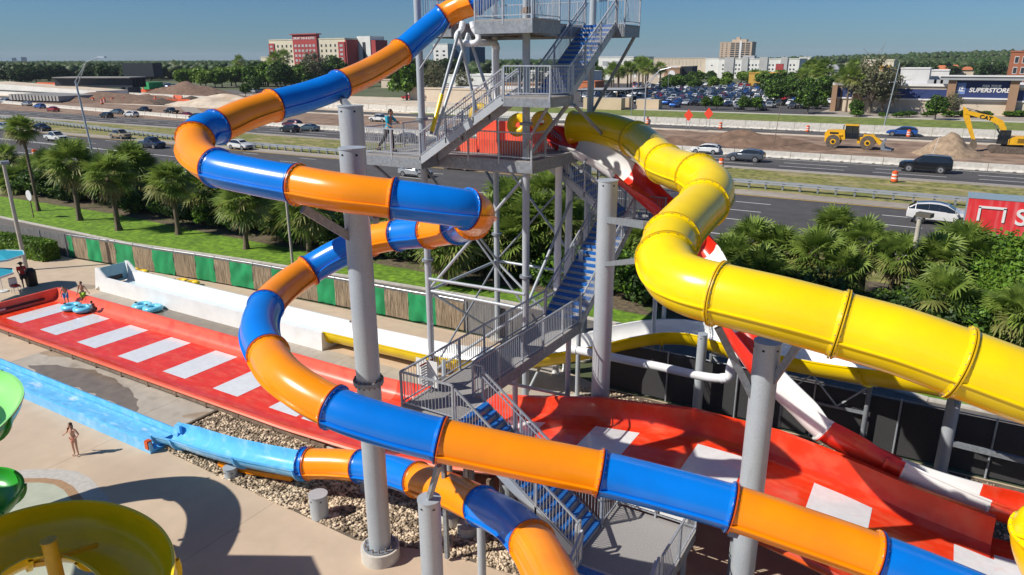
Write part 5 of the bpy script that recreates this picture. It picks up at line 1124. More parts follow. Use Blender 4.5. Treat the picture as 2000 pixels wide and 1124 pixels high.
for i, (u, v, tt) in enumerate(back): put_palm(u, v, tt, 'bushy fan palm crowded into the dark row behind the lawn', None, random.uniform(.85, 1.15), 'fan palms crowded in the row behind the lawn')
right = [(1462, 448, 46, 'dark crowned fan palm nearest the yellow bend'), (1528, 470, 46, 'fan palm second from the yellow bend'), (1638, 428, 47, 'tall bright fan palm whose crown rises over the road at the middle right'), (1590, 470, 45, 'bright fan palm just left of the tallest crown at the right'), (1700, 455, 46, 'bright fan palm just right of the tallest crown at the right'), (1745, 475, 45, 'fan palm left of the square lamp post'), (1830, 480, 46, 'fan palm right of the square lamp post'), (1875, 470, 48, 'thin leaved fan palm under the red trailer'), (1640, 500, 44, 'low bright fan palm under the tallest crown'), (1480, 510, 43, 'low dark fan palm right of the yellow bend'), (1985, 590, 42, 'fan palm at the right edge above the yellow tube'), (1430, 490, 44, 'small fan palm touching the yellow bend'), (1850, 545, 43, 'low fan palm among the bright bushes at the right')]
for (u, v, tt, lb) in right: put_palm(u, v+24, tt-1, lb, None, random.uniform(.72, .92), 'fan palms above the yellow tube')
def leaf_cloud(rg, centers, radii, n, size, flat=.8, shell=.55):
    C = []; k = rg.integers(0, len(centers), n); d = rg.normal(size=(n, 3)); d /= np.linalg.norm(d, axis=1)[:, None]
    rr = (shell+(1-shell)*rg.random(n))[:, None]; C = centers[k]+d*radii[k][:, None]*rr*np.array([1, 1, flat])
    a = rg.normal(size=(n, 3)); a /= np.linalg.norm(a, axis=1)[:, None]; b = np.cross(a, d*.7+rg.normal(size=(n, 3))*.5); b /= np.linalg.norm(b, axis=1)[:, None]+1e-9
    s_ = size*rg.uniform(.6, 1.3, n)[:, None]
    return cards(C, a*s_*.5, None, b*s_*.32)
def make_tree(name, h, r, seed, mats, n=2600, size=.5, trunk_h=.2, blobs=22, bare=0., flat=.75, cat='tree', shell=.5):
    rg = np.random.default_rng(seed); t = thing(name, 'tree', cat, (0, 0, 0)); b = MB(); th = h*trunk_h
    b.cyl((0, 0, -.2), (0, 0, th), .035*h, 'bark', r2=.022*h, n=8); C = []; Rr = []
    for i in range(blobs):
        a = i*2.4+rg.uniform(-.4, .4); f = (i+.5)/blobs; zz = th+(h-th)*(.15+.75*f); rad = r*math.sqrt(max(.05, 1-(2*f-.85)**2*.8))*rg.uniform(.35, .85)
        c_ = np.array([math.cos(a)*rad, math.sin(a)*rad, zz]); C.append(c_); Rr.append(r*rg.choice([.2, .28, .36, .5])*rg.uniform(.85, 1.2))
        m_ = Vector((c_[0]*.35, c_[1]*.35, th+(zz-th)*.45)); b.cyl((0, 0, th*.9), m_, .016*h, 'bark', r2=.01*h, n=5, cap=False); b.cyl(m_, c_, .01*h, 'bark', r2=.004*h, n=5, cap=False)
        for _ in range(int(bare)): q = c_+rg.normal(size=3)*r*.35; b.cyl(c_*.9+np.array([0, 0, .1*zz*.9]), q, .004*h, 'bark', r2=.002*h, n=3, cap=False)
    part('trunk', b, t)
    V, F = leaf_cloud(rg, np.array(C), np.array(Rr), n, size, flat, shell)
    mi = (rg.random(len(F)) < .3).astype(int); o = bpy.data.objects.new('crown', np_mesh('crown', V, F, mats, mi)); col.objects.link(o); o.parent = t
    t['h'] = h; return t
TREE = {'green': [make_tree('broadleaf_tree', 8, 3.6, 11, ['leaf', 'leaf_dark'], 3600, .62), make_tree('broadleaf_tree', 9, 4.2, 12, ['leaf_dark', 'leaf'], 3800, .65)],
        'spring': [make_tree('broadleaf_tree', 8, 3.8, 13, ['leaf_spring', 'leaf'], 3600, .62)],
        'grey': [make_tree('sparse_tree', 10, 4.5, 14, ['leaf_grey', 'leaf_grey'], 1500, .42, bare=5, shell=.2)],
        'far': [make_tree('broadleaf_tree', 10, 5, 15, ['leaf_far', 'leaf_dark'], 1500, 1.3), make_tree('broadleaf_tree', 9, 5.5, 16, ['leaf_dark', 'leaf_far'], 1500, 1.3)],
        'palmy': [make_palm('sabal_palm', 7, 26, 1.9, 21, 0)],
        'shrub': [make_tree('leafy_shrub', 2.4, 1.7, 17, ['leaf', 'leaf_spring'], 4200, .15, .1, 14, shell=.6, cat='shrub'), make_tree('leafy_shrub', 2.2, 1.6, 18, ['leaf_dark', 'leaf'], 4200, .15, .1, 14, shell=.6, cat='shrub'), make_tree('leafy_shrub', 2.0, 1.8, 19, ['leaf_dark', 'leaf_dark'], 4000, .15, .1, 12, shell=.6, cat='shrub')]}
TREE['bush'] = [make_tree('leafy_shrub', 3.4, 2.0, 31, ['leaf', 'leaf_spring'], 9000, .15, .1, 18, shell=.55, cat='shrub')]
def put_tree(kind, x, y, h, lb, grp, wide=1., idx=None):
    L_ = TREE[kind]; src = L_[idx if idx is not None else random.randrange(len(L_))]; sc = h/src['h']
    o = src if not USED.get(src.name) else copy_tree(src); USED[src.name] = 1
    o.location = (x, y, 0); o.rotation_euler = (0, 0, random.uniform(0, 6.28)); o.scale = (sc*wide, sc*wide, sc); o['label'] = lb; o['group'] = grp
    if kind == 'palmy': o['category'] = 'palm tree'
    return o
# the understorey along the planting bed
x = -92.
while x < 14:
    y = random.uniform(40.6, 42.2)+(1.0 if x < -60 else 0); put_tree('shrub', x, y, random.uniform(1.7, 2.9), 'leafy shrub in the thick green row beneath the palms', 'shrubs beneath the palms', random.uniform(.9, 1.35)); x += random.uniform(1.1, 1.9)
for k in range(44):
    x = random.uniform(-90, 14); put_tree('shrub', x, random.uniform(42.5, 46), random.uniform(1.8, 3.4), 'leafy shrub further back in the row beneath the palms', 'shrubs behind the palms', random.uniform(.9, 1.3))
for (u, v, tt) in ((1850, 560, 44), (1880, 530, 45), (1920, 520, 46), (1960, 505, 47), (1990, 520, 47), (1900, 575, 43), (1940, 565, 44), (1975, 560, 44), (1860, 600, 42), (1910, 610, 42), (1955, 615, 42), (1830, 590, 42.5), (1995, 480, 49), (1800, 600, 42)):
    p = gt(u, v+22, tt); put_tree('bush', p.x, p.y, max(1.5, p.z+1.0), 'bright green dense bush in the mass below the red trailer', 'bright bushes below the red trailer', 1.15, 0)
# clipped hedge at the left
hg = thing('hedge', 'clipped square hedge between the deck and the grey fence at the left', 'hedge', (-62, 27, 0))
b = MB(); b.prism([(-80, 24.6), (-57.3, 26.6), (-57.3, 27.8), (-80, 25.9)], 0, 1.35, 'leaf_dark'); part('core', b, hg, ang=0)
rg = np.random.default_rng(5); n = 9000; f = rg.random(n); xx = -80+22.7*f; y0 = 24.6+2*f; y1 = 25.9+1.9*f; side = rg.integers(0, 3, n)
yy = np.where(side == 0, y0-rg.random(n)*.12, np.where(side == 1, y1, y0+(y1-y0)*rg.random(n))); zz = np.where(side == 2, 1.35+rg.random(n)*.15, rg.random(n)*1.4)
e = rg.random(n) < .08; xx = np.where(e, -57.3+rg.random(n)*.12, xx); yy = np.where(e, 26.6+1.2*rg.random(n), yy); zz = np.where(e, rg.random(n)*1.4, zz)
C = np.stack([xx, yy, zz], 1); a = rg.normal(size=(n, 3)); a /= np.linalg.norm(a, axis=1)[:, None]; bb = np.cross(a, rg.normal(size=(n, 3))); bb /= np.linalg.norm(bb, axis=1)[:, None]
V, F = cards(C, a*.07, None, bb*.05); V[:, 0] += 62; V[:, 1] -= 27
o = bpy.data.objects.new('foliage', np_mesh('foliage', V, F, ['leaf', 'leaf_spring'], (rg.random(len(F)) < .3).astype(int))); col.objects.link(o); o.parent = hg
# trees in the middle distance: (u, v of the base, height, kind)
def at_px(kind, u, v, h, lb, grp, wide=1., idx=None): p = g(u, v); return put_tree(kind, p.x, p.y, h, lb, grp, wide, idx)
for k in range(17): at_px('spring', 358+k*15+random.uniform(-5, 5), 170+random.uniform(-2, 2), random.uniform(9, 12), 'light green tree in the long bright row left of the hotel', 'bright trees left of the hotel', random.uniform(1, 1.25))
for k in range(40): at_px('far', random.uniform(0, 340), 158+random.uniform(-5, 6), random.uniform(8, 12), 'dark green tree behind the half-built bridge', 'trees behind the bridge', 1.2)
for k in range(30): at_px('green', random.uniform(480, 780), 168+random.uniform(-5, 5), random.uniform(9, 14), 'dark green tree in front of the hotel', 'trees in front of the hotel', random.uniform(1, 1.3))
for k in range(14): at_px('far', random.uniform(440, 900), 156+random.uniform(-3, 3), random.uniform(12, 17), 'tall dark tree beside the hotel', 'trees beside the hotel', random.uniform(.9, 1.2))
for (u, v, h, kind, lb) in ((615, 172, 19, 'grey', 'tall open-crowned tree in front of the red part of the hotel'), (655, 168, 16, 'green', 'tall dark tree near the right part of the hotel'), (505, 165, 13, 'far', 'dark tree left of the hotel'), (540, 170, 15, 'palmy', 'palm in front of the left end of the hotel'), (558, 166, 16, 'palmy', 'palm just right of the one at the left end of the hotel'), (470, 160, 14, 'palmy', 'palm above the bright row of trees'), (795, 196, 14, 'green', 'bushy green tree left of the first tower column'), (800, 190, 12, 'spring', 'light green tree touching the first tower column'), (850, 196, 14, 'grey', 'sparse leafless tree behind the tower braces'), (905, 192, 10, 'grey', 'small sparse tree in front of the beige wall'), (480, 188, 5, 'green', 'round dark bush above the orange joint'), (500, 182, 7, 'green', 'round dark tree above the blue length'),
                        (1698, 222, 15, 'grey', 'big open-crowned tree in front of the blue striped store'), (1722, 222, 12, 'grey', 'second open-crowned tree in front of the blue striped store'), (1826, 234, 5.5, 'green', 'dense round bush in front of the store between the stone piers'), (1577, 222, 7, 'green', 'dense dark bushy tree at the end of the car park'), (1598, 214, 5, 'green', 'dark bush at the left end of the store'), (1400, 214, 4, 'green', 'round bush in front of the car park, left one'), (1378, 214, 3.6, 'green', 'small round bush left of the larger bushes by the car park'), (1452, 217, 4, 'green', 'wide low bush in front of the car park'), (1475, 217, 4, 'green', 'wide low bush just right of the other one by the car park'), (1905, 224, 4, 'grey', 'small young tree in front of the sign panel'), (1858, 228, 6, 'grey', 'thin young tree beside the stone pier'), (1670, 226, 4, 'green', 'low dark bush at the foot of the stone pier')):
    at_px(kind, u, v, h, lb, 'single trees in the middle distance')
for k in range(26): at_px('spring' if k % 3 else 'green', random.uniform(1330, 1560), random.uniform(160, 174), random.uniform(5, 8), 'green tree at the far side of the car park', 'trees at the far side of the car park', 1.2)
for k in range(14): at_px('green', random.uniform(1290, 1400), random.uniform(168, 176), random.uniform(4, 6.5), 'low green tree near the beige mall building', 'low trees near the mall', 1.3)
for k in range(24): at_px('palmy', random.choice([random.uniform(1180, 1300), random.uniform(1560, 1680)]), random.uniform(180, 196), random.uniform(8, 12), 'slender palm standing among the parked cars', 'palms among the parked cars', 1.1)
for k in range(16): at_px('green', random.uniform(1500, 1670), random.uniform(184, 205), random.uniform(5, 9), 'green tree between the car park and the store', 'trees beside the store', 1.1)
for k in range(46): at_px('far', random.uniform(1480, 2000), random.uniform(140, 152), random.uniform(8, 11), 'dark tree among the roofs behind the store', 'trees behind the store', 1.25)
for (u, v) in ((1640, 217), (1652, 219), (1662, 221)): at_px('palmy', u, v, 9.5, 'palm of the group of three at the left end of the store', 'three palms at the end of the store')
for k in range(30): at_px('grey' if k % 4 == 0 else 'green', random.uniform(760, 1180), random.uniform(150, 172), random.uniform(6, 10), 'green tree among the low buildings behind the tower', 'trees behind the tower', 1.2)
for k in range(20): b_ = at_px('green', random.uniform(1660, 2000), 229+random.uniform(-1, 1), random.uniform(1.1, 1.7), 'low clipped shrub along the foot of the store wall', 'shrubs along the store wall', 2.6)
# far woodland reaching to the horizon (too many trees to count)
hl = MB()
N_ = 40; V = []; F = []
for j in range(N_+1):
    for i in range(N_+1):
        x = -700+2100*i/N_; y = 700+1500*j/N_; d = math.exp(-((x-260)/520)**2-((y-1500)/420)**2)
        V.append((x, y, -2+18*d))
for j in range(N_):
    for i in range(N_): F.append((j*(N_+1)+i, j*(N_+1)+i+1, (j+1)*(N_+1)+i+1, (j+1)*(N_+1)+i))
o = bpy.data.objects.new('wooded_hill', np_mesh('wooded_hill', V, F, ['ground'], smooth=True)); col.objects.link(o); o['kind'] = 'structure'
n = 26000; P_ = []; RR = []
while len(P_) < n:
    u = random.uniform(-150, 2150); v = 117.5+(random.random()**1.5)*36 if u > 700 else 121.5+(random.random()**1.4)*34
    hz = 120.2-u*.004
    if v < hz+4.2: v = hz+4.2+random.random()*4
    if 1180 < u < 1660 and v > 132: continue
    if v > 146 and u > 1450: continue
    p = g(u, v)
    if noise.noise(Vector((p.x*.004, p.y*.004, 0))) < -.28 and v > 126: continue
    zz = 18*math.exp(-((p.x-260)/520)**2-((p.y-1500)/420)**2)-2 if p.y > 700 else 0
    hh = random.uniform(7, 13); r = random.uniform(2.2, 4.6)*(1+math.hypot(p.x, p.y)/2400)
    P_.append((p.x, p.y, max(0, zz)+hh-r*.7)); RR.append(r)
pos = np.array(P_); V, F = scatter_ico(pos, np.array(RR), .8)
o = bpy.data.objects.new('far_woodland', np_mesh('far_woodland', V, F, ['wood_far', 'wood_far2'] if 'wood_far' in M else ['leaf_far', 'leaf_dark'], np.repeat(rng.integers(0, 2, len(pos)), len(IF)))); col.objects.link(o); setp(o, 'far dark green woodland reaching to the horizon', 'woodland', kind='stuff')
# ================================================= FENCES
F_ = thing('perimeter_fence', 'long fence of alternating green fabric and brown reed panels behind the white run-out', 'fence', (-40, 29.6, 0))
tops = [(-57.07, 28.45), (-56.38, 28.47), (-54.76, 28.64), (-53.25, 28.78), (-51.65, 28.96), (-49.62, 29.08), (-47.41, 29.17), (-45.33, 29.39), (-43.29, 29.62), (-41.44, 29.76), (-39.99, 29.86), (-37.96, 30.02), (-36.2, 30.1), (-34.3, 30.2), (-32.39, 30.28), (-30.95, 30.36), (-29.0, 30.44), (-27.09, 30.5), (-25.37, 30.56), (-23.49, 30.69), (-21.61, 30.74)]
def wavy(a, c_, z0, z1, m, amp, seed):
    b = MB(); n = 14; k = 5; L = math.hypot(c_[0]-a[0], c_[1]-a[1]); nx, ny = -(c_[1]-a[1])/L, (c_[0]-a[0])/L; vs = []
    for s_ in (0, .02):
        for j in range(k+1):
            for i in range(n+1):
                t = i/n; w_ = amp*noise.noise(Vector((t*L*1.6+seed*7, j*.5, seed))); zz = z0+(z1-z0)*j/k
                if j == k: zz -= .05*abs(math.sin(t*9+seed)); w_ *= .3
                vs.append((a[0]+(c_[0]-a[0])*t+nx*(w_+s_-.02), a[1]+(c_[1]-a[1])*t+ny*(w_+s_-.02), zz))
    fs = []; K = (n+1)*(k+1)
    for j in range(k):
        for i in range(n):
            q = [j*(n+1)+i, j*(n+1)+i+1, (j+1)*(n+1)+i+1, (j+1)*(n+1)+i]; fs.append(q); fs.append([x+K for x in q[::-1]])
    b.add(vs, fs, m); return b
for i, (a, c_) in enumerate(zip(tops, tops[1:])):
    green = i % 2 == 0; part('fabric_panel' if green else 'reed_panel', wavy(a, c_, .05, 1.72 if green else 1.7, 'green_cloth' if green else 'bamboo', .16 if green else .03, i), F_, ang=60)
b = MB()
for a in tops: b.cyl((a[0], a[1]+.06, 0), (a[0], a[1]+.06, 1.9), .03, 'rail', n=6)
o = part('post', b, F_); o['kind'] = 'stuff'; b = MB()
for a, c_ in zip(tops, tops[1:]): b.cyl((a[0], a[1]+.06, 1.8), (c_[0], c_[1]+.06, 1.8), .022, 'rail', n=5)
part('top_rail', b, F_)
t = thing('slatted_fence', 'grey slatted chain-link fence at the left beyond the clipped hedge', 'fence', (-75, 27, 0))
b = MB(); b.beam((-100, 24.7, .9), (-57.2, 28.45, .9), .04, 1.75, 'wood_grey'); part('panel', b, t, ang=0)
b = MB()
for k in range(15): x = -100+k*3.05; b.cyl((x, 24.65+(x+100)*.0877, 0), (x, 24.65+(x+100)*.0877, 1.85), .03, 'rail', n=6)
part('post', b, t)
t = thing('slatted_fence', 'grey slatted fence piece at the tower end of the green and brown fence', 'fence', (-19, 30.7, 0))
b = MB(); b.beam((-21.5, 30.76, .9), (-16, 30.9, .9), .04, 1.75, 'wood_grey'); part('panel', b, t, ang=0)
b = MB()
for x in (-21.4, -18.6, -16): b.cyl((x, 30.7, 0), (x, 30.7, 1.85), .03, 'rail', n=6)
part('post', b, t)
t = thing('screened_fence', 'black screened chain-link fence in the shade behind the right slides', 'fence', (0, 28.2, 0))
M['chainlink'] = mat('black_diamond_mesh', (.04, .04, .042), rough=.7, var=.3, scale=30, thr=(.4, .6), detail=0)
b = MB(); b.box((0, 28.25, 1.15), (24, .03, 2.2), 'chainlink'); part('screen', b, t, ang=0)
b = MB()
for k in range(9): x = -12+k*3; b.cyl((x, 28.15, 0), (x, 28.15, 2.4), .035, 'rail', n=8)
part('post', b, t); b = MB(); b.cyl((-12, 28.15, 2.36), (12, 28.15, 2.36), .025, 'galv_d', n=6); part('top_rail', b, t)
# ================================================= BUILDINGS
def bmat(nm, c, **k): M[nm] = mat(nm, c, rough=k.get('rough', .85), var=k.get('var', .08), scale=k.get('scale', .2)); return nm
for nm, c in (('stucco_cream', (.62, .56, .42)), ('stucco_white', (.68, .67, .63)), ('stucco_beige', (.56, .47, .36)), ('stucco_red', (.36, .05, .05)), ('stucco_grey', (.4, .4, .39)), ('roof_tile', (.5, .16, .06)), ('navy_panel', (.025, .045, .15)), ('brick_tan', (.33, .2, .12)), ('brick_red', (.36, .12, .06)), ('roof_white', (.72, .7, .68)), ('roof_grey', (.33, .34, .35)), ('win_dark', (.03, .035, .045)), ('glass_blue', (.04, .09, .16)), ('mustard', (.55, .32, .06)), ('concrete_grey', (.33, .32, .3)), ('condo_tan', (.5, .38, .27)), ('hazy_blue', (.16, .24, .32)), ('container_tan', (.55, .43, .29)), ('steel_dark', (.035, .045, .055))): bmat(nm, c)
def vz(P, v): 
    """height of a point above P that shows at row v"""
    lo, hi = -5., 200.
    for _ in range(40):
        mid = (lo+hi)/2
        if pj_v(P[0], P[1], mid) > v: lo = mid
        else: hi = mid
    return (lo+hi)/2
_wm = {}
def windows(t, A, B, rows, cols, z0, z1, wf=.45, hf=.5, m='win_dark', u0=.04, u1=.96, frame=None):
    A, B = Vector((A[0], A[1], 0)), Vector((B[0], B[1], 0)); L = (B-A).length; rz = math.atan2((B-A).y, (B-A).x); a = (B-A)/L; nrm = Vector((a.y, -a.x, 0))
    cw = L*(u1-u0)/cols; ch = (z1-z0)/rows; mb = MB(); mb.box((0, 0, 0), (cw*wf, .16, ch*hf), m)
    if frame: mb.box((0, .03, 0), (cw*wf*1.25, .12, ch*hf*1.2), frame)
    me = mb.mesh('window', (0, 0, 0), 0); tl = wloc(t)
    for r in range(rows):
        for c_ in range(cols):
            o = bpy.data.objects.new('window', me); col.objects.link(o); o.parent = t
            p = A+a*(L*u0+cw*(c_+.5))+nrm*.06; o.location = Vector((p.x, p.y, z0+ch*(r+.5)))-tl; o.rotation_euler = (0, 0, rz)
def block(name, label, u0, u1, vb, vt, depth, m, vb1=None, roof='roof_white', cat='building', parapet=.6, group=None, vt_at=0):
    P0 = g(u0, vb); P1 = gt(u1, vb, P0.y); P1.z = 0; a = (P1-P0); a.normalize(); n = Vector((-a.y, a.x, 0))
    if n.dot(P0) < 0: n = -n
    z = vz(P0 if not vt_at else P1, vt); t = thing(name, label, cat, P0, group); b = MB(); poly = [(p.x, p.y) for p in (P0, P1, P1+n*depth, P0+n*depth)]
    b.prism(poly, -.5, z, m, roof); part('wall', b, t, ang=0)
    if parapet:
        b = MB(); 
        for p, q in zip(poly, poly[1:]+poly[:1]): b.beam((*p, z+.02), (*q, z+.02), .5, parapet, m)
        part('parapet', b, t, ang=0)
    return t, P0, P1, n, z
# hotel
t, P0, P1, n, z = block('hotel', 'cream and red eight-storey hotel with a taller red centre block and end tower', 533, 679, 159.5, 79, 20, 'stucco_cream', vb1=157.5)
a = (P1-P0).normalized(); Lh = (P1-P0).length
def hseg(f0, f1, out, z1, m, dep=3, name='wall_bay'):
    b = MB(); A = P0+a*Lh*f0-n*out; B = P0+a*Lh*f1-n*out; b.prism([(p.x, p.y) for p in (A, B, B+n*dep, A+n*dep)], -.5, z1, m, 'roof_white'); part(name, b, t, ang=0); return A, B
A, B = hseg(0, .075, .6, z-2.2, 'stucco_red'); windows(t, A, B, 8, 1, 3, z-3, .5, .5, 'stucco_grey')
A, B = hseg(.345, .66, 1.2, z+3.0, 'stucco_red'); windows(t, A, B, 7, 6, 3, z-2.5, .62, .5, 'stucco_grey'); SA, SB = A, B
A, B = hseg(.92, 1.0, .6, z-2, 'stucco_red'); windows(t, A, B, 8, 1, 3, z-3, .5, .5, 'stucco_grey')
windows(t, P0+a*Lh*.08, P0+a*Lh*.34, 7, 4, 2, z-2.5, .3, .48); windows(t, P0+a*Lh*.665, P0+a*Lh*.915, 7, 4, 2, z-2.5, .3, .48)
def at_y(u, y): q = gt(u, 150, y); return Vector((q.x, y, 0))
b = MB(); e0 = P1+n*11
b.prism([(p.x, p.y) for p in (P1+a*.02, P1+a*1.2, e0+a*1.2, e0+a*.02)], -.5, z-.8, 'stucco_red', 'roof_white'); part('side_wall', b, t, ang=0)
e0 = at_y(702, P1.y+11.5); e1 = at_y(727, P1.y+11.5); b = MB(); b.prism([(p.x, p.y) for p in (e0, e1, e1+n*14, e0+n*14)], -.5, vz(e0, 71.5), 'stucco_white', 'roof_white'); part('end_tower', b, t, ang=0)
b = MB(); w0 = e0.lerp(e1, .42); w1 = e0.lerp(e1, .62); b.prism([(p.x, p.y) for p in (w0-n*.3, w1-n*.3, w1+n, w0+n)], 4, vz(e0, 83), 'win_dark'); part('stair_window', b, t, ang=0)
e2 = at_y(737, P1.y+12); b = MB(); e1 = e1+a*.05; b.prism([(p.x, p.y) for p in (e1+n*.5, e2, e2+n*12, e1+n*12)], -.5, vz(e1, 78.5), 'stucco_red', 'roof_white'); part('end_wing', b, t, ang=0)
b = MB(); A = P0+a*Lh*.33-n*2.2; B = P0+a*Lh*.675-n*2.2; b.prism([(p.x, p.y) for p in (A, B, B+n*5, A+n*5)], z+2.9, z+3.6, 'stucco_red'); part('cornice', b, t, ang=0)
text_part('DRURY INN & SUITES', 2.1, (SA+SB)/2-n*.25+Vector((0, 0, z+.6)), a, (0, 0, 1), 'roof_white', t, bold=.03)
t, *_ = block('low_hotel_block', 'small cream block standing left behind the red and cream hotel', 513, 532, 150, 112, 15, 'stucco_cream'); 
t, P0_, P1_, n_, z_ = block('office_building', 'white cube-shaped office with a dark blue glass wing seen through the tower legs', 848, 876, 150, 87, 25, 'stucco_white'); windows(t, P0_, P1_, 4, 2, z_*.35, z_*.85, .35, .4)
b = MB(); e0, e1 = g(877, 150), g(918, 150); b.prism([(p.x, p.y) for p in (e0, e1, e1+n_*25, e0+n_*25)], -.5, vz(e0, 92), 'glass_blue', 'roof_grey'); part('glass_wing', b, t, ang=0)
# condo tower
t, P0_, P1_, n_, z_ = block('condominium_tower', 'tan high-rise with dark balcony bays alone on the skyline', 1403, 1465, 131, 83, 30, 'condo_tan'); windows(t, P0_, P0_+(P1_-P0_)*.3, 10, 2, z_*.12, z_*.97, .35, .4); windows(t, P0_+(P1_-P0_)*.3, P0_+(P1_-P0_)*.98, 10, 4, z_*.12, z_*.97, .82, .66, 'win_dark')
a_ = (P1_-P0_); b = MB(); e0, e1 = P0_+a_*.35, P0_+a_*.8; b.prism([(p.x, p.y) for p in (e0+n_*4, e1+n_*4, e1+n_*18, e0+n_*18)], z_-1, z_+4.5, 'condo_tan', 'roof_white'); b.box((*(e0.lerp(e1, .4)+n_*8).xy, z_+6.5), (6, 6, 4), 'condo_tan'); part('penthouse', b, t, ang=0)
b = MB(); e0 = P0_+a_*.62; b.prism([(p.x, p.y) for p in (e0-n_*.8, e0+a_.normalized()*3.5-n_*.8, e0+a_.normalized()*3.5+n_, e0+n_)], -1, z_+2, 'roof_white'); part('lift_shaft', b, t, ang=0)
# mall and neighbours
GM = 'pale mall buildings beyond the car park'
t, P0_, P1_, n_, z_ = block('mall', 'long beige windowless mall wall with thin vertical joints', 1236, 1376, 150, 114.5, 60, 'stucco_beige'); windows(t, P0_, P1_, 1, 19, z_*.5, z_*.98, .06, .9, 'stucco_grey')
t, P0_, P1_, n_, z_ = block('mall_wing', 'tall white plain block at the right end of the beige mall', 1376, 1401, 152, 114.5, 40, 'stucco_white'); windows(t, P0_, P1_, 2, 1, z_*.15, z_*.8, .12, .14)
t, P0_, P1_, n_, z_ = block('apartment_block', 'long white three-storey block with paired windows and projecting bays', 1401, 1558, 153, 116, 30, 'stucco_white'); windows(t, P0_, P1_, 3, 22, z_*.16, z_*.8, .42, .4)
for f0, f1 in ((.08, .2), (.3, .38), (.52, .62), (.78, .86)): b = MB(); A = P0_+(P1_-P0_)*f0-n_*1.0; B = P0_+(P1_-P0_)*f1-n_*1.0; b.prism([(p.x, p.y) for p in (A, B, B+n_*3, A+n_*3)], -.5, z_+1.4, 'stucco_grey', 'roof_white'); part('bay', b, t, ang=0)
b = MB(); A, B = g(1448, 149), g(1470, 149); b.prism([(p.x, p.y) for p in (A, B, B+n_*8, A+n_*8)], z_-.4, vz(A, 109), 'roof_white'); part('roof_house', b, t, ang=0)
t, P0_, P1_, n_, z_ = block('mall_wing', 'low beige mall front with a pale sign panel in front of the long beige wall', 1200, 1330, 163, 130.5, 30, 'stucco_beige'); windows(t, P0_, P1_, 1, 5, z_*.2, z_*.75, .22, .5, 'stucco_white')
t, P0_, P1_, n_, z_ = block('mall_entrance', 'square tan entrance block with a round white emblem beside a glass box', 1296, 1326, 165, 133.5, 12, 'brick_tan')
b = MB(); A = (P0_+P1_)/2; b.cyl(A-n_*.4+Vector((0, 0, z_*.62)), A+Vector((0, 0, z_*.62)), z_*.24, 'roof_white', n=20); part('emblem', b, t)
b = MB(); A, B = g(1327, 165), g(1350, 165); b.prism([(p.x, p.y) for p in (A, B, B+n_*10, A+n_*10)], -.5, vz(A, 130), 'win_dark', 'roof_grey'); part('glass_box', b, t, ang=0)
t, P0_, P1_, n_, z_ = block('mall_wing', 'white stepped building just right of the tower with two dark grey roof plates', 1168, 1236, 156, 112, 40, 'stucco_white'); windows(t, P0_, P1_, 1, 3, z_*.55, z_*.9, .5, .55, 'roof_grey')
t, P0_, P1_, n_, z_ = block('restaurant', 'mustard yellow restaurant with a small red sign behind the car park', 1461, 1512, 168, 143, 14, 'mustard')
b = MB(); A = P0_.lerp(P1_, .35)-n_*.3; B = P0_.lerp(P1_, .75)-n_*.3; b.prism([(p.x, p.y) for p in (A, B, B+n_*.3, A+n_*.3)], z_*.72, z_*.93, 'sign_red'); part('sign', b, t, ang=0)
t, P0_, P1_, n_, z_ = block('billboard', 'dark red sign board high above the restaurant', 1512, 1527, 160, 125, 1, 'steel_dark', parapet=0); b = MB(); b.prism([(p.x, p.y) for p in (P0_-n_*.2, P1_-n_*.2, P1_, P0_)], z_*.66, z_*.98, 'stucco_red'); part('panel', b, t, ang=0)
def hip(name, label, u0, u1, vb, ve, vt, depth, wall, roof, group=None):
    t, P0, P1, n, z = block(name, label, u0, u1, vb, ve, depth, wall, parapet=0, group=group); a = P1-P0; zr = vz(P0, vt); o_ = a.normalized()*1.0
    c = [P0-o_-n, P1+o_-n, P1+o_+n*(depth+1), P0-o_+n*(depth+1)]; r0 = P0+a*.3+n*depth*.5; r1 = P0+a*.7+n*depth*.5
    vs = [(p.x, p.y, z) for p in c]+[(r0.x, r0.y, zr), (r1.x, r1.y, zr)]; b = MB(); b.add(vs, [(0, 1, 5, 4), (1, 2, 5), (2, 3, 4, 5), (3, 0, 4), (3, 2, 1, 0)], roof); part('roof', b, t, ang=0); return t
hip('pavilion', 'cream building with a bright orange hipped roof right of the apartment block', 1562, 1594, 162, 135, 127, 18, 'stucco_cream', 'roof_tile')
hip('pavilion', 'white building with a grey hipped roof beside the orange roofed one', 1603, 1634, 160, 136, 126, 18, 'stucco_white', 'roof_grey')
hip('house', 'small house with a bright orange roof just above the white store roof', 1776, 1797, 145, 132, 128, 14, 'stucco_cream', 'roof_tile', 'orange roofed houses')
for (u0, u1, vt, k) in ((1822, 1850, 128, 'first'), (1852, 1872, 127, 'second'), (1874, 1900, 131, 'third'), (1900, 1925, 132, 'fourth')): hip('house', 'terracotta roofed house, %s from the left in the row above the store sign' % k, u0, u1, 150, 137, vt, 16, 'stucco_beige', 'roof_tile', 'orange roofed houses')
t, P0_, P1_, n_, z_ = block('storage_building', 'cream building with mustard window bays behind the bare tree', 1680, 1738, 175, 118, 22, 'stucco_cream'); windows(t, P0_, P1_, 4, 4, z_*.1, z_*.85, .6, .75, 'mustard')
block('storage_building', 'lower grey and cream wing at the left of the one with mustard bays', 1645, 1680, 176, 125, 20, 'stucco_beige', roof='roof_grey')
t, P0_, P1_, n_, z_ = block('glass_office', 'small white building with blue glass on the skyline left of the orange roof', 1558, 1582, 140, 112, 15, 'stucco_white'); windows(t, P0_, P1_, 2, 3, z_*.2, z_*.8, .8, .8, 'glass_blue')
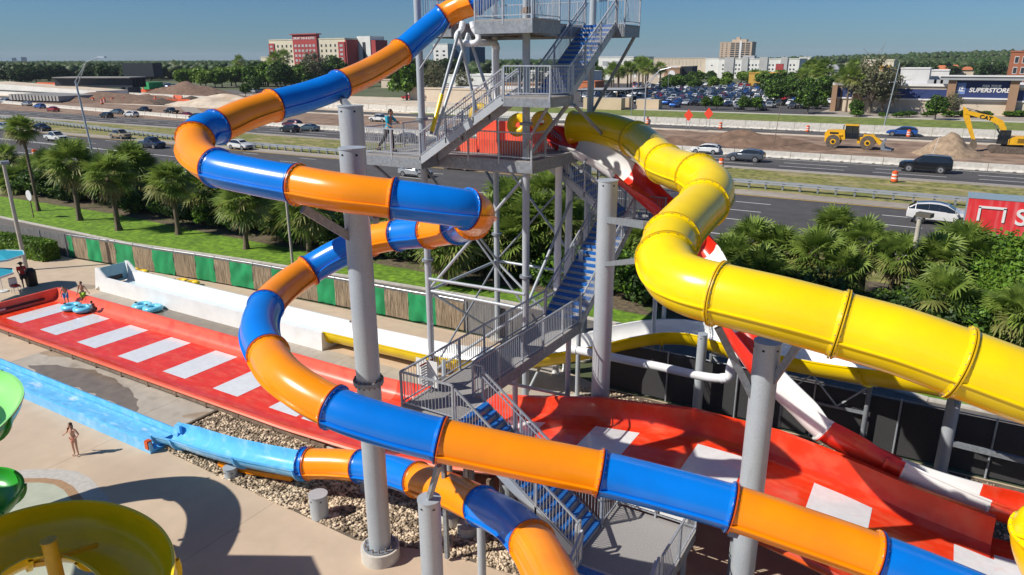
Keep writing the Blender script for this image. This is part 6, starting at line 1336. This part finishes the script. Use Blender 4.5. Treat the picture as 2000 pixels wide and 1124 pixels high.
for i_, (u0, u1, vb, vt, m, lb) in enumerate(((1755, 1812, 168, 134, 'roof_white', 'white curved-top store roof section behind the blue band'), (1815, 1850, 166, 138, 'roof_white', 'white roof section left of the big store sign'), (1700, 1760, 178, 160, 'roof_white', 'pale roof block behind the bare tree'))):
    block('store_roof_block', lb, u0, u1, vb, vt, 20, m, roof='roof_white')
t, P0_, P1_, n_, z_ = block('brick_building', 'red brick building with white arched windows at the right edge', 1962, 2080, 176, 101, 7, 'brick_red', roof='roof_tile'); windows(t, P0_, P1_, 3, 7, z_*.1, z_*.92, .45, .55, 'win_dark', frame='roof_white')
# the big store with its sign
TS = 230.
def sx(u, v=200): return gt(u, v, TS).x
def sz(u, v): return gt(u, v, TS).z
t = thing('superstore', 'long low store with a navy band, tan brick piers and a large navy sign panel', 'store', (sx(1800), TS, 0))
zt, zb1, zb0 = sz(1760, 168), sz(1760, 174), sz(1760, 192)
x0, x1 = sx(1622, 215), sx(2100, 215)
b = MB(); b.prism([(x0, TS), (x1, TS), (x1, TS+45), (x0, TS+45)], -.3, zt, 'stucco_beige', 'roof_white'); part('wall', b, t, ang=0)
b = MB(); b.box(((x0+x1)/2, TS-.12, (zb0+zb1)/2), (x1-x0, .24, zb1-zb0), 'navy_panel'); part('band', b, t, ang=0)
b = MB(); b.box(((x0+x1)/2, TS-.1, zt+.3), (x1-x0+.4, .7, .7), 'roof_white'); b.box(((x0+x1)/2, TS-.16, zb0-.25), (x1-x0, .35, .4), 'roof_white'); part('cornice', b, t, ang=0)
xa, xb, xc, xd = sx(1846), sx(1862), sx(1966), sx(1984); ztop = sz(1905, 157)
for (p, q, zz) in ((sx(1624), sx(1634), zt), (sx(1668), sx(1683), zt-.2), (xa, xb, ztop), (xc, xd, ztop)):
    b = MB(); b.box(((p+q)/2, TS-.7, zz/2-.1), (q-p, 2.2, zz+.2), 'brick_tan'); part('pier', b, t, ang=0)
b = MB(); b.box(((xb+xc)/2, TS-.3, (ztop+sz(1900, 191))/2), (xc-xb-.05, 1.1, ztop-sz(1900, 191)), 'navy_panel'); pn = part('sign_panel', b, t, ang=0)
b = MB(); b.box(((xa+xd)/2, TS+.4, ztop+.5), (xd-xa+4, 6, .9), 'roof_grey'); b.box(((xa+xd)/2, TS+.4, ztop+1.05), (xd-xa+4.6, 6.6, .25), 'roof_white'); part('canopy', b, t, ang=0)
b = MB(); b.box(((xb+xc)/2, TS-.5, sz(1900, 192.5)), (xc-xb, 1.2, .4), 'roof_white'); part('sill', b, t, ang=0)
cx = (xb+xc)/2; text_part('SUPERSTORE', 1.55, (cx+1.6, TS-.95, sz(1905, 176.5)), (1, 0, 0), (0, 0, 1), 'roof_white', t, bold=.05, shear=.2); text_part('PGA TOUR', .85, (cx+2.0, TS-.95, sz(1905, 168.5)), (1, 0, 0), (0, 0, 1), 'roof_white', t, bold=.06, shear=.2)
b = MB(); ex = cx-4.7; b.box((ex, TS-.92, sz(1905, 173.5)), (2.0, .06, 2.9), 'emblem_blue'); b.box((ex, TS-.97, sz(1905, 178)), (1.5, .05, .3), 'roof_white'); b.cyl((ex-.3, TS-.97, sz(1905, 178)), (ex-.3, TS-.97, sz(1905, 169.5)), .1, 'roof_white', n=6); b.beam((ex-.3, TS-.97, sz(1905, 172)), (ex+.6, TS-.97, sz(1905, 169)), .05, .25, 'roof_white'); b.ball((ex+.35, TS-.97, sz(1905, 174)), .3, 'roof_white'); M['emblem_blue'] = mat('emblem_blue', (.15, .25, .55), var=.05)
part('emblem', b, t, ang=0)
for (u, v) in ((1812, 160), (1825, 158), (1838, 163)): b = MB(); p = sx(u); b.box((p, TS+8, zt+.8), (2.2, 2, 1.4), 'roof_grey'); part('roof_unit', b, t, ang=0)
# containers, carport, low buildings behind the tower
for (u0, u1, vb, vt, lb) in ((1139, 1213, 213, 190.5, 'long tan storage container right of the tower column'), (1214, 1228, 213, 191, 'end of a tan storage container with a shaded side'), (1242, 1286, 213, 194, 'shorter tan storage container behind the bent-arm lamp')): t, *_ = block('storage_container', lb, u0, u1, vb, vt, 3, 'container_tan', roof='roof_grey', parapet=0, group='tan storage containers')
t = thing('carport', 'dark flat canopy over parked cars right of the tower', 'carport', g(1160, 200)); A, B = g(1105, 200), g(1222, 200); b = MB(); zc = vz(A, 176); b.prism([(A.x, A.y), (B.x, B.y), (B.x, B.y+22), (A.x, A.y+22)], zc-.6, zc, 'steel_dark', 'roof_grey'); part('roof', b, t, ang=0); b = MB()
for k in range(5): q = A.lerp(B, k/4); b.box((q.x, q.y+.5, zc/2-.4), (.3, .3, zc), 'steel_dark'); b.box((q.x, q.y+20, zc/2-.4), (.3, .3, zc), 'steel_dark')
part('post', b, t, ang=0)
block('low_store', 'low building with an orange wall above the dark canopy', 1128, 1162, 178, 160, 10, 'roof_tile', roof='roof_white')
block('low_store', 'long beige wall of a low store seen behind the tower legs', 800, 1005, 196, 172, 25, 'stucco_beige')
block('low_store', 'white flat-roofed store behind the beige wall at the tower', 870, 960, 172, 147, 30, 'stucco_white'); block('low_store', 'white flat-roofed store seen through the upper railing', 960, 1130, 168, 140, 30, 'stucco_white'); block('low_store', 'pale store left of the tower column', 745, 800, 172, 156, 20, 'stucco_beige')
block('low_store', 'brown low store behind the railing of the turn landing', 985, 1050, 182, 163, 12, 'brick_tan')
# left distance: bridge under construction, ramp wall, precast beams, distant offices
t = thing('unfinished_bridge', 'dark steel girders of an unfinished road bridge', 'bridge', g(180, 180)); A, B = g(112, 186), g(262, 186); b = MB(); zA, zB = vz(A, 152), vz(B, 152)
d_ = (B-A).normalized(); nb = Vector((-d_.y, d_.x, 0)); nb = nb if nb.dot(A) > 0 else -nb
for k in range(5): o_ = nb*k*2.6; b.beam(A+o_+Vector((0, 0, zA-2.2)), B+o_+Vector((0, 0, zB-2.2)), .5, 4.2, 'steel_dark')
part('girder', b, t, ang=0); b = MB(); b.beam(A+nb*5+Vector((0, 0, zA)), B+nb*5+Vector((0, 0, zB)), 13, .4, 'concrete_grey'); part('deck', b, t, ang=0)
b = MB(); 
for q in (B, B.lerp(A, .08)): b.beam(q+Vector((0, 0, 0)), q+Vector((0, 0, zB-4)), 6, 1.6, 'steel_dark')
part('pier', b, t, ang=0)
b = MB(); C0, C1 = g(200, 186), g(262, 186); b.beam(C0+nb*22+Vector((0, 0, zB+3)), C1+nb*22+Vector((0, 0, zB+3)), 8, 6, 'steel_dark'); part('girder', b, t, ang=0)
t = thing('ramp_wall', 'long pale retaining wall of the approach ramp at the left', 'wall', g(90, 185)); A, B = g(-40, 184), g(190, 192); b = MB(); d_ = B-A; nb = Vector((-d_.y, d_.x, 0)).normalized(); zA, zB = vz(A, 161), vz(B, 178.5)
vs = [A, B, B+nb*14, A+nb*14]; b.add([(p.x, p.y, -.3) for p in vs]+[(A.x, A.y, zA), (B.x, B.y, zB), (B.x+nb.x*14, B.y+nb.y*14, zB), (A.x+nb.x*14, A.y+nb.y*14, zA)], [(0, 1, 5, 4), (1, 2, 6, 5), (2, 3, 7, 6), (3, 0, 4, 7)], 'stucco_white'); b.add([(A.x, A.y, zA), (B.x, B.y, zB), (B.x+nb.x*14, B.y+nb.y*14, zB), (A.x+nb.x*14, A.y+nb.y*14, zA)], [(0, 1, 2, 3)], 'sand'); part('wall', b, t, ang=0)
b = MB(); b.beam(A-nb*.1+Vector((0, 0, zA*.42)), B-nb*.1+Vector((0, 0, zB*.42)), .3, .35, 'steel_dark'); part('joint_line', b, t, ang=0)
A, B = g(28, 199), g(118, 201); d_ = (B-A)
for k in range(15):
    b = MB(); q = A+d_*k/14; zq = vz(q, 184+k*.28); b.box((q.x, q.y+7, zq*.62), (2.0, 16, zq*.75), 'concrete_grey'); b.box((q.x, q.y+7, zq*.12), (3.2, 15.4, zq*.2), 'steel_dark'); solo('precast_beam', b, 'grey precast concrete beam stored in the close row on the site at the left', 'concrete beam', 'precast beams stored in a row', ang=0)
b = MB(); A, B = g(120, 200), g(142, 199); b.prism([(A.x, A.y), (B.x, B.y), (B.x, B.y+14), (A.x, A.y+14)], 0, vz(A, 187.5), 'concrete_grey'); solo('precast_block', b, 'plain grey concrete block ending the row of precast beams', 'concrete block', ang=0)
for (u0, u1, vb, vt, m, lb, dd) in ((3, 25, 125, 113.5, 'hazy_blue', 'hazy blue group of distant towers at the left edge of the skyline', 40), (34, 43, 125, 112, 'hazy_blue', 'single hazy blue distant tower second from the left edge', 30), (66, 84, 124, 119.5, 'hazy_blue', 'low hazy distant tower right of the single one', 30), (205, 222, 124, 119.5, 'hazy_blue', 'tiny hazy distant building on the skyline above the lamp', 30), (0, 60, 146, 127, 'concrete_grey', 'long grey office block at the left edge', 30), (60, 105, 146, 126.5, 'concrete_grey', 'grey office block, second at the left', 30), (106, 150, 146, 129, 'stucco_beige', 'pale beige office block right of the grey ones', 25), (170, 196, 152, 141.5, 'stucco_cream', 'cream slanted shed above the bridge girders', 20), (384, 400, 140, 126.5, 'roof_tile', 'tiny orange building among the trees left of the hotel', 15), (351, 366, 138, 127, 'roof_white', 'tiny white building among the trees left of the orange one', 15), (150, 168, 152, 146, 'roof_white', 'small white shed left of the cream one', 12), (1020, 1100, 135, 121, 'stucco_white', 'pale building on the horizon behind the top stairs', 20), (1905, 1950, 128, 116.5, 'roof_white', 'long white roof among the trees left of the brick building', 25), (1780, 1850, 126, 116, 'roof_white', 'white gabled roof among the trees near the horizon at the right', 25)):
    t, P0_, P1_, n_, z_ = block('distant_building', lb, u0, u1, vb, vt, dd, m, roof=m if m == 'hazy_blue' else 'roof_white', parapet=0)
    if u1-u0 > 38 and u0 < 160: windows(t, P0_, P1_, 3, 8, z_*.1, z_*.9, .6, .4)
b = MB(); A, B = g(297, 176), g(318, 176)
t, *_ = block('green_tank', 'dark green square tank by the site cars', 276, 292, 176, 161, 8, 'green_cloth', roof='green_cloth', parapet=0)
# ================================================= CAR PARK
far_mesh = {}
for kind in ('sedan', 'hatch', 'suv', 'pickup'):
    for cl in ('car_white', 'car_black', 'car_grey', 'car_silver', 'car_red', 'car_blue', 'car_navy', 'car_maroon', 'car_tan'):
        if kind == 'pickup' and cl in ('car_maroon', 'car_tan'): continue
        L, body, gl = car_mesh(kind, cl); body.v, body.f = list(body.v), list(body.f); mi_ = body.mi('glass')
        for q_ in gl.values():
            k = len(body.v); body.v += q_.v
            for f in q_.f: body.f.append([x+k for x in f]); body.m.append(mi_)
        xa, xb, r = WB[kind]; wd = PROF[kind][1][4][1]
        for x in (xa-L/2, xb-L/2):
            for s_ in (1, -1): body.cyl((x, s_*(wd-.22), r), (x, s_*(wd+.01), r), r, 'tyre', n=10)
        far_mesh[(kind, cl)] = body.mesh('parked_car', (0, 0, 0), 30)
CN = {'car_white': 'white', 'car_black': 'black', 'car_grey': 'dark grey', 'car_silver': 'silver', 'car_red': 'red', 'car_blue': 'blue', 'car_navy': 'navy', 'car_maroon': 'maroon', 'car_tan': 'tan'}
cnt = 0
def park(x, y, rz, where, wt=None):
    global cnt
    kind = random.choices(['sedan', 'hatch', 'suv', 'pickup'], [4, 3, 5, 1])[0]; cl = random.choices(list(CN), [26, 20, 15, 18, 6, 5, 6, 2, 2])[0]
    if (kind, cl) not in far_mesh: kind = 'suv'
    o = bpy.data.objects.new('parked_car', far_mesh[(kind, cl)]); col.objects.link(o); o.location = (x, y, 0); o.rotation_euler = (0, 0, rz+random.choice((0, math.pi))+random.uniform(-.03, .03)); o.scale = (1.15,)*3
    setp(o, 'small %s %s parked %s' % (CN[cl], 'pickup' if kind == 'pickup' else 'car', where), 'car', '%s cars parked %s' % (CN[cl], where)); cnt += 1
rows = [224, 236, 249, 262, 276, 291, 307, 324, 342, 362, 384, 408, 432]
for ri, y in enumerate(rows):
    x = -32
    while x > -60-y*.36:
        w_ = Vector((x, y, 0)); d = Vector((x, y, -CH)); q = d.dot(c0); u = 1000+CF*d.dot(cr)/q
        if 1235 < u < 1690 and cnt < 285 and random.random() < (.9 if ri > 0 else .35) and not (u > 1600 and y < 240): park(x, y, math.pi/2, 'in the big car park beyond the verge')
        x -= 3.3+(.0 if y < 320 else .5)
for k in range(26): p = g(random.uniform(1140, 1235), random.uniform(180, 194)); park(p.x, p.y, math.pi/2, 'beside the dark canopy')
for k in range(16): p = g(random.uniform(360, 640), random.choice((180, 181.5, 184.5))); park(p.x, p.y, random.uniform(-.2, .2), 'behind the sandy bank')
for k in range(16): p = g(random.uniform(262, 345), random.uniform(166, 176)); park(p.x, p.y, random.uniform(0, 3), 'on the building site near the bridge')
for k in range(10): p = g(random.uniform(730, 1000), random.uniform(185, 195)); park(p.x, p.y, random.uniform(-.1, .1), 'along the beige wall behind the tower')
# ================================================= PEOPLE
M['skin'] = mat('skin', (.42, .2, .12), rough=.5, var=.05); M['skin2'] = mat('fair_skin', (.56, .32, .22), rough=.5, var=.05); M['skin3'] = mat('dark_skin', (.12, .06, .04), rough=.5, var=.05)
M['hair'] = mat('dark_hair', (.03, .018, .012), rough=.6, var=.2); M['hair2'] = mat('brown_hair', (.09, .045, .025), rough=.6, var=.2)
for nm, c in (('teal_shirt', (.01, .36, .5)), ('black_cloth', (.015, .015, .018)), ('red_shirt', (.5, .02, .02)), ('blue_shorts', (.02, .2, .5)), ('green_shorts', (.3, .5, .03)), ('coral_suit', (.5, .13, .1)), ('white_shoe', (.6, .6, .58)), ('tube_blue', (.16, .6, .8)), ('tube_teal', (.02, .4, .5)), ('tube_yellow', (.85, .55, .01)), ('umbrella_blue', (.03, .42, .55))): M[nm] = mat(nm, c, rough=.7 if 'tube' not in nm else .3, var=.08, scale=4)
def skin_obj(name, V, E, Rr, m, parent, off):
    me = bpy.data.meshes.new(name); me.from_pydata([tuple(Vector(v)) for v in V], E, []); o = bpy.data.objects.new('tmp', me); col.objects.link(o)
    sk = o.modifiers.new('s', 'SKIN'); sk.use_smooth_shade = True; sb = o.modifiers.new('b', 'SUBSURF'); sb.levels = 1; sb.render_levels = 1
    for i, sv in enumerate(me.skin_vertices[0].data): sv.radius = (Rr[i], Rr[i]) if not isinstance(Rr[i], tuple) else Rr[i]; sv.use_root = i == 0
    n_ = bpy.data.meshes.new_from_object(o.evaluated_get(bpy.context.evaluated_depsgraph_get())); bpy.data.objects.remove(o, do_unlink=True)
    n_.materials.clear(); n_.materials.append(M[m]); n_.name = name; q = bpy.data.objects.new(name, n_); col.objects.link(q); q.parent = parent
    for p in n_.polygons: p.use_smooth = True
    return q
def person(label, loc, rz, sc, J, skin='skin', clothes=(), hair='hair', hair_long=False, hat=None, shoes=None, group=None):
    """J: pose joints in metres for a 1.75 m adult, x to the front, y to the left"""
    t = thing('person', label, 'person', (0, 0, 0), group); K = ['pelvis', 'waist', 'chest', 'neck', 'head', 'shL', 'elL', 'wrL', 'shR', 'elR', 'wrR', 'hpL', 'knL', 'anL', 'toL', 'hpR', 'knR', 'anR', 'toR']
    rad = dict(pelvis=(.135, .1), waist=(.12, .09), chest=(.15, .1), neck=.052, head=.06, shL=.062, elL=.042, wrL=.027, shR=.062, elR=.042, wrR=.027, hpL=.088, knL=.056, anL=.037, toL=.034, hpR=.088, knR=.056, anR=.037, toR=.034)
    ix = {k: i for i, k in enumerate(K)}; E = [('pelvis', 'waist'), ('waist', 'chest'), ('chest', 'neck'), ('neck', 'head'), ('chest', 'shL'), ('shL', 'elL'), ('elL', 'wrL'), ('chest', 'shR'), ('shR', 'elR'), ('elR', 'wrR'), ('pelvis', 'hpL'), ('hpL', 'knL'), ('knL', 'anL'), ('anL', 'toL'), ('pelvis', 'hpR'), ('hpR', 'knR'), ('knR', 'anR'), ('anR', 'toR')]
    body = skin_obj('body', [J[k] for k in K], [(ix[a], ix[b]) for a, b in E], [rad[k] for k in K], skin, t, None)
    # head, nose, eyes, ears and hands are joined into the body surface
    H_ = Vector(J['head'])+Vector((.015, 0, .06)); b = MB(); b.ball(H_, .1, skin, 14, (1.02, .82, 1.18)); b.ball(H_+Vector((.1, 0, -.01)), .018, skin, 6, (1, .8, 1.4)); b.ball(H_+Vector((.085, 0, -.06)), .02, 'coral_suit', 6, (.6, 1.4, .4))
    for s_ in (1, -1): b.ball(H_+Vector((.088, .034*s_, .015)), .011, 'black', 6); b.ball(H_+Vector((0, .084*s_, -.005)), .022, skin, 6, (.8, .4, 1.2))
    for s_, nm in ((1, 'L'), (-1, 'R')):
        w_ = Vector(J['wr'+nm]); d = (w_-Vector(J['el'+nm])).normalized(); sd = d.cross(Vector((0, 0, 1)))
        sd = sd.normalized() if sd.length > .1 else Vector((1, 0, 0)); nn = sd.cross(d)
        b.cyl(w_, w_+d*.09, .03, skin, r2=.036, n=8)
        for f in range(4):
            o_ = sd*(-.03+.02*f); l = (.062, .075, .072, .055)[f]; k1 = w_+d*.085+o_; k2 = k1+d*l*.55-nn*.006; b.cyl(k1, k2, .0095, skin, n=6); b.cyl(k2, k2+d*l*.4-nn*.02, .0085, skin, r2=.006, n=6)
        b.cyl(w_+d*.03-sd*.025, w_+d*.07-sd*.062, .011, skin, r2=.008, n=6)
    hm = b.mesh('hm'); bmj = bmesh.new(); bmj.from_mesh(body.data)
    mats = [m for m in b.mats]; base = len(body.data.materials)
    for m in mats: body.data.materials.append(M[m] if isinstance(m, str) else m)
    n0 = len(bmj.faces); bmj.from_mesh(hm); bmj.faces.ensure_lookup_table()
    for f in bmj.faces[n0:]: f.material_index += base; f.smooth = True
    bmj.to_mesh(body.data); bmj.free()
    for (nm, m, joints, edges, ex) in clothes:
        jj = []; 
        for k in joints: jj.append(J[k] if isinstance(k, str) else tuple(Vector(J[k[0]]).lerp(Vector(J[k[1]]), k[2])))
        rr = []
        for k in joints:
            r = rad[k] if isinstance(k, str) else (max(rad[k[0]]) if isinstance(rad[k[0]], tuple) else rad[k[0]])*(1-k[2]*.3)
            rr.append(tuple(x+ex for x in r) if isinstance(r, tuple) else r+ex)
        skin_obj(nm, jj, edges, rr, m, t, None)
    b = MB(); b.ball(H_+Vector((-.022, 0, .028)), .108, hair, 12, (1, .88, 1.1)); 
    if hair_long: b.ball(H_+Vector((-.07, 0, -.08)), .09, hair, 10, (.7, .9, 1.5))
    part('hair', b, t, ang=60)
    if hat: b = MB(); b.cyl(H_+Vector((0, 0, .06)), H_+Vector((0, 0, .14)), .11, hat, r2=.09, n=14); b.cyl(H_+Vector((.03, 0, .055)), H_+Vector((.03, 0, .07)), .19, hat, n=16); part('hat', b, t)
    if shoes:
        for nm in ('L', 'R'): b = MB(); q = Vector(J['to'+nm])*.5+Vector(J['an'+nm])*.5; b.ball((q.x, q.y, max(q.z-.02, .04)), .11, shoes, 10, (1.3, .5, .5)); part('shoe', b, t)
    t.location = loc; t.rotation_euler = (0, 0, rz); t.scale = (sc,)*3; return t
ST = dict(pelvis=(0, 0, .95), waist=(0, 0, 1.1), chest=(.01, 0, 1.33), neck=(.01, 0, 1.49), head=(.02, 0, 1.58), shL=(0, .18, 1.42), elL=(0, .26, 1.15), wrL=(.06, .25, .92), shR=(0, -.18, 1.42), elR=(0, -.26, 1.15), wrR=(.06, -.25, .92), hpL=(0, .1, .9), knL=(.02, .11, .49), anL=(-.01, .11, .09), toL=(.14, .13, .04), hpR=(0, -.1, .9), knR=(.02, -.11, .49), anR=(-.01, -.11, .09), toR=(.14, -.13, .04))
def pose(**k): d = dict(ST); d.update(k); return d
SH = lambda m, sl=.55, ex=.018: ('shirt', m, ['waist', 'chest', 'shL', ('shL', 'elL', sl), 'shR', ('shR', 'elR', sl), ('waist', 'pelvis', .7)], [(0, 1), (1, 2), (2, 3), (1, 4), (4, 5), (0, 6)], ex)
PT = lambda m, to=.9, ex=.016, nm='trousers': (nm, m, ['pelvis', 'hpL', 'knL', ('knL', 'anL', to), 'hpR', 'knR', ('knR', 'anR', to)], [(0, 1), (1, 2), (2, 3), (0, 4), (4, 5), (5, 6)], ex)
SHORT = lambda m, ex=.03: ('shorts', m, ['pelvis', 'hpL', ('hpL', 'knL', .8), 'hpR', ('hpR', 'knR', .8)], [(0, 1), (1, 2), (0, 3), (3, 4)], ex)
p = g(750, 297, ZD)
person('person in a teal shirt and black trousers striding across the tower platform', (-20.6, 24.1, ZD), R(5), 1.03, pose(chest=(.06, 0, 1.33), neck=(.1, 0, 1.47), head=(.13, 0, 1.56), shL=(.06, .18, 1.42), shR=(.06, -.18, 1.42), elL=(.25, .24, 1.22), wrL=(.45, .2, 1.2), elR=(.15, -.26, 1.15), wrR=(.36, -.22, 1.05), knL=(.12, .11, .5), anL=(.1, .11, .09), toL=(.24, .12, .05), knR=(-.2, -.11, .52), anR=(-.52, -.11, .2), toR=(-.44, -.12, .06)), 'skin', (SH('teal_shirt', .95), PT('black_cloth')), shoes='black')
p = g(150, 890)
person('person in a small coral swimsuit standing alone on the tan pool deck', p, R(-75), .8, pose(elL=(-.02, .36, 1.18), wrL=(.02, .2, 1.02), elR=(.0, -.33, 1.2), wrR=(.0, -.5, 1.08)), 'skin2', (('swimsuit', 'coral_suit', [('pelvis', 'waist', .3), ('pelvis', 'hpL', .5), ('pelvis', 'hpR', .5)], [(0, 1), (0, 2)], .004),), 'hair2', True)
p = g(50, 563)
person('person in a red shirt and black shorts standing beside the black bin', (p.x, p.y, 0), R(-20), 1.02, pose(elL=(.08, .22, 1.2), wrL=(.24, .14, 1.08), elR=(.08, -.24, 1.18), wrR=(.26, -.18, 1.05), knR=(.12, -.1, .5), anR=(.1, -.1, .09), toR=(.22, -.1, .04)), 'skin3', (SH('red_shirt', .9, .03), SHORT('black_cloth', .04)), 'hair', hat='black', shoes='white_shoe')
zf_ = fz(-42)
p = g(132, 597, zf_)
person('boy in blue shorts holding the twin rings, bending forward', (p.x, p.y, zf_), R(-40), .8, pose(chest=(.15, 0, 1.28), neck=(.24, 0, 1.4), head=(.3, 0, 1.46), shL=(.14, .16, 1.36), shR=(.14, -.16, 1.36), elL=(.3, .22, 1.14), wrL=(.46, .18, .98), elR=(.3, -.22, 1.14), wrR=(.46, -.18, .98)), 'skin', (SHORT('blue_shorts'),), 'hair')
p = g(166, 597, zf_)
person('boy in green shorts standing behind the twin rings with one arm out', (p.x, p.y, zf_), R(-60), .86, pose(elL=(.1, .36, 1.22), wrL=(.2, .55, 1.05), elR=(.12, -.22, 1.15), wrR=(.3, -.2, .98)), 'skin', (SHORT('green_shorts'),), 'hair')
p = g(187, 612, zf_)
person('small dark figure crouching at the back wall of the red slide', (p.x, p.y, zf_), R(-150), .62, pose(pelvis=(0, 0, .45), waist=(.04, 0, .6), chest=(.12, 0, .82), neck=(.18, 0, .96), head=(.22, 0, 1.04), shL=(.12, .17, .9), shR=(.12, -.17, .9), elL=(.3, .24, .75), wrL=(.42, .2, .9), elR=(.25, -.25, .65), wrR=(.4, -.2, .5), hpL=(0, .1, .43), knL=(.35, .14, .5), anL=(.15, .14, .09), toL=(.28, .15, .04), hpR=(0, -.1, .43), knR=(.35, -.14, .5), anR=(.15, -.14, .09), toR=(.28, -.15, .04)), 'skin3', (SHORT('black_cloth', .02),), 'hair')
# rings, chair, bin, parasols
def ring(b, x, y, z, m='tube_blue', m2='tube_teal', r=.44, k=.2):
    b.torus((x, y, z+k), r, k, m, n=24, k=10, flat=.85); b.cyl((x, y, z+.05), (x, y, z+.1), r-k*.6, m2, n=18)
for (u, v, lb, z0, m, m2, u2, v2) in ((141, 605, 'pale blue twin ring floating in front of the two boys', zf_, 'tube_blue', 'tube_teal', 165, 609), (274, 602, 'pale blue twin ring left lying on the concrete', 0, 'tube_blue', 'tube_teal', 304, 609), (255, 534, 'yellow twin ring lying by the pale blue end wall of the white run-out', 0, 'tube_yellow', 'tube_yellow', 279, 539), (352, 556, 'yellow twin ring lying in front of the green fence panels', 0, 'tube_yellow', 'tube_yellow', 376, 560)):
    A, B = g(u, v, z0), g(u2, v2, z0); d_ = (B-A).normalized(); c_ = (A+B)/2; t = thing('inner_tube', lb, 'inner tube', c_, 'twin inner tubes')
    for q in (c_-d_*.5, c_+d_*.5): b = MB(); ring(b, q.x, q.y, z0, m, m2, .4 if 'blue' in m else .36, .19); rp = part('ring', b, t, ang=60)
    for q in (c_-d_*.75, c_+d_*.25): b = MB(); b.box(q+Vector((0, -.2, .42)), (.12, .1, .05), 'black'); part('handle', b, t, ang=0)
for k, (u, v, dd, lb) in enumerate(((937, 217, 30, 'yellow raft stacked behind the rising flight, left one'), (1012, 237, 29.5, 'yellow raft leaning behind the front tower column'), (1058, 232, 30.5, 'yellow raft at the back of the slide platform'))):
    q = dp(u, v, dd); b = MB()
    b.torus((q.x, q.y, q.z-.15), .3, .19, 'tube_yellow', ax=(.2, -1, .3), n=22, k=10); solo('raft', b, lb, 'raft', 'yellow rafts on the slide platform')
for (cx_, cy_, zc, lb, r) in ((g(6, 570).x, g(6, 570).y, 0, 'light blue parasol with a white rim beside the lamp post', 1.7), (g(-14, 590).x, g(-14, 590).y, 0, 'second light blue parasol low at the left edge', 1.5)):
    h = 2.5 if r > 1.6 else 1.9; t = thing('parasol', lb, 'parasol', (cx_, cy_, 0), 'light blue parasols')
    b = MB(); b.cyl((cx_, cy_, 0), (cx_, cy_, h+.1), .03, 'board', n=8); b.cyl((cx_, cy_, 0), (cx_, cy_, .06), .32, 'board', n=16); part('pole', b, t)
    b = MB(); N = 8; vs = [(cx_, cy_, h+.35)]+[(cx_+r*math.cos(2*math.pi*i/N), cy_+r*math.sin(2*math.pi*i/N), h-.12) for i in range(N)]; b.add(vs, [(0, 1+i, 1+(i+1) % N) for i in range(N)], 'umbrella_blue'); b.add([(x, y, z-.02) for x, y, z in vs], [(0, 1+(i+1) % N, 1+i) for i in range(N)], 'umbrella_blue'); part('canopy', b, t, ang=0)
    b = MB()
    for i in range(N): b.beam(vs[1+i], vs[1+(i+1) % N], .02, .13, 'board')
    part('valance', b, t, ang=0); b = MB()
    for i in range(N): b.beam((cx_, cy_, h+.26), Vector(vs[1+i])-Vector((0, 0, .04)), .02, .02, 'board')
    part('rib', b, t, ang=0)
p = g(64, 558); t = thing('litter_bin', 'round black litter bin with a domed top beside the lamp post', 'bin', p); b = MB(); b.lathe([(.01, 0), (.3, 0), (.33, .05), (.34, .9), (.3, .95)], p, 'black', 18); part('drum', b, t); b = MB(); b.lathe([(.34, .92), (.33, 1.05), (.2, 1.2), (.01, 1.25)], p, 'black', 18); part('lid', b, t)
p = g(33, 572); t = thing('deck_chair', 'small white chair with a red towel over it in front of the lifeguard', 'chair', p)
b = MB(); b.box(p+Vector((0, 0, .42)), (.5, .5, .05), 'board'); part('seat', b, t, ang=0); b = MB(); b.box(p+Vector((-.24, 0, .7)), (.05, .5, .5), 'board'); part('backrest', b, t, ang=0); b = MB(); b.box(p+Vector((-.02, 0, .5)), (.52, .36, .1), 'red_shirt'); b.box(p+Vector((-.27, 0, .78)), (.06, .4, .42), 'red_shirt'); part('towel', b, t, ang=0)
for sx_ in (-.22, .22):
    for sy_ in (-.22, .22): b = MB(); b.cyl(p+Vector((sx_, sy_, 0)), p+Vector((sx_*.9, sy_*.9, .42)), .02, 'board', n=6); part('leg', b, t)
# ================================================= the air: thin even haze from below the ground to just above the tower
hz = bpy.data.materials.new('haze'); hz.use_nodes = True; n_ = hz.node_tree.nodes; n_.remove(n_['Principled BSDF'])
pv = n_.new('ShaderNodeVolumePrincipled'); pv.inputs['Color'].default_value = (.75, .85, .97, 1); pv.inputs['Density'].default_value = .00006
hz.node_tree.links.new(pv.outputs[0], [x for x in n_ if x.type == 'OUTPUT_MATERIAL'][0].inputs['Volume']); M['haze'] = hz
b = MB(); b.box((-1500, 2950, 50), (15100, 12100, 104), 'haze'); o = solo('haze', b, 'thin pale blue haze over the whole place', 'haze', kind='stuff', ang=0)
